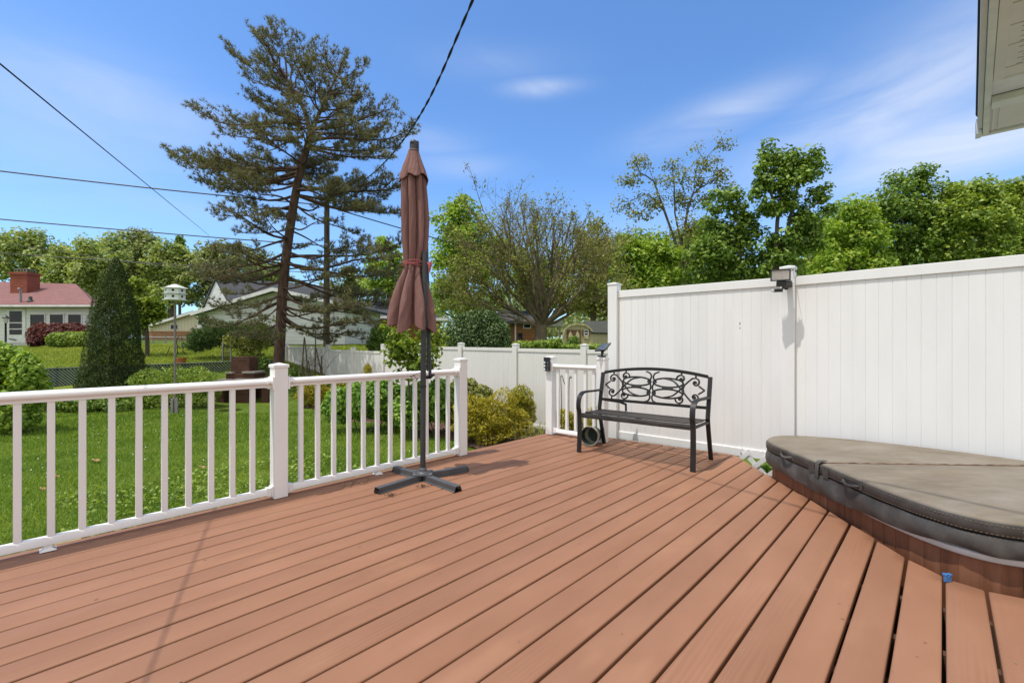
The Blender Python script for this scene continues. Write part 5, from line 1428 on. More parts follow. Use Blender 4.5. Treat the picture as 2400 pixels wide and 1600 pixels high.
# arborvitae
def cone_shrub(name, label, Y, cones, leaf, n, size, base_px):
    g = pt(base_px, Y); root = empty(name, g, label, 'tree')
    Cs = []; Ds = []
    wsum = sum(c[3] for c in cones)
    for (px, top, bot, wgt, prof) in cones:
        m = int(n * wgt / wsum); u = rng.random(m * 3)
        pf = np.array(prof); yy = top + (bot - top) * u
        hw = np.interp(yy, pf[:, 0], pf[:, 1]); kk = rng.random(m * 3) < (hw / pf[:, 1].max()); yy = yy[kk][:m]; hw = hw[kk][:m]; mm = len(yy)
        th = rng.uniform(0, 2 * np.pi, mm); rr = hw * 0.80 * Y / F
        lump = 1 + 0.07 * np.sin(3 * th + yy * 0.05) * np.sin(yy * 0.11 + th) + 0.05 * np.sin(7 * th + yy * 0.2)
        dep = np.where(rng.random(mm) < 0.7, 1 - 0.10 * rng.random(mm), 0.9 - 0.35 * rng.random(mm))
        cx = at(px, 0, Y).x
        z = CH - (yy - HZ) * Y / F
        D = np.stack([np.cos(th), np.sin(th), np.full(mm, 0.25)], 1)
        Cs.append(np.stack([cx + np.cos(th) * rr * lump * dep, Y + np.sin(th) * rr * lump * dep, z], 1)); Ds.append(D)
    C = np.concatenate(Cs); D = np.concatenate(Ds); k = C[:, 2] > g.z - 0.05; C = C[k]; D = D[k]; m = len(C)
    V, Q = leaf_cards(C, size * (0.6 + 0.8 * rng.random(m)), rnd(m) + D * 0.4, D * 0.8 + np.array([0, 0, 1.0]) + rnd(m) * 0.45, 0.42, 0.08)
    np_mesh('foliage', V, Q, M[leaf], root)
    MB().tube([g + Vector((0, 0, -0.05)), g + Vector((0, 0, 2.6))], [0.10, 0.03], 8).build('trunk', M['bark'], root, smooth=True)
cone_shrub('arborvitae', 'tall dark green two-peaked arborvitae standing on the lawn at the left', 13.3,
           [(272, 603, 960, 3.4, [(600, 3), (620, 15), (650, 25), (700, 42), (760, 54), (830, 62), (890, 72), (960, 76)]),
            (246, 632, 960, 1.2, [(630, 3), (650, 14), (700, 30), (760, 40), (830, 52), (960, 60)]),
            (208, 850, 960, 0.5, [(850, 10), (870, 24), (900, 32), (960, 34)])], 'arbor', 70000, 0.046, 262)

# round viburnum behind the garden fence
shrub('viburnum_bush', 'large dense rounded bush behind the white garden fence', [(1120, 775, 72, 48), (1120, 800, 78, 45), (1085, 785, 40, 40), (1160, 788, 40, 42), (1125, 752, 48, 28)], 14.0, 'viburnum', 15000, 0.078, aspect=0.55, inner=0.25, lump=0.05)
shrub('hosta_hedge', 'low mixed green plants growing along the far side of the garden fence', [(1275, 806, 36, 9), (1230, 808, 36, 9), (1305, 806, 14, 14), (1390, 812, 40, 6), (1340, 812, 30, 5)], 14.6, 'leaf_mid', 3200, 0.09, inner=0.5)
shrub('dark_bush', 'dark green bush beside the garden fence left of the parasol', [(893, 790, 26, 32), (880, 808, 22, 18)], 17.5, 'leaf_dark', 3200, 0.10)
shrub('edge_shrub', 'small mixed shrub under the pine beside the brick barbecue', [(700, 880, 26, 26), (690, 905, 30, 24), (612, 855, 20, 22), (755, 895, 24, 16)], 15.6, 'leaf_dark', 2400, 0.085)

# ================================================================== the big pine
YP = 15.5
pine_t = [(651, 905), (653, 860), (656, 800), (661, 700), (668, 620), (676, 560), (688, 480), (698, 425), (708, 385), (720, 345), (727, 312)]
lead_l = [(727, 312), (715, 262), (692, 216), (668, 182), (644, 158), (630, 112), (622, 80)]
lead_r = [(727, 312), (750, 262), (770, 216), (790, 178), (802, 142)]
pg = pt(651, YP); pine = empty('pine_tree', pg, 'tall spreading pine with open lower trunk and layered dark needle boughs', 'tree')
tr = MB()
def radii(n, a, b): return [a + (b - a) * (i / (n - 1)) ** 0.8 for i in range(n)]
tr.tube([Vector((pg.x, pg.y, pg.z - 0.1))] + [at(a, b, YP) for a, b in pine_t], [0.27] + radii(len(pine_t), 0.195, 0.105), 14)
tr.tube([at(a, b, YP) for a, b in lead_l], radii(len(lead_l), 0.085, 0.012), 8)
tr.tube([at(a, b, YP) for a, b in lead_r], radii(len(lead_r), 0.080, 0.012), 8)
tr.build('trunk', M['bark'], pine, smooth=True)
LB = [  # start px,py, end px,py, depth shift of the tip, density
 (668,182,604,82,.2,1.2),(655,168,636,64,-.3,1.2),(672,182,660,64,.3,1.2),(682,198,702,90,-.2,1.1),(692,216,546,130,.3,1.1),(696,222,574,172,-.6,1.2),(702,236,588,236,.7,1.2),(692,206,712,140,.6,1.2),(704,240,632,192,-.9,1.3),(690,214,608,142,.9,1.2),(706,245,660,200,1.2,1.3),
 (772,214,742,152,.4,1.3),(782,192,778,124,-.3,1.3),(790,180,812,130,.2,1.2),(792,184,856,152,-.2,1.2),(774,214,834,186,.8,1.3),(770,222,856,212,-.5,1.3),(760,242,722,172,-.8,1.3),(772,214,792,160,1.,1.3),(764,236,806,200,-1.,1.4),(752,262,770,222,1.3,1.4),(755,255,840,236,1.2,1.3),
 (716,282,612,252,.6,1.2),(714,300,463,258,-.2,.9),(712,318,556,300,.8,1.1),(708,335,586,345,-.7,1.2),(716,300,634,298,-1.1,1.3),(718,290,650,262,1.4,1.3),(712,320,520,318,-1.1,1.0),(720,300,600,285,-1.5,1.2),
 (742,286,874,262,.5,1.3),(738,300,926,254,-.3,1.0),(744,288,832,242,1.,1.3),(732,322,902,292,.9,1.2),(730,332,966,298,-.2,1.),(726,342,930,346,.4,1.2),(724,346,900,366,-.9,1.2),(726,340,860,332,1.2,1.2),(740,275,806,252,-1.2,1.4),(735,310,840,300,-1.4,1.3),(733,315,880,318,1.6,1.2),(736,305,790,290,1.7,1.3),
 (706,398,404,364,.2,1.15),(702,402,436,398,-.8,1.2),(700,408,468,430,.7,1.2),(704,396,508,372,-1.,1.2),(697,430,520,446,-.5,1.1),(706,390,556,388,1.1,1.2),(702,410,560,420,-1.5,1.2),(706,392,600,372,-1.8,1.2),(700,412,610,430,1.9,1.1),(705,395,480,385,1.6,1.2),
 (696,432,936,442,.2,1.25),(694,446,902,416,-.9,1.2),(692,456,936,504,.5,1.25),(690,458,868,488,-1.1,1.2),(689,476,838,552,.3,.8),(695,436,850,430,1.3,1.2),(693,446,800,440,-1.7,1.1),(691,456,900,470,1.5,1.2),(694,440,770,410,1.8,1.0),
 (691,458,506,452,.4,.75),(689,482,500,506,-.3,.8),(687,492,544,470,.9,.7),(681,536,562,545,-.6,.7),(677,560,520,592,.3,.7),(684,512,600,500,-1.3,.6),(682,530,760,520,-1.,.5),(680,540,800,590,.9,.6),
 (673,590,482,634,.5,.85),(669,618,468,650,-.6,.8),(674,590,862,580,-.7,.8),(671,602,940,572,.3,.9),(669,618,928,640,-.5,.95),(666,648,880,690,.6,.95),(663,686,852,742,-.4,.95),(661,716,800,772,.7,.9),(670,610,560,612,-1.4,.7),
 (668,625,520,665,1.0,.8),(670,610,900,610,-1.2,.9),(666,645,900,720,1.4,.9),(662,690,520,725,1.2,.85),(660,710,590,765,-1.1,.8),(660,715,830,720,-1.5,.9),(657,748,780,800,1.2,.9),(658,735,880,770,-.9,.85),(668,630,770,610,1.8,.9),(665,655,540,650,1.8,.8),(660,705,500,770,.2,.7),(664,668,720,720,1.7,.8),(657,755,600,795,1.0,.7),
 (665,660,532,690,-.6,.75),(661,706,560,742,.5,.75),(657,756,548,792,-.3,.7),(667,640,600,640,1.2,.7),(664,670,760,650,-1.3,.8),(662,700,740,700,1.2,.8),(659,735,720,790,-.9,.8),(665,655,820,640,1.2,.9),(660,720,760,740,-1.4,.8),(663,690,600,720,-1.4,.6),(658,745,850,800,.5,.7),(657,760,640,800,-1.,.5),
]
tw = MB(); TC = []; TD = []
def pine_limb(s, e, dens):
    s = np.array(s); e = np.array(e); d = e - s; Ln = np.linalg.norm(d); dn = d / Ln
    hz_ = np.array([dn[0], dn[1], 0]); hz_ /= max(1e-6, np.linalg.norm(hz_)); sd = np.array([-hz_[1], hz_[0], 0])
    sag = -0.05 * Ln * (1 if dn[2] < 0.6 else 0); jx = rng.normal(size=3) * 0.035 * Ln
    P = []; m = 9
    for i in range(m + 1):
        f = i / m
        P.append(s + d * f + np.array([0, 0, sag * math.sin(math.pi * f) + 0.05 * Ln * max(0, f - 0.75) ]) + jx * math.sin(math.pi * 2 * f))
    r0 = 0.012 + 0.0125 * Ln
    tw.tube(P, [r0 * (1 - 0.85 * (i / m)) for i in range(m + 1)], 6, cap=False)
    f0 = 0.30 if dens > 1 else 0.40
    k = max(4, int(Ln * (1 - f0) / (0.125 / dens)))
    for i in range(k):
        f = f0 + (1 - f0) * (i + rng.random()) / k
        a = np.array(P[min(m - 1, int(f * m))]); b = np.array(P[min(m, int(f * m) + 1)]); p = a + (b - a) * (f * m - int(f * m))
        g = (f - f0) / (1 - f0)
        tl = (0.28 + 0.62 * math.sin(math.pi * min(1, 0.18 + 0.75 * g))) * min(1.1, 0.35 + 0.2 * Ln) * rng.uniform(0.7, 1.2)
        sg = 1 if i % 2 else -1
        dr = dn * rng.uniform(0.45, 0.95) + sd * sg * rng.uniform(0.35, 1.0) + np.array([0, 0, rng.uniform(-0.02, 0.38)])
        dr /= np.linalg.norm(dr)
        q = p + dr * tl + np.array([0, 0, 0.10 * tl])
        tw.tube([p, p + dr * tl * 0.6, q], [0.010, 0.007, 0.004], 3, cap=False)
        nt2 = max(3, int(tl / 0.066))
        for h in range(nt2):
            ff = 0.25 + 0.75 * (h + 0.5) / nt2
            c = p + (q - p) * ff + rng.normal(size=3) * np.array([0.045, 0.045, 0.03])
            TC.append(c); TD.append(dr * 0.7 + np.array([0, 0, 0.45]) + rng.normal(size=3) * 0.35)
            if rng.random() < 0.35:
                c2 = c + sd * sg * rng.uniform(-0.12, 0.12) + np.array([0, 0, rng.uniform(0.0, 0.07)])
                TC.append(c2); TD.append(dr * 0.4 + np.array([0, 0, 0.8]) + rng.normal(size=3) * 0.3)
    for h in range(7):                                        # upturned candles at the tip
        TC.append(e + rng.normal(size=3) * 0.05 + np.array([0, 0, 0.03 * h])); TD.append(dn * 0.4 + np.array([0, 0, 0.9]) + rng.normal(size=3) * 0.2)
for (a, b, c, d_, off, dens) in LB:
    pine_limb(at(a, b, YP), at(c, d_, YP + off), dens)
tpath = [(at(a, b, YP)) for a, b in pine_t[3:] + lead_l[1:4]]; tpath2 = [at(a, b, YP) for a, b in pine_t[5:] + lead_r[1:4]]
for i in range(30):
    tp_ = tpath if i % 2 else tpath2
    s = tp_[int(rng.integers(0, len(tp_)))]
    hgt = s.z
    reach = float(np.interp(hgt, [1, 3, 5, 7, 9, 11], [2.2, 2.4, 2.8, 2.6, 1.9, 1.0])) * rng.uniform(0.7, 1.1)
    dy = rng.choice([-1, 1]) * reach * rng.uniform(0.7, 1.0); dx = reach * rng.uniform(-0.55, 0.55)
    pine_limb(s, (s.x + dx, s.y + dy, s.z + rng.uniform(0.0, 0.45) * reach * (1 if hgt > 5 else 0.3)), 1.25 if hgt > 5.5 else 0.6)
tw.build('limbs', M['bark'], pine, smooth=True)
TC = np.array(TC); TD = unit(np.array(TD)); nb_ = 12
C = np.repeat(TC, nb_, 0); D = unit(np.repeat(TD, nb_, 0) + rnd(len(C)) * 0.62); n = len(C)
ln = 0.125 * (0.65 + 0.7 * rng.random(n)); wd_ = 0.0075 * (0.8 + 0.5 * rng.random(n)); sdv = unit(np.cross(D, rnd(n)))
V = np.empty((n, 3, 3)); V[:, 0] = C - sdv * wd_[:, None]; V[:, 1] = C + sdv * wd_[:, None]; V[:, 2] = C + D * ln[:, None]
np_mesh('needles', V.reshape(-1, 3), np.arange(3 * n).reshape(n, 3), M['pine'], pine, k=3)

# small pine and leggy shrub in front of the white house
def small_pine(name, label, Y, lobes, n, bpx, leaf='pine'):
    g = pt(bpx, Y); root = empty(name, g, label, 'tree'); lb = lobes3(lobes, Y, 0.8); C, D = sample_lobes(lb, n, 0.4)
    skeleton([np.array(g), np.array(g) + np.array([0.05, 0, 0.5]), lb[0][0]], C[:70], 0.006, 0.05).build('trunk', M['bark'], root, smooth=True)
    nb_ = 7; D = unit(D * 0.5 + np.array([0, 0, 0.7]) + rnd(len(C)) * 0.3)
    C = np.repeat(C, nb_, 0); D = unit(np.repeat(D, nb_, 0) + rnd(len(C)) * 0.6); m = len(C)
    l_ = 0.15 * (0.6 + 0.7 * rng.random(m)); s_ = unit(np.cross(D, rnd(m))) * 0.014
    V = np.empty((m, 3, 3)); V[:, 0] = C - s_; V[:, 1] = C + s_; V[:, 2] = C + D * l_[:, None]
    np_mesh('needles', V.reshape(-1, 3), np.arange(3 * m).reshape(m, 3), M[leaf], root, k=3)
small_pine('young_pine', 'low spreading young pine in front of the white garage', 19.0, [(520, 785, 70, 22), (470, 798, 32, 22), (575, 775, 70, 20), (510, 768, 34, 16), (478, 750, 9, 16), (600, 800, 50, 18), (465, 812, 36, 12), (545, 800, 60, 18)], 4200, 520, 'viburnum')
canopy_tree('leggy_shrub', 'thin leggy shrub with yellowing leaves behind the brick barbecue', 17.2, [(585, 850), (588, 820)], [(560, 800, 36, 20), (600, 795, 34, 24), (585, 825, 40, 22), (620, 765, 24, 30)], 'leaf_olive', clumps=90, per=20, size=0.10, cr=0.22, tipr=0.005, base_r=0.02, nbr=34, cat='shrub')

# ================================================================== the half-bare tree behind the fence
YB = 18.5
bg_ = pt(1266, YB); bare = empty('bare_tree', bg_, 'half-bare spreading tree with fine twigs and sparse olive leaves above the garden fence', 'tree')
bt = MB(); leafC = []
def bare_branch(p, d, ln, r, lv):
    p = np.array(p); d = d / np.linalg.norm(d); m = 5; P = [p]; cur = d.copy()
    pxx = CX + p[0] * F / p[1]; zl = float(np.interp(pxx, [1040, 1110, 1160, 1260, 1330, 1410, 1470], [3.6, 6.0, 6.9, 6.5, 5.9, 6.1, 4.0])) + rng.uniform(-0.35, 0.25)
    if p[2] + d[2] * ln > zl: ln = max(0.25, (zl - p[2]) / max(0.3, d[2]))
    for i in range(m):
        cur = cur + rng.normal(size=3) * 0.09 + np.array([0, 0, 0.05]); cur /= np.linalg.norm(cur); P.append(P[-1] + cur * ln / m)
    bt.tube(P, [r * (1 - 0.6 * i / m) for i in range(m + 1)], 6 if r > 0.03 else (4 if r > 0.012 else 3), cap=False)
    if lv <= 1:
        for q in P[1:]:
            leafC.append(q)
    if lv == 0: return
    k = {4: 5, 3: 5, 2: 5, 1: 5}[lv]
    for i in range(k):
        f = 0.30 + 0.70 * (i + rng.random()) / k; j = min(m - 1, int(f * m)); q = P[j] + (P[j + 1] - P[j]) * (f * m - j)
        dd = P[j + 1] - P[j]; dd /= np.linalg.norm(dd)
        s_ = rng.normal(size=3); s_ -= dd * s_.dot(dd); s_ /= np.linalg.norm(s_)
        bare_branch(q, dd + s_ * rng.uniform(0.45, 0.85) + np.array([0, 0, 0.12]), ln * rng.uniform(0.42, 0.68), max(0.0045, r * (1 - 0.6 * f) * 0.62), lv - 1)
fork = np.array(at(1268, 762, YB))
bt.tube([np.array(bg_) - np.array([0, 0, 0.1]), np.array(at(1267, 800, YB)), fork], [0.34, 0.26, 0.24], 12, cap=False)
ENDS = [(1130,500,-.8,.10),(1165,462,.6,.10),(1200,470,-1.6,.09),(1232,480,1.2,.09),(1262,500,-.5,.10),(1290,515,1.8,.09),(1335,500,-1.0,.10),(1372,505,.8,.10),(1405,520,-.4,.09),
        (1085,590,.5,.11),(1070,660,-.8,.11),(1105,700,1.2,.10),(1420,600,.3,.11),(1440,660,-.9,.10),(1420,720,.8,.10),(1180,560,2.2,.10),(1340,570,-2.2,.10),(1230,600,-2.6,.10),(1310,620,2.6,.10),(1150,650,-2.0,.10),(1380,680,-2.0,.10),(1165,718,.9,.08),(1345,735,-.8,.08),(1210,700,-1.4,.08),(1445,708,.6,.09),(1090,728,-.5,.08),(1310,690,1.6,.08)]
for (px, py, dy, r) in ENDS:
    e = np.array(at(px, py, YB + dy)); v = e - fork; ln = np.linalg.norm(v)
    st = fork + np.array([rng.uniform(-0.12, 0.12), rng.uniform(-0.1, 0.1), rng.uniform(-0.1, 0.1)])
    d = v / ln + np.array([0, 0, -0.06 if py < 600 else 0.10])
    bare_branch(st, d, ln * 0.90, r * 0.75, 3)
bt.build('trunk', M['twig_olive'], bare, smooth=True)
lc = np.array(leafC); zt = CH - (690 - HZ) * YB / F; zt2 = CH - (520 - HZ) * YB / F
pk = np.interp(lc[:, 2], [CH + 0.5, zt, zt2, zt2 + 1.5], [1.0, 0.85, 0.22, 0.06]); lc = lc[rng.random(len(lc)) < pk]
lc = np.repeat(lc, 7, 0) + rnd(len(lc) * 7) * 0.10
kk = rng.random(len(lc)) < min(1.0, 24000 / len(lc)); lc = lc[kk]
V, Q = leaf_cards(lc, 0.085 * (0.5 + rng.random(len(lc))), rnd(len(lc)) + np.array([0, 0, 0.5]), rnd(len(lc)), 0.5)
np_mesh('crown', V, Q, M['leaf_olive'], bare)

# ================================================================== trees in the background
bgd = 'trees beyond the houses at the left'
canopy_tree('shade_tree', 'pale airy shade tree at the left picture edge above the red roof', 44, [(92, 700), (90, 650), (80, 610)], [(20, 585, 58, 34), (72, 568, 50, 26), (110, 600, 46, 36), (30, 630, 60, 36), (70, 640, 60, 30), (-30, 600, 50, 50)], 'leaf_hazy', clumps=110, per=60, size=0.34, cr=1.0, tipr=0.05, base_r=0.35, group=bgd)
canopy_tree('shade_tree', 'pale airy shade tree with leaning limbs behind the red roof ridge', 42, [(170, 700), (168, 660), (165, 630)], [(165, 605, 48, 26), (212, 592, 42, 26), (140, 635, 46, 32), (205, 640, 52, 36), (180, 660, 50, 30), (235, 620, 36, 30)], 'leaf_hazy', clumps=110, per=60, size=0.32, cr=0.95, tipr=0.05, base_r=0.30, group=bgd)
canopy_tree('shade_tree', 'green tree just behind the arborvitae top', 46, [(250, 720), (250, 640)], [(245, 570, 30, 24), (262, 600, 40, 36), (235, 650, 40, 44), (260, 690, 60, 40)], 'leaf_hazy', clumps=90, per=60, size=0.34, cr=0.9, tipr=0.04, base_r=0.3, group=bgd)
canopy_tree('conifer_tree', 'olive brown conical evergreen right of the arborvitae top', 50, [(292, 740), (290, 640), (288, 570)], [(288, 562, 12, 18), (290, 590, 28, 26), (292, 630, 42, 34), (296, 680, 54, 46)], 'leaf_hazy_dark', clumps=110, per=60, size=0.32, cr=0.8, tipr=0.04, base_r=0.3, group=bgd)
canopy_tree('shade_tree', 'dusky olive tree with two rounded tops behind the birdhouse', 52, [(340, 740), (340, 620)], [(328, 562, 24, 18), (350, 575, 24, 22), (335, 610, 46, 36), (350, 660, 60, 46)], 'leaf_hazy_dark', clumps=120, per=62, size=0.34, cr=0.9, tipr=0.04, base_r=0.3, group=bgd)
canopy_tree('shade_tree', 'mid green tree directly behind the birdhouse', 47, [(400, 740), (400, 620)], [(385, 582, 34, 24), (412, 610, 46, 32), (385, 640, 46, 36), (430, 650, 56, 46), (400, 690, 70, 30)], 'leaf_hazy', clumps=130, per=62, size=0.34, cr=0.95, tipr=0.04, base_r=0.3, group=bgd)
canopy_tree('spruce_tree', 'tiny dark pointed spruce rising over the far trees', 62, [(421, 700), (421, 600), (421, 552)], [(421, 556, 3, 6), (421, 566, 7, 7), (421, 578, 10, 8), (421, 592, 14, 10)], 'leaf_dark', clumps=60, per=30, size=0.4, cr=0.4, tipr=0.03, base_r=0.2, group=bgd)
canopy_tree('shade_tree', 'broad mid green tree behind the left boughs of the pine', 48, [(510, 740), (510, 630)], [(490, 590, 34, 26), (525, 600, 46, 36), (490, 640, 50, 44), (545, 650, 50, 44), (510, 690, 60, 30)], 'leaf_hazy_dark', clumps=120, per=60, size=0.34, cr=0.95, tipr=0.04, base_r=0.3, group=bgd)
canopy_tree('shade_tree', 'green tree behind the white house and the pine trunk', 52, [(600, 740), (600, 640)], [(580, 610, 40, 30), (620, 630, 46, 36), (580, 660, 50, 40), (640, 670, 50, 36)], 'leaf_hazy', clumps=100, per=60, size=0.36, cr=0.95, tipr=0.04, base_r=0.3, group=bgd)
canopy_tree('shade_tree', 'low tree behind the utility pole', 50, [(820, 740), (820, 680)], [(780, 680, 40, 26), (825, 650, 36, 36), (840, 690, 46, 36), (800, 710, 60, 26)], 'leaf_hazy_dark', clumps=90, per=60, size=0.34, cr=0.9, tipr=0.04, base_r=0.3, group=bgd)
canopy_tree('shade_tree', 'loose green tree between the pine and the closed parasol', 40, [(915, 740), (912, 660), (910, 610)], [(902, 575, 20, 18), (918, 590, 26, 22), (885, 620, 34, 26), (930, 630, 34, 34), (895, 665, 40, 26), (935, 680, 34, 26)], 'leaf_bright', clumps=90, per=48, size=0.30, cr=0.75, tipr=0.04, base_r=0.28, group=bgd)
canopy_tree('drooping_maple', 'light green drooping maple beside the arborvitae', 20, [(345, 800), (340, 740), (335, 700)], [(312, 670, 16, 18), (325, 695, 30, 26), (350, 715, 32, 22), (320, 735, 32, 26), (355, 742, 24, 18), (318, 762, 24, 14)], 'leaf_lime', clumps=110, per=42, size=0.15, cr=0.34, tipr=0.012, base_r=0.10, flat=0.5)
canopy_tree('green_maple', 'large fresh green maple right of the closed parasol', 30, [(1090, 780), (1090, 680), (1088, 600)], [(1078, 488, 34, 26), (1055, 520, 36, 34), (1105, 520, 46, 38), (1055, 575, 44, 46), (1110, 570, 60, 44), (1050, 640, 42, 52), (1110, 640, 66, 52), (1170, 600, 44, 50), (1060, 700, 50, 36), (1130, 710, 60, 30), (1042, 485, 14, 16)], 'leaf_bright', clumps=230, per=60, size=0.24, cr=0.72, tipr=0.03, base_r=0.3, nbr=70)
canopy_tree('mixed_tree', 'dull green leafy tree behind the half-bare tree on its left', 36, [(1240, 780), (1240, 680)], [(1220, 640, 50, 44), (1280, 660, 60, 50), (1250, 700, 70, 40), (1310, 620, 46, 44)], 'leaf_mid', clumps=100, per=52, size=0.27, cr=0.9, tipr=0.035, base_r=0.28)
canopy_tree('mixed_tree', 'olive green leafy tree behind the half-bare tree on its right', 34, [(1390, 780), (1390, 660)], [(1395, 535, 22, 26), (1380, 575, 40, 36), (1420, 590, 40, 40), (1370, 640, 56, 46), (1420, 660, 50, 46), (1395, 710, 60, 36)], 'leaf_olive', clumps=140, per=52, size=0.26, cr=0.8, tipr=0.035, base_r=0.28)
rgd = 'trees behind the tall white fence'
canopy_tree('maple_tree', 'bright green rounded maple above the left end of the tall fence', 23, [(1500, 760), (1500, 680), (1500, 620)], [(1470, 575, 34, 28), (1520, 600, 50, 36), (1560, 600, 36, 30), (1465, 630, 40, 36), (1530, 650, 60, 40), (1470, 680, 50, 36), (1560, 660, 40, 40)], 'leaf_bright', clumps=170, per=58, size=0.19, cr=0.52, tipr=0.022, base_r=0.2, nbr=70, group=rgd)
canopy_tree('locust_tree', 'tall thin locust with bare limbs and sparse feathery leaf clusters', 31, [(1605, 760), (1602, 640), (1598, 560)], [(1490, 375, 22, 14), (1515, 385, 22, 16), (1478, 425, 26, 18), (1545, 420, 30, 20), (1470, 478, 34, 16), (1570, 385, 16, 14), (1600, 410, 26, 22), (1640, 355, 20, 22), (1690, 325, 22, 12), (1700, 345, 24, 14), (1660, 385, 26, 18), (1690, 410, 26, 20), (1640, 430, 32, 22), (1600, 465, 34, 30), (1530, 470, 40, 24), (1500, 500, 34, 18), (1660, 465, 34, 20), (1700, 440, 24, 16), (1620, 540, 50, 50), (1580, 600, 40, 40)], 'leaf_olive', clumps=210, per=26, size=0.17, cr=0.6, tipr=0.014, base_r=0.20, nbr=130, pw=0.6, depth=0.7, group=rgd, limbs=[[(1602, 620), (1570, 530), (1545, 460), (1520, 390)], [(1600, 570), (1612, 490), (1635, 420), (1660, 365), (1692, 328)], [(1600, 590), (1582, 500), (1580, 430), (1575, 385)], [(1552, 480), (1515, 455), (1478, 470)], [(1625, 450), (1660, 430), (1695, 405)], [(1530, 420), (1500, 405), (1488, 375)], [(1602, 640), (1640, 560), (1665, 470), (1700, 440)]])
canopy_tree('maple_tree', 'tall dark green maple with twin trunks and clumped leaves behind the fence post', 21, [(1825, 700), (1818, 600), (1822, 520), (1830, 450)], [(1812, 352, 26, 18), (1830, 380, 40, 26), (1785, 400, 24, 18), (1880, 375, 36, 22), (1905, 400, 34, 26), (1850, 420, 60, 26), (1790, 440, 30, 24), (1915, 455, 30, 24), (1930, 490, 24, 18), (1850, 470, 50, 24), (1800, 490, 36, 18), (1880, 520, 46, 26), (1850, 570, 50, 30), (1900, 560, 30, 34), (1840, 620, 60, 26)], 'leaf_dark', clumps=170, per=60, size=0.19, cr=0.42, tipr=0.022, base_r=0.17, nbr=80, group=rgd, limbs=[[(1800, 690), (1830, 620), (1850, 520), (1870, 440), (1890, 390)], [(1822, 500), (1800, 430), (1812, 365)], [(1850, 520), (1895, 490), (1925, 470)], [(1845, 560), (1880, 530)]])
canopy_tree('maple_tree', 'dark green maple with clumped leaves left of the twin trunks', 22, [(1745, 720), (1740, 640), (1728, 560)], [(1690, 460, 30, 20), (1672, 490, 30, 22), (1725, 470, 24, 22), (1740, 505, 30, 26), (1690, 540, 46, 32), (1745, 560, 40, 30), (1660, 590, 46, 36), (1720, 610, 56, 40), (1680, 640, 60, 30), (1775, 620, 34, 34)], 'leaf_dark', clumps=150, per=58, size=0.19, cr=0.45, tipr=0.022, base_r=0.15, nbr=70, group=rgd)
canopy_tree('maple_tree', 'lighter green maple right of the twin trunked maple', 27, [(1990, 700), (1990, 600)], [(1960, 545, 34, 30), (2005, 500, 40, 40), (1960, 600, 50, 44), (2020, 560, 50, 50), (1930, 640, 44, 36), (2040, 620, 60, 40)], 'leaf_bright', clumps=170, per=58, size=0.22, cr=0.62, tipr=0.025, base_r=0.22, group=rgd)
canopy_tree('maple_tree', 'tall dark maple with the highest rounded top at the right', 29, [(2120, 700), (2120, 560)], [(2165, 408, 20, 18), (2125, 440, 46, 30), (2175, 450, 50, 36), (2085, 480, 36, 40), (2130, 500, 60, 44), (2190, 520, 46, 44), (2090, 560, 56, 50), (2160, 590, 70, 50)], 'leaf_dark', clumps=210, per=60, size=0.23, cr=0.66, tipr=0.025, base_r=0.25, group=rgd)
canopy_tree('maple_tree', 'deep green broad maple between the two tallest at the right', 28, [(2265, 700), (2265, 560)], [(2240, 455, 36, 24), (2285, 440, 36, 24), (2310, 470, 40, 30), (2250, 510, 60, 44), (2310, 540, 60, 50), (2240, 580, 60, 46), (2330, 600, 60, 40)], 'leaf_mid', clumps=190, per=60, size=0.23, cr=0.62, tipr=0.025, base_r=0.22, group=rgd)
canopy_tree('maple_tree', 'yellow green maple at the right picture edge', 33, [(2400, 700), (2400, 560)], [(2370, 445, 40, 22), (2410, 460, 50, 40), (2360, 500, 50, 44), (2420, 540, 60, 50), (2370, 580, 60, 50)], 'leaf_lime', clumps=160, per=56, size=0.25, cr=0.7, tipr=0.025, base_r=0.22, group=rgd)
canopy_tree('maple_tree', 'shaded lower tree behind the fence post floodlight', 33, [(1790, 720), (1790, 640)], [(1700, 660, 60, 30), (1780, 650, 60, 40), (1860, 650, 60, 40), (1930, 600, 50, 50), (1620, 660, 50, 36)], 'leaf_mid', clumps=130, per=52, size=0.27, cr=0.85, tipr=0.03, base_r=0.22, group=rgd)
canopy_tree('mixed_tree', 'soft green tree filling the row behind the locust', 40, [(1560, 760), (1560, 660)], [(1520, 580, 50, 40), (1600, 590, 60, 46), (1660, 560, 50, 44), (1560, 640, 80, 50), (1660, 640, 60, 50)], 'leaf_mid', clumps=150, per=58, size=0.30, cr=0.9, tipr=0.03, base_r=0.25, group=rgd)
canopy_tree('mixed_tree', 'soft green tree filling the row right of the twin trunked maple', 40, [(1930, 760), (1930, 640)], [(1900, 540, 50, 40), (1960, 520, 50, 40), (1930, 590, 70, 50), (1850, 600, 60, 50), (2010, 560, 60, 50)], 'leaf_bright', clumps=150, per=58, size=0.30, cr=0.9, tipr=0.03, base_r=0.25, group=rgd)
canopy_tree('mixed_tree', 'soft green tree filling the row behind the two broad maples at right', 40, [(2200, 760), (2200, 600)], [(2050, 500, 50, 40), (2220, 480, 60, 40), (2320, 470, 60, 44), (2230, 560, 90, 60), (2380, 540, 70, 60)], 'leaf_hazy', clumps=170, per=58, size=0.30, cr=0.9, tipr=0.03, base_r=0.25, group=rgd)
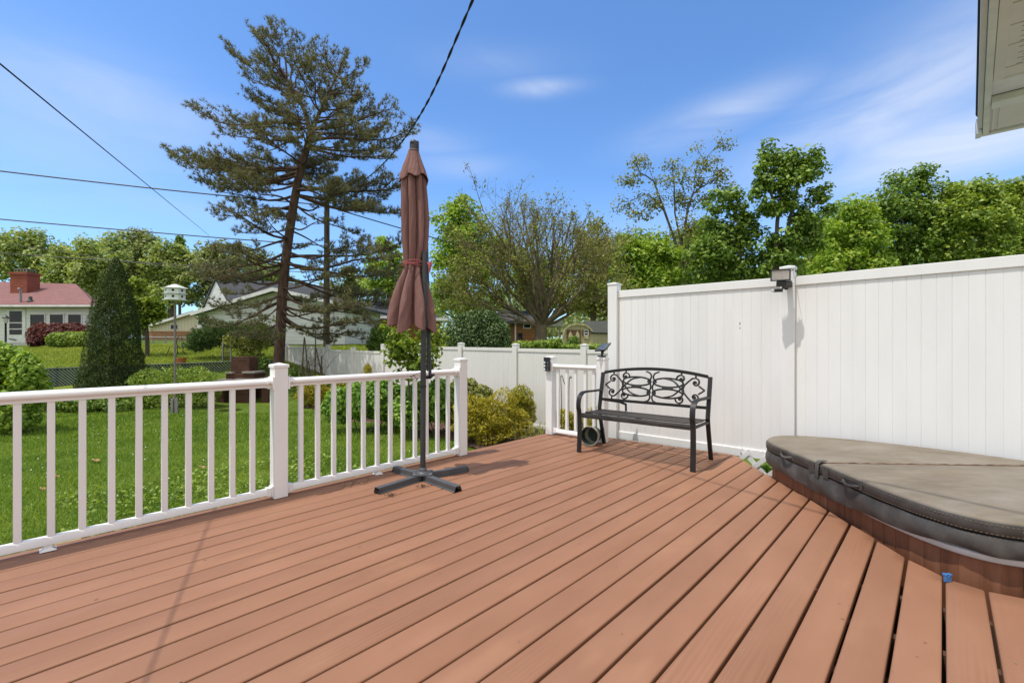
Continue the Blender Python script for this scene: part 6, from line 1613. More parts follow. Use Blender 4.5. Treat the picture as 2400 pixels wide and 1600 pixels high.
# a far belt of woodland closing the view
n = 60000; px = rng.uniform(-700, 3100, n); yy = rng.uniform(70, 95, n); top = 6.0 + 2.5 * np.sin(px * 0.013) + 1.6 * np.sin(px * 0.037 + 1)
z = 2.4 + rng.random(n) ** 0.7 * top; C = np.stack([(px - CX) * yy / F, yy, z], 1)
V, Q = leaf_cards(C, 0.62 * (0.6 + 0.8 * rng.random(n)), rnd(n) + np.array([0, -0.6, 0.8]), rnd(n), 0.75)
tag(np_mesh('far_woodland', V, Q, M['leaf_hazy_dark']), 'distant belt of woodland behind the houses', 'woodland', kind='stuff')
# ================================================================== neighbouring buildings
def wallbox(mb, px0, px1, yt, yb_, Y, depth):
    a, b = at(px0, yt, Y), at(px1, yt, Y); zb = at(0, yb_, Y).z
    mb.box(((a.x + b.x) / 2, Y + depth / 2, (a.z + zb) / 2), (b.x - a.x, depth, a.z - zb))
    return mb
def window(parent, px0, px1, yt, yb_, Y, mull=(), fr=0.05, frame_mat='trim', glass='glass'):
    a, b = at(px0, yt, Y), at(px1, yb_, Y); cx, cz = (a.x + b.x) / 2, (a.z + b.z) / 2; w_, h_ = b.x - a.x, a.z - b.z
    m = MB()
    for (x, z, ww, hh) in ((0, h_ / 2 + fr / 2, w_ + 2 * fr, fr), (0, -h_ / 2 - fr / 2, w_ + 2 * fr, fr), (-w_ / 2 - fr / 2, 0, fr, h_), (w_ / 2 + fr / 2, 0, fr, h_)):
        m.box((cx + x, Y - 0.02, cz + z), (ww, 0.06, hh))
    for q in mull:
        if q[0] == 'v': m.box((cx + w_ * (q[1] - 0.5), Y - 0.018, cz), (0.05, 0.05, h_))
        else: m.box((cx, Y - 0.016, cz + h_ * (0.5 - q[1])), (w_, 0.05, 0.05))
    f = m.build('window', M[frame_mat], parent)
    MB().box((cx, Y - 0.004, cz), (w_, 0.02, h_)).build('pane', M[glass], f)
    return f
# --- house with the red roof
YH = 27.0
h1 = empty('ranch_house', pt(60, YH), 'white sided ranch house with mauve red hip roof and red brick chimney', 'house')
MB().prism([at(-150, 812, YH), at(217, 812, YH), Vector((at(262, 0, YH + 7).x, YH + 7, at(0, 812, YH).z)), Vector((at(-150, 0, YH).x, YH + 7, at(0, 812, YH).z))], (0, 0, at(0, 716, YH).z - at(0, 812, YH).z)).build('wall', M['white_siding'], h1)
E = lambda px, y, Y: at(px, y, Y)
ez = at(0, 713, YH - 0.5).z; xr = at(223, 700, YH - 0.5).x; xl = at(-190, 700, YH - 0.5).x
rz_ = 5.36; Ym = YH + 3.6; yb1 = YH - 0.5; yb2 = YH + 7.6; xrr = at(177, 668, Ym).x
xr2 = at(266, 0, yb2).x
rv = [(xl, yb1, ez), (xr, yb1, ez), (xr2, yb2, ez), (xl, yb2, ez), (xl, Ym, rz_), (xrr, Ym, rz_ - 0.15)]
rv2 = [(a, b, c - 0.14) for a, b, c in rv[:4]]
roof1 = MB().add(rv + rv2, [(0, 1, 5, 4), (1, 2, 5), (2, 3, 4, 5), (3, 0, 4), (0, 6, 7, 1), (1, 7, 8, 2), (2, 8, 9, 3), (3, 9, 6, 0), (9, 8, 7, 6)]).build('roof', M['roof_red'], h1)
MB().box(((xl + xr) / 2, yb1 - 0.05, ez - 0.10), (xr - xl, 0.11, 0.11)).build('gutter', M['trim'], h1, bevel=0.01)
cc = at(59, 640, 29.0)
cm = MB().box((cc.x, 29.0, 4.95), (1.05, 0.8, 1.35)).box((cc.x, 29.0, 5.62), (1.18, 0.92, 0.14)).build('chimney', M['brick_red'], roof1)
cg = MB().box((cc.x, 29.0, 5.90), (0.8, 0.6, 0.03))
for x in (-0.38, -0.19, 0, 0.19, 0.38):
    for y in (-0.28, 0.28): cg.box((cc.x + x, 29.0 + y, 5.79), (0.03, 0.03, 0.22))
cg.build('chimney_cap', M['galv'], cm)
vp = at(48, 707, 26.9)
MB().tube([vp, vp + Vector((0, 0, 0.72)), vp + Vector((0, -0.12, 0.78))], 0.06, 8).build('vent_pipe', M['galv'], h1, smooth=True)
vp = at(71, 706, 27.0); MB().lathe([(0.17, 0), (0.09, 0.10), (0.08, 0.28), (0.0, 0.28)], vp, 10).build('vent_pipe', M['grey_metal'], h1, smooth=True)
dr = MB(); a, b = at(15, 724, YH), at(61, 804, YH)
dr.box(((a.x + b.x) / 2, YH - 0.02, (a.z + b.z) / 2), (b.x - a.x, 0.06, a.z - b.z))
door = dr.build('door', M['trim'], h1, bevel=0.01)
for (y0, y1) in ((729, 755), (757.5, 769.5), (772, 784)):
    a, b = at(24, y0, YH), at(53, y1, YH)
    MB().box(((a.x + b.x) / 2, YH - 0.052, (a.z + b.z) / 2), (b.x - a.x, 0.02, a.z - b.z)).build('pane', M['glass'], door)
a = at(31, 795, YH); MB().bar(a + Vector((-0.15, -0.10, 0.03)), a + Vector((0.25, -0.10, -0.03)), 0.03, 0.05).build('handle', M['black'], door)
for x0, x1 in ((72, 105), (118, 149), (161, 191)): window(h1, x0, x1, 737, 786, YH)
hedges = 'hedges in front of the red roofed house'
shrub('barberry_hedge', 'burgundy leaved hedge under the house windows', [(95, 785, 26, 28, 25.9), (130, 782, 32, 26, 25.9), (170, 780, 34, 24, 26.0), (200, 785, 26, 24, 26.0), (85, 800, 18, 14, 25.6)], 25.9, 'burgundy', 6500, 0.13, cat='hedge', inner=0.35, group=hedges)
shrub('box_hedge', 'clipped bright green hedge in front of the burgundy hedge', [(132, 797, 20, 19, 24.6), (160, 796, 28, 19, 24.6), (190, 796, 28, 19, 24.6), (215, 797, 24, 19, 24.6)], 24.6, 'leaf_mid', 6500, 0.12, cat='hedge', inner=0.3, group=hedges)
# --- white garage and the taller house behind the pine
YG = 26.0
g1 = empty('white_garage', pt(634, YG), 'white sided low gabled garage partly hidden behind the pine', 'garage')
P = [at(461, 733, YG), at(640, 680, YG), at(808, 716, YG)]; zb = float(zg(0, YG)) + 0.12
poly = [Vector((P[0].x, YG, zb)), Vector((P[2].x, YG, zb)), P[2], P[1], P[0]]
MB().prism(poly, (0, 7, 0)).build('wall', M['white_siding_wide'], g1)
MB().box(((P[0].x + P[2].x) / 2, YG + 3.5, zb - 0.25), (P[2].x - P[0].x - 0.05, 6.9, 0.5)).build('foundation', M['concrete'], g1)
rf = MB(); Q0, Q1, Q2 = at(447, 731, YG - 0.5), at(640, 673, YG - 0.5), at(822, 713, YG - 0.5)
for A1, B1 in ((Q0, Q1), (Q1, Q2)):
    rf.prism([A1, B1, B1 - Vector((0, 0, 0.16)), A1 - Vector((0, 0, 0.16))], (0, 8, 0))
rf.build('roof', M['roof_grey'], g1)
tm = MB()
for A1, B1 in ((Q0, Q1), (Q1, Q2)):
    tm.prism([A1 + Vector((0, -0.06, -0.01)), B1 + Vector((0, -0.06, -0.01)), B1 + Vector((0, -0.06, -0.21)), A1 + Vector((0, -0.06, -0.21))], (0, 0.05, 0))
tm.build('rake_trim', M['trim'], g1)
c = at(542, 770, YG); MB().box((c.x, YG - 0.012, c.z - 0.1), (0.10, 0.03, 2.3)).build('corner_trim', M['trim'], g1)
window(g1, 493.5, 498, 748, 760, YG, fr=0.03, frame_mat='black')
g2 = empty('gabled_house', pt(620, 36), 'taller white house with steep gable and dark grey roof behind the garage', 'house')
R0, R1 = at(507, 651, 34), at(770, 672, 38); F0, F1 = at(541, 712, 32), at(812, 712, 36); B0 = at(478, 718, 36.5)
B1 = R1 + (B0 - R0)
MB().add([R0, F0, B0, Vector((F0.x, F0.y, 1.2)), Vector((B0.x, B0.y, 1.2)), Vector((F1.x, F1.y, 1.2)), F1, R1, B1, Vector((B1.x, B1.y, 1.2))], [(0, 1, 2), (1, 3, 4, 2), (1, 6, 5, 3), (6, 7, 8), (6, 8, 9, 5), (2, 4, 9, 8)]).build('wall', M['white_siding'], g2)
up = Vector((0, 0, 0.06)); dn_ = (F0 - R0) * 0.05; bk_ = (B0 - R0) * 0.05; ov = (R0 - R1) * 0.012
rf2 = MB().add([R0 + up + ov, R1 + up, F1 + dn_ + up, F0 + dn_ + up + ov, B1 + bk_ + up, B0 + bk_ + up + ov] + [q - Vector((0, 0, 0.18)) for q in (R0 + up + ov, R1 + up, F1 + dn_ + up, F0 + dn_ + up + ov, B1 + bk_ + up, B0 + bk_ + up + ov)],
         [(0, 1, 2, 3), (1, 0, 5, 4), (6, 9, 8, 7), (7, 10, 11, 6), (3, 2, 8, 9), (0, 3, 9, 6), (5, 0, 6, 11), (2, 1, 7, 8), (1, 4, 10, 7), (4, 5, 11, 10)]).build('roof', M['roof_grey'], g2)
c = at(533, 650, 34.2); MB().box((c.x, 34.2, c.z - 0.2), (0.52, 0.6, 1.7)).build('chimney', M['brick_red'], rf2)
# --- cream house
YM = 42.0
g3 = empty('cream_house', pt(410, YM), 'cream sided house with tan brick base and white gable trim far behind the birdhouse', 'house')
pts3 = [at(349, 776, YM), at(480, 776, YM), at(480, 741, YM), at(450, 731.5, YM), at(369, 754, YM), at(349, 761, YM)]
MB().prism(pts3, (0, 8, 0)).build('wall', M['cream'], g3)
a, b = at(346, 776, YM - 0.05), at(482, 776, YM - 0.05); zb3 = float(zg(0, YM)) - 0.1
MB().box(((a.x + b.x) / 2, YM + 3.95, (a.z + zb3) / 2), (b.x - a.x, 8.0, a.z - zb3)).build('brick_base', M['brick_tan'], g3)
t3 = MB()
for A1, B1 in ((at(343, 761.5, YM - 0.4), at(450, 729, YM - 0.4)), (at(450, 729, YM - 0.4), at(486, 741, YM - 0.4))):
    t3.prism([A1, B1, B1 - Vector((0, 0, 0.22)), A1 - Vector((0, 0, 0.22))], (0, 0.1, 0))
t3.build('rake_trim', M['trim'], g3)
r3 = MB()
for A1, B1 in ((at(343, 760.5, YM - 0.3), at(450, 728, YM - 0.3)), (at(450, 728, YM - 0.3), at(486, 740, YM - 0.3))):
    r3.prism([A1, B1, B1 - Vector((0, 0, 0.14)), A1 - Vector((0, 0, 0.14))], (0, 8.6, 0))
r3.build('roof', M['roof_grey'], g3)
window(g3, 400, 408, 761, 771, YM, fr=0.06); window(g3, 409.5, 417, 761, 771, YM, fr=0.06)
# --- brick ranch behind the garden fence
YR = 38.0
g4 = empty('brick_house', pt(880, YR), 'brown brick house with grey hip roof behind the garden fence left of the parasol', 'house')
wallbox(MB(), 800, 1000, 742, 800, YR, 7).build('wall', M['brick_brown'], g4)
e0, e1_ = at(792, 740, YR - 0.6), at(1010, 740, YR - 0.6); r0, r1_ = at(890, 702, YR + 3.5), at(960, 702, YR + 3.5)
bk0, bk1 = Vector((e0.x, YR + 7.6, e0.z)), Vector((e1_.x, YR + 7.6, e1_.z)); dz = Vector((0, 0, -0.18))
rf4 = MB().add([e0, e1_, bk1, bk0, r0, r1_, e0 + dz, e1_ + dz, bk1 + dz, bk0 + dz], [(0, 1, 5, 4), (1, 2, 5), (2, 3, 4, 5), (3, 0, 4), (0, 6, 7, 1), (1, 7, 8, 2), (2, 8, 9, 3), (3, 9, 6, 0), (9, 8, 7, 6)]).build('roof', M['roof_grey'], g4)
MB().box(((e0.x + e1_.x) / 2, YR - 0.66, e0.z - 0.12), (e1_.x - e0.x, 0.08, 0.2)).build('gutter', M['trim'], g4)
c = at(919, 705, YR + 2); MB().box((c.x, YR + 2, c.z), (0.55, 0.55, 1.9)).build('chimney', M['brick_tan'], rf4)
c = at(894, 704, YR + 3.4); MB().tube([c, c + Vector((0, 0, 2.3))], 0.04, 6).build('vent_pipe', M['galv'], g4)
window(g4, 838, 852, 752, 770, YR)
for px in (1006, 1040):
    c = at(px, 755, YR - 2); MB().box((c.x, YR - 2, 2.2), (0.14, 0.14, 1.9)).build('porch_post', M['trim'], g4)
a, b = at(985, 748, YR - 2.2), at(1050, 748, YR - 2.2); MB().box(((a.x + b.x) / 2, YR - 0.9, a.z), (b.x - a.x, 2.8, 0.22)).build('porch_roof', M['trim'], g4)
# --- brick house behind the half-bare tree
YB2 = 33.0
g5 = empty('brick_house', pt(1240, YB2), 'orange brick house with pale eave behind the trunk of the half-bare tree', 'house')
wallbox(MB(), 1175, 1275, 755, 806, YB2, 7).build('wall', M['brick_brown'], g5)
a, b = at(1165, 752, YB2 - 0.5), at(1283, 752, YB2 - 0.5); r0, r1_ = at(1170, 728, YB2 + 3.5), at(1285, 728, YB2 + 3.5)
MB().add([a, b, r1_, r0, a + dz, b + dz, Vector((b.x, YB2 + 7.5, a.z)), Vector((a.x, YB2 + 7.5, a.z))], [(0, 1, 2, 3), (0, 4, 5, 1), (3, 2, 6, 7), (4, 7, 6, 5), (0, 3, 7, 4), (1, 5, 6, 2)]).build('roof', M['roof_grey'], g5)
c = at(1208, 780, YB2 - 0.1); MB().box((c.x, YB2 - 0.1, c.z), (0.10, 0.1, 1.5)).build('downspout', M['trim'], g5)
window(g5, 1228, 1243, 760, 768, YB2)
window(g5, 1214, 1224, 781, 796, YB2, frame_mat='door_brown')
# --- garden shed
YS = 25.0
g6 = empty('garden_shed', pt(1360, YS), 'tan barn-roofed garden shed with brown double doors and a shuttered window', 'shed')
zs = at(0, 812, YS).z
ap = [at(1318, 790, YS), at(1324, 772, YS), at(1337, 763, YS), at(1352, 760.5, YS), at(1372, 763, YS), at(1382, 770, YS), at(1388, 778, YS)]
poly = [Vector((ap[0].x, YS, zs)), Vector((ap[-1].x, YS, zs))] + ap[::-1]
MB().prism(poly, (0.6, 3.2, 0)).build('wall', M['tan'], g6)
s0, s1 = at(1388, 778, YS), at(1450, 778, YS + 1.6)
MB().add([Vector((s0.x, s0.y, zs)), Vector((s1.x + 1, s1.y, zs)), Vector((s1.x + 1, s1.y, s0.z)), s0], [(0, 1, 2, 3)]).prism([Vector((s0.x, s0.y + 0.01, zs)), Vector((s1.x + 1, s1.y + 0.01, zs)), Vector((s1.x + 1, s1.y + 0.01, s0.z)), s0 + Vector((0, 0.01, 0))], (0, 0.1, 0)).build('side_wall', M['tan'], g6)
MB().add([s0 + Vector((-0.05, -0.15, -0.02)), Vector((s1.x + 1, s1.y - 0.2, s0.z - 0.02)), at(1480, 752, YS + 4), at(1368, 752, YS + 2.6), s0 + Vector((-0.05, -0.15, -0.10)), Vector((s1.x + 1, s1.y - 0.2, s0.z - 0.10)), at(1480, 755, YS + 4), at(1368, 755, YS + 2.6)], [(0, 1, 2, 3), (4, 7, 6, 5), (0, 4, 5, 1), (3, 2, 6, 7), (0, 3, 7, 4), (1, 5, 6, 2)]).build('roof', M['roof_moss'], g6)
tr6 = MB()
for A1, B1 in zip(ap[:-1], ap[1:]): tr6.bar(A1 + Vector((0, -0.06, 0.03)), B1 + Vector((0, -0.06, 0.03)), 0.10, 0.07)
tr6.build('roof_edge', M['tan'], g6)
for d0, d1_ in ((1329, 1344.5), (1345.5, 1361)):
    a, b = at(d0, 773, YS), at(d1_, 812, YS)
    dd = MB().box(((a.x + b.x) / 2, YS - 0.03, (a.z + b.z) / 2), (b.x - a.x, 0.05, a.z - b.z)).build('door', M['door_brown'], g6)
    cx = (a.x + b.x) / 2; w_ = (b.x - a.x) * 0.28; z0_, z1_ = at(0, 801, YS).z, at(0, 784, YS).z
    arch = [Vector((cx - w_, YS - 0.056, z0_)), Vector((cx + w_, YS - 0.056, z0_)), Vector((cx + w_, YS - 0.056, z1_)), Vector((cx, YS - 0.056, z1_ + 0.22)), Vector((cx - w_, YS - 0.056, z1_))]
    MB().prism(arch, (0, -0.012, 0)).build('door_panel', M['tan'], dd)
window(g6, 1369.5, 1378, 774.5, 785, YS, mull=(('h', 0.5),), fr=0.04)
for p0, p1_ in ((1364.5, 1368), (1379.5, 1383)):
    a, b = at(p0, 773, YS), at(p1_, 787, YS); MB().box(((a.x + b.x) / 2, YS - 0.03, (a.z + b.z) / 2), (b.x - a.x, 0.05, a.z - b.z)).build('shutter', M['door_brown'], g6)
a, b = at(1369.5, 788, YS), at(1378, 793, YS); MB().box(((a.x + b.x) / 2, YS - 0.1, (a.z + b.z) / 2), (b.x - a.x, 0.18, a.z - b.z)).build('flower_box', M['tan'], g6)
shrub('shed_bush', 'dark green bush in front of the shed doors', [(1345, 803, 16, 16), (1335, 810, 18, 10)], 22, 'leaf_dark', 1200, 0.10)
# white trailer roof between the tree trunk and shed
tl = empty('white_awning', pt(1300, 36), 'white awning on posts showing between the tree trunk and the shed', 'awning')
a, b = at(1280, 753, 36), at(1320, 765, 36); MB().box(((a.x + b.x) / 2, 37, (a.z + b.z) / 2), (b.x - a.x, 2.0, a.z - b.z)).build('roof', M['trim'], tl, bevel=0.04)
for px in (1295, 1312):
    c = at(px, 780, 36); MB().box((c.x, 36.2, (c.z + 1.2) / 2 + 0.5), (0.12, 0.12, 1.6)).build('post', M['tan'], tl)

# ================================================================== yard things
# chain link fence with dark green slats
sf_ = empty('slat_fence', pt(330, 15.8), 'low chain link fence woven with dark green diagonal slats', 'fence')
A0 = Vector((at(-160, 0, 14.2).x, 14.2, 0.27)); A1 = Vector((at(650, 0, 17.0).x, 17.0, 0.585))
dd = A1 - A0; Lf = math.hypot(dd.x, dd.y); dv = Vector((dd.x / Lf, dd.y / Lf, 0)); zt_ = lambda t: A0.z + (A1.z - A0.z) * t / Lf
sl_ = MB(); wl_ = MB(); H = 0.98; t = -H
while t < Lf:
    c0, c1 = max(t, 0), min(t + H, Lf)
    if c1 - c0 > 0.06:
        f = lambda x: -(x - t)                     # falls to the right
        for mbx, off, ww, th in ((sl_, 0.0, 0.045, 0.008), (wl_, 0.050, 0.012, 0.006)):
            x0, x1 = max(0, c0 + off), min(Lf, c1 + off)
            mbx.bar(A0 + dv * x0 + Vector((0, 0, zt_(x0) - A0.z - 0.03 + f(c0))), A0 + dv * x1 + Vector((0, 0, zt_(x1) - A0.z - 0.03 + f(c1))), th, ww)
    t += 0.098
sl_.build('slats', M['slat'], sf_, kind='stuff'); wl_.build('wire_mesh', M['galv'], sf_, kind='stuff')
MB().tube([A0 + Vector((0, -0.02, 0)), A1 + Vector((0, -0.02, 0))], 0.026, 8).build('top_rail', M['slat'], sf_, smooth=True)
t = 0.5
while t < Lf:
    p = A0 + dv * t; MB().tube([Vector((p.x, p.y + 0.04, zt_(t) - 1.25)), Vector((p.x, p.y + 0.04, zt_(t) + 0.05))], 0.03, 8).build('fence_post', M['grey_metal'], sf_, smooth=True); t += 2.6
# grey chain link fence further back
cf = empty('chain_link_fence', pt(390, 30), 'plain grey chain link fence in front of the cream house', 'fence')
ca0, ca1 = at(318, 789, 29.5), at(475, 791, 30.5)
MB().tube([ca0, ca1], 0.03, 6).build('top_rail', M['galv'], cf)
for px in (328, 358, 387, 411, 437, 466):
    f = (px - 318) / 157; p = ca0.lerp(ca1, f); MB().tube([Vector((p.x, p.y, float(zg(p.x, p.y)) - 0.1)), p + Vector((0, 0, 0.08))], 0.04 if px in (328, 387) else 0.028, 6).build('fence_post', M['galv'], cf)
wm = MB(); 
for i in range(56):
    f = i / 56; p = ca0.lerp(ca1, f); q = ca0.lerp(ca1, min(1, f + 0.16))
    wm.bar(p, Vector((q.x, q.y, 1.22)), 0.004, 0.006); wm.bar(Vector((p.x, p.y, 1.22)), q, 0.004, 0.006)
wm.build('wire_mesh', M['galv'], cf, kind='stuff')
# wrought iron gate section in front of the garage
ig = empty('iron_gate', pt(531, 18.2), 'narrow rusty iron garden gate in front of the white garage', 'gate')
for px in (522, 541):
    p = pt(px, 18.2); MB().tube([p, p + Vector((0, 0, at(0, 801, 18.2).z - p.z))], 0.03, 6).build('gate_post', M['galv'], ig)
gm2 = MB()
for k in range(8):
    p = pt(524 + k * 2.2, 18.2, 0.08); gm2.tube([p, Vector((p.x, p.y, at(0, 815, 18.2).z))], 0.009, 4)
for y_ in (815, 826, 838):
    gm2.tube([at(522, y_, 18.2), at(541, y_, 18.2)], 0.01, 4)
gm2.build('gate_bars', M['rust'], ig)
# brick barbecue
YQ = 13.9
bq = empty('brick_barbecue', pt(562, YQ), 'old dark brick outdoor fireplace with stepped chimney and stone slabs behind the railing', 'barbecue')
def pbox(mb, x0, x1, y0, y1, Y, d):
    a, b = at(x0, y0, Y), at(x1, y1, Y); return mb.box(((a.x + b.x) / 2, Y + d / 2, (a.z + b.z) / 2), (b.x - a.x, d, a.z - b.z))
ch_ = MB(); pbox(ch_, 541, 584, 840, 876, YQ + 0.1, 0.5); pbox(ch_, 543, 582, 836.5, 840, YQ + 0.12, 0.46); ch_.build('chimney', M['brick'], bq, bevel=0.01)
b_ = MB(); pbox(b_, 529, 594, 876, 889, YQ, 0.7); b_.build('firebox', M['brick'], bq, bevel=0.008)
s_ = MB(); pbox(s_, 527, 545, 872.5, 876, YQ - 0.05, 0.5); s_.build('stone_slab', M['stone'], bq, bevel=0.008)
s_ = MB(); pbox(s_, 566, 597, 870.5, 875.5, YQ - 0.05, 0.6); s_.build('stone_slab', M['stone'], bq, bevel=0.008)
s_ = MB(); pbox(s_, 500, 545, 889.5, 894, YQ - 0.25, 0.7); pbox(s_, 545.4, 628, 888, 893, YQ - 0.25, 0.7); s_.build('stone_slab', M['stone'], bq, bevel=0.008)
for x0, x1 in ((506, 524), (550, 582), (612, 628)):
    s_ = MB(); pbox(s_, x0, x1, 894.5, 946, YQ - 0.1, 0.55); s_.build('brick_pier', M['brick'], bq, bevel=0.008)
s_ = MB(); pbox(s_, 506, 626, 894.5, 946, YQ + 0.46, 0.2); s_.build('back_wall', M['brick'], bq)
# birdhouse on its pole
YV = 12.1; bb = pt(410, YV)
bh = empty('birdhouse', bb, 'two storey pale birdhouse with round holes on a tall thin pole', 'birdhouse')
zc = lambda y: at(0, y, YV).z
MB().tube([bb, Vector((bb.x, bb.y, zc(706)))], 0.030, 10).build('pole', M['pole_brown'], bh, smooth=True)
MB().box((bb.x - 0.06, bb.y - 0.02, bb.z + 0.20), (0.06, 0.05, 0.42), rz=0.2).box((bb.x + 0.06, bb.y - 0.02, bb.z + 0.20), (0.06, 0.05, 0.42), rz=0.2).build('ground_bracket', M['galv'], bh, bevel=0.004)
def octa(mb, cx, cy, r, z0, z1, r1=None, rot=0.0, n=8):
    r1 = r if r1 is None else r1; p = []
    for rr, z in ((r, z0), (r1, z1)):
        for i in range(n):
            a = rot + 2 * math.pi * i / n; p.append((cx + rr * math.cos(a), cy + rr * math.sin(a), z))
    return mb.add(p, [tuple(range(n))[::-1], tuple(range(n, 2 * n))] + [(i, (i + 1) % n, n + (i + 1) % n, n + i) for i in range(n)])
ro = 0.42
for z0, z1 in ((zc(702), zc(689.5)), (zc(687.5), zc(675.5))):
    fl_ = octa(MB(), bb.x, bb.y, 0.235, z0, z1, rot=ro, n=6).build('nest_floor', M['bird_white'], bh)
    for a_ in (-math.pi / 2 - 0.63, -math.pi / 2 + 0.41):
        pass
    hm_ = MB()
    for i in range(6):
        a = ro + 2 * math.pi * (i + 0.5) / 6; nv_ = Vector((math.cos(a), math.sin(a), 0)); c = Vector((bb.x, bb.y, (z0 + z1) / 2 + 0.005)) + nv_ * (0.235 * math.cos(math.pi / 6))
        MB().lathe([(0.0, 0.004), (0.030, 0.003), (0.032, 0.0)], c, 14, Vector((0, 0, 1)).rotation_difference(nv_).to_matrix()).build('entrance_hole', M['hole'], fl_, smooth=True)
for y_ in (688.5, 703):
    octa(MB(), bb.x, bb.y, 0.285, zc(y_) - 0.008, zc(y_) + 0.008, rot=ro, n=6).build('porch_ledge', M['bird_white'], bh)
octa(MB(), bb.x, bb.y, 0.295, zc(675.5), zc(666), 0.04, ro, 6).build('roof', M['bird_white'], bh)
# bucket, rock, pot, chair, lamps
bk2 = gp(779, 962, -0.66); bc = empty('bucket', bk2, 'white plastic bucket standing between golden cypress shrubs', 'bucket')
MB().lathe([(0.0, 0.0), (0.105, 0.0), (0.125, 0.27), (0.132, 0.275), (0.132, 0.30), (0.126, 0.302), (0.126, 0.345), (0.136, 0.35), (0.136, 0.375), (0.128, 0.375), (0.10, 0.02), (0, 0.02)], bk2, 24).build('pail', M['pale_plastic'], bc, smooth=True)
MB().tube([bk2 + Vector((0.137 * math.cos(a), 0.137 * math.sin(a) * 0.6 - 0.06, 0.33 - 0.10 * math.sin(a * 1.0))) for a in np.linspace(0, math.pi, 12)], 0.004, 5).build('handle', M['galv'], bc, smooth=True)
rk = MB(); c = gp(473, 942, -0.66)
for i in range(5):
    for j in range(10):
        pass
rk.lathe([(0.0, 0.14), (0.07, 0.13), (0.12, 0.08), (0.14, 0.03), (0.13, -0.02)], c, 11)
rk.v = [(x + random.gauss(0, 0.012) + (z - c.z) * 0.3, y + random.gauss(0, 0.01), z + random.gauss(0, 0.012)) for x, y, z in rk.v]
tag(rk.build('rock', M['white_print'], None, smooth=True), 'white garden rock by the mulch in front of the barbecue', 'rock')
pp_ = pt(424, 17.6); tp_ = empty('terracotta_pot', pp_, 'orange terracotta pot with a small green plant behind the slat fence', 'planter')
MB().lathe([(0, 0), (0.13, 0), (0.17, 0.24), (0.19, 0.24), (0.19, 0.29), (0.165, 0.29), (0.15, 0.25), (0, 0.25)], pp_, 18).build('pot', M['terracotta'], tp_, smooth=True)
C = np.array(pp_) + np.array([0, 0, 0.30]) + rnd(160) * np.array([0.10, 0.08, 0.05]); V, Q = leaf_cards(C, 0.07, rnd(160) + np.array([0, 0, 1]), rnd(160)); np_mesh('foliage', V, Q, M['leaf_mid'], tp_)
cq = pt(412, 20.0); chr_ = empty('garden_chair', cq, 'rusty metal garden chair with an oval hoop back standing on the rising lawn', 'chair', rz=-0.35)
sk = MB()
sk.lathe([(0.0, 0.40), (0.21, 0.40), (0.225, 0.41), (0.21, 0.42), (0.0, 0.42)], (0, 0, 0), 20); sk.build('seat', M['rust'], chr_, local=True, smooth=True)
for x, y in ((-0.2, -0.2), (0.2, -0.2), (0.2, 0.2), (-0.2, 0.2)):
    MB().tube([(x * 0.8, y * 0.8, 0.40), (x * 0.95, y * 0.95, 0.2), (x * 1.3, y * 1.3, 0.0)], 0.016, 6).build('leg', M['rust'], chr_, local=True, smooth=True)
hb = MB().tube([(0.20 * math.cos(a), 0.17, 0.62 + 0.27 * math.sin(a)) for a in np.linspace(0, 2 * math.pi, 25)[:-1]], 0.016, 6, closed=True); hb.tube([(-0.15, 0.16, 0.42), (-0.17, 0.17, 0.52)], 0.014, 6).tube([(0.15, 0.16, 0.42), (0.17, 0.17, 0.52)], 0.014, 6)
for x in (-0.1, 0, 0.1): hb.tube([(x, 0.17, 0.38), (x, 0.17, 0.86)], 0.007, 5)
hb.build('backrest', M['rust'], chr_, local=True, smooth=True)
def lantern(px, Y, ytop, lab, heads=((0, 0),), mat='black'):
    p = pt(px, Y); zt = at(0, ytop, Y).z; root = empty('lamp_post', p, lab, 'lamp post')
    MB().lathe([(0.07, 0), (0.07, 0.25), (0.045, 0.3), (0.04, zt - p.z - 0.45), (0.06, zt - p.z - 0.43), (0.0, zt - p.z - 0.42)], p, 12).build('post', M[mat], root, smooth=True)
    for dx, dz_ in heads:
        c = Vector((p.x + dx, p.y, zt - 0.42 + dz_))
        l_ = MB().lathe([(0.0, 0.0), (0.07, 0.0), (0.12, 0.26), (0.0, 0.26)], c, 8).build('lamp_glass', M['led'], root)
        MB().lathe([(0.15, 0.255), (0.13, 0.30), (0.05, 0.38), (0.02, 0.40), (0.02, 0.43), (0, 0.44)], c, 8).build('lamp_cap', M[mat], l_)
        if dx: MB().tube([(p.x, p.y, zt - 0.5), (c.x, c.y, c.z)], 0.02, 5).build('arm', M[mat], root)
lantern(13, 24.0, 738, 'black garden lamp post with a lantern in front of the white house door')
lantern(463, 29.0, 763, 'dark double lantern lamp post beside the corner of the white garage', ((-0.32, -0.1), (0.32, -0.1), (0, 0.12)), 'rust')
sp_ = pt(329, 18.5); tag(MB().tube([sp_, Vector((sp_.x, sp_.y, at(0, 768, 18.5).z))], 0.018, 6).build('metal_stake', M['rust'], None, smooth=True), 'thin dark metal stake standing on the sunny lawn right of the arborvitae', 'stake')
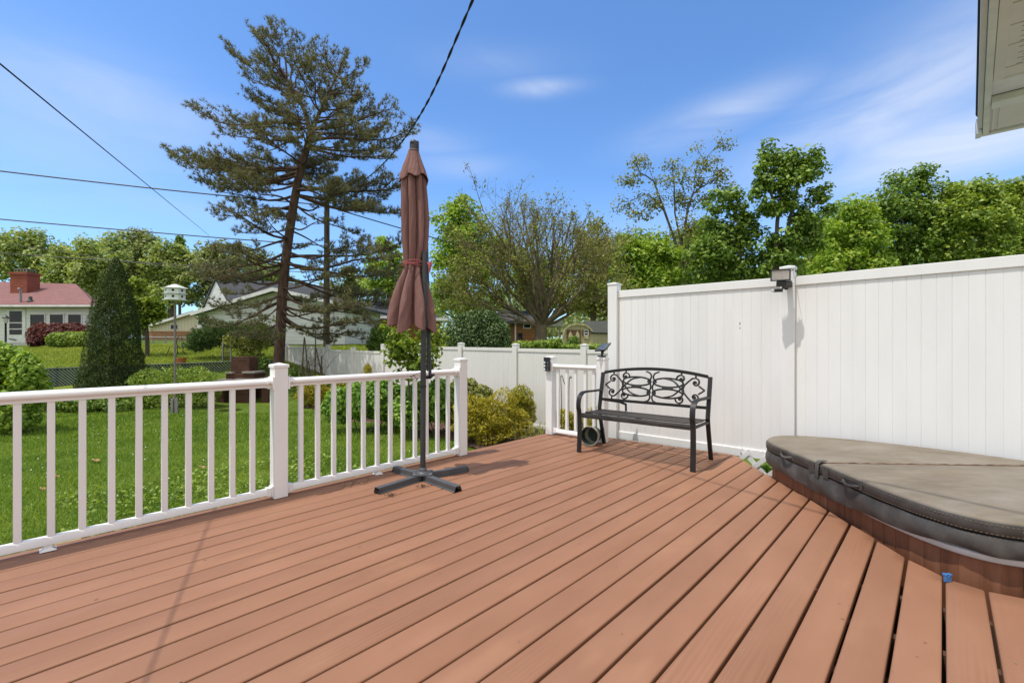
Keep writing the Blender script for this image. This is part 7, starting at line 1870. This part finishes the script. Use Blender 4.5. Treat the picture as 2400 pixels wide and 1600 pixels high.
# tripod of bean poles with dead vines
tpz = pt(722, 14.6); tpd = empty('bean_poles', tpz, 'bundle of leaning brown garden poles and dead vines against the white fence', 'garden poles')
for (x0, y0, x1, y1) in ((704, 905, 713, 790), (724, 905, 714, 792), (736, 905, 740, 778), (760, 905, 740, 815), (728, 905, 723, 845), (754, 905, 753, 833)):
    MB().tube([at(x0, y0 + 18, 14.6), at((x0 + x1) / 2 + 0.6, (y0 + y1) / 2, 14.65), at(x1, y1, 14.75)], [0.030, 0.024, 0.018], 6).build('pole', M['pole'], tpd, smooth=True)
vm = MB()
for i in range(46):
    x = random.uniform(702, 760); y = random.uniform(850, 915); P = [at(x, y, 14.5 + random.uniform(-0.15, 0.2))]
    for k in range(4): P.append(P[-1] + Vector((random.gauss(0, 0.10), random.gauss(0, 0.05), random.gauss(0.10, 0.12))))
    vm.tube(P, 0.006, 3)
vm.build('dead_vines', M['twig_olive'], tpd)

# ================================================================== utility pole and cables
up_ = pt(765, 19.0); pz = at(0, 470, 19.0).z
upo = empty('utility_pole', up_, 'weathered wooden utility pole standing right of the pine trunk', 'utility pole')
MB().tube([Vector((up_.x, up_.y, up_.z - 0.2)), Vector((up_.x + 0.02, up_.y, pz))], [0.135, 0.105], 12).build('pole', M['pole'], upo, smooth=True)
for y_ in (479, 574):
    c = at(765, y_, 18.88); MB().box(c, (0.08, 0.08, 0.14)).build('cable_clamp', M['galv'], upo)
def sagged(a, b, sag, n=24):
    a = Vector(a); b = Vector(b); return [a.lerp(b, i / n) + Vector((0, 0, -4 * sag * (i / n) * (1 - i / n))) for i in range(n + 1)]
def cable(a, b, sag, r, lab, mat='cable_grey'):
    tag(MB().tube(sagged(a, b, sag), r, 6).build('overhead_cable', M[mat], None, smooth=True), lab, 'cable', 'overhead cables')
cable(at(-420, 348, 14), at(765, 481, 18.9), 0.10, 0.024, 'thick dark overhead cable, uppermost of those crossing the sky at left')
cable(at(-420, 474, 14), at(765, 576, 18.9), 0.06, 0.021, 'dark overhead cable, second down, crossing the sky at left')
cable(at(-420, 562, 14), at(765, 640, 18.9), 0.06, 0.017, 'lowest overhead cable crossing in front of the left trees')
cable(at(-300, 512, 36), at(520, 640, 34.5), 0.3, 0.022, 'thin slanting cable in front of the far left trees')
cable(at(768, 484, 18.9), at(1330, 640, 30), 0.10, 0.024, 'dark cable running right from the utility pole behind the parasol', 'cable')
far = at(490, 552, 17.7); near_ = at(0, 150, 2.83)
cable(far, near_ + (near_ - far) * 0.28, 0.0, 0.0055, 'thin diagonal drop cable slanting down to the left lower cable', 'cable')
key = [Vector((-7.74, 18.9, 7.0)), at(850, 425, 10.1), at(965, 300, 6.17), Vector((-0.36, 4.17, 4.345)), Vector((0.35, 2.75, 4.75)), Vector((1.5, 0.4, 5.5))]
cp_ = smooth_path(key, 16)
tw2 = MB()
for ph in (0, math.pi):
    P = []; s_acc = 0
    dense = smooth_path(cp_[::4], 14)
    for i, p in enumerate(dense):
        if i: s_acc += (p - dense[i - 1]).length
        t = (dense[min(i + 1, len(dense) - 1)] - dense[max(i - 1, 0)]).normalized(); a = t.cross(Vector((0, 0, 1))).normalized(); b = t.cross(a)
        w_ = 2 * math.pi * s_acc / 0.42 + ph
        P.append(p + a * 0.0068 * math.cos(w_) + b * 0.0068 * math.sin(w_))
    tw2.tube(P, 0.0076, 6)
tag(tw2.build('service_cable', M['cable'], None, smooth=True), 'black twisted service cable sweeping overhead from the utility pole to the top edge', 'cable')
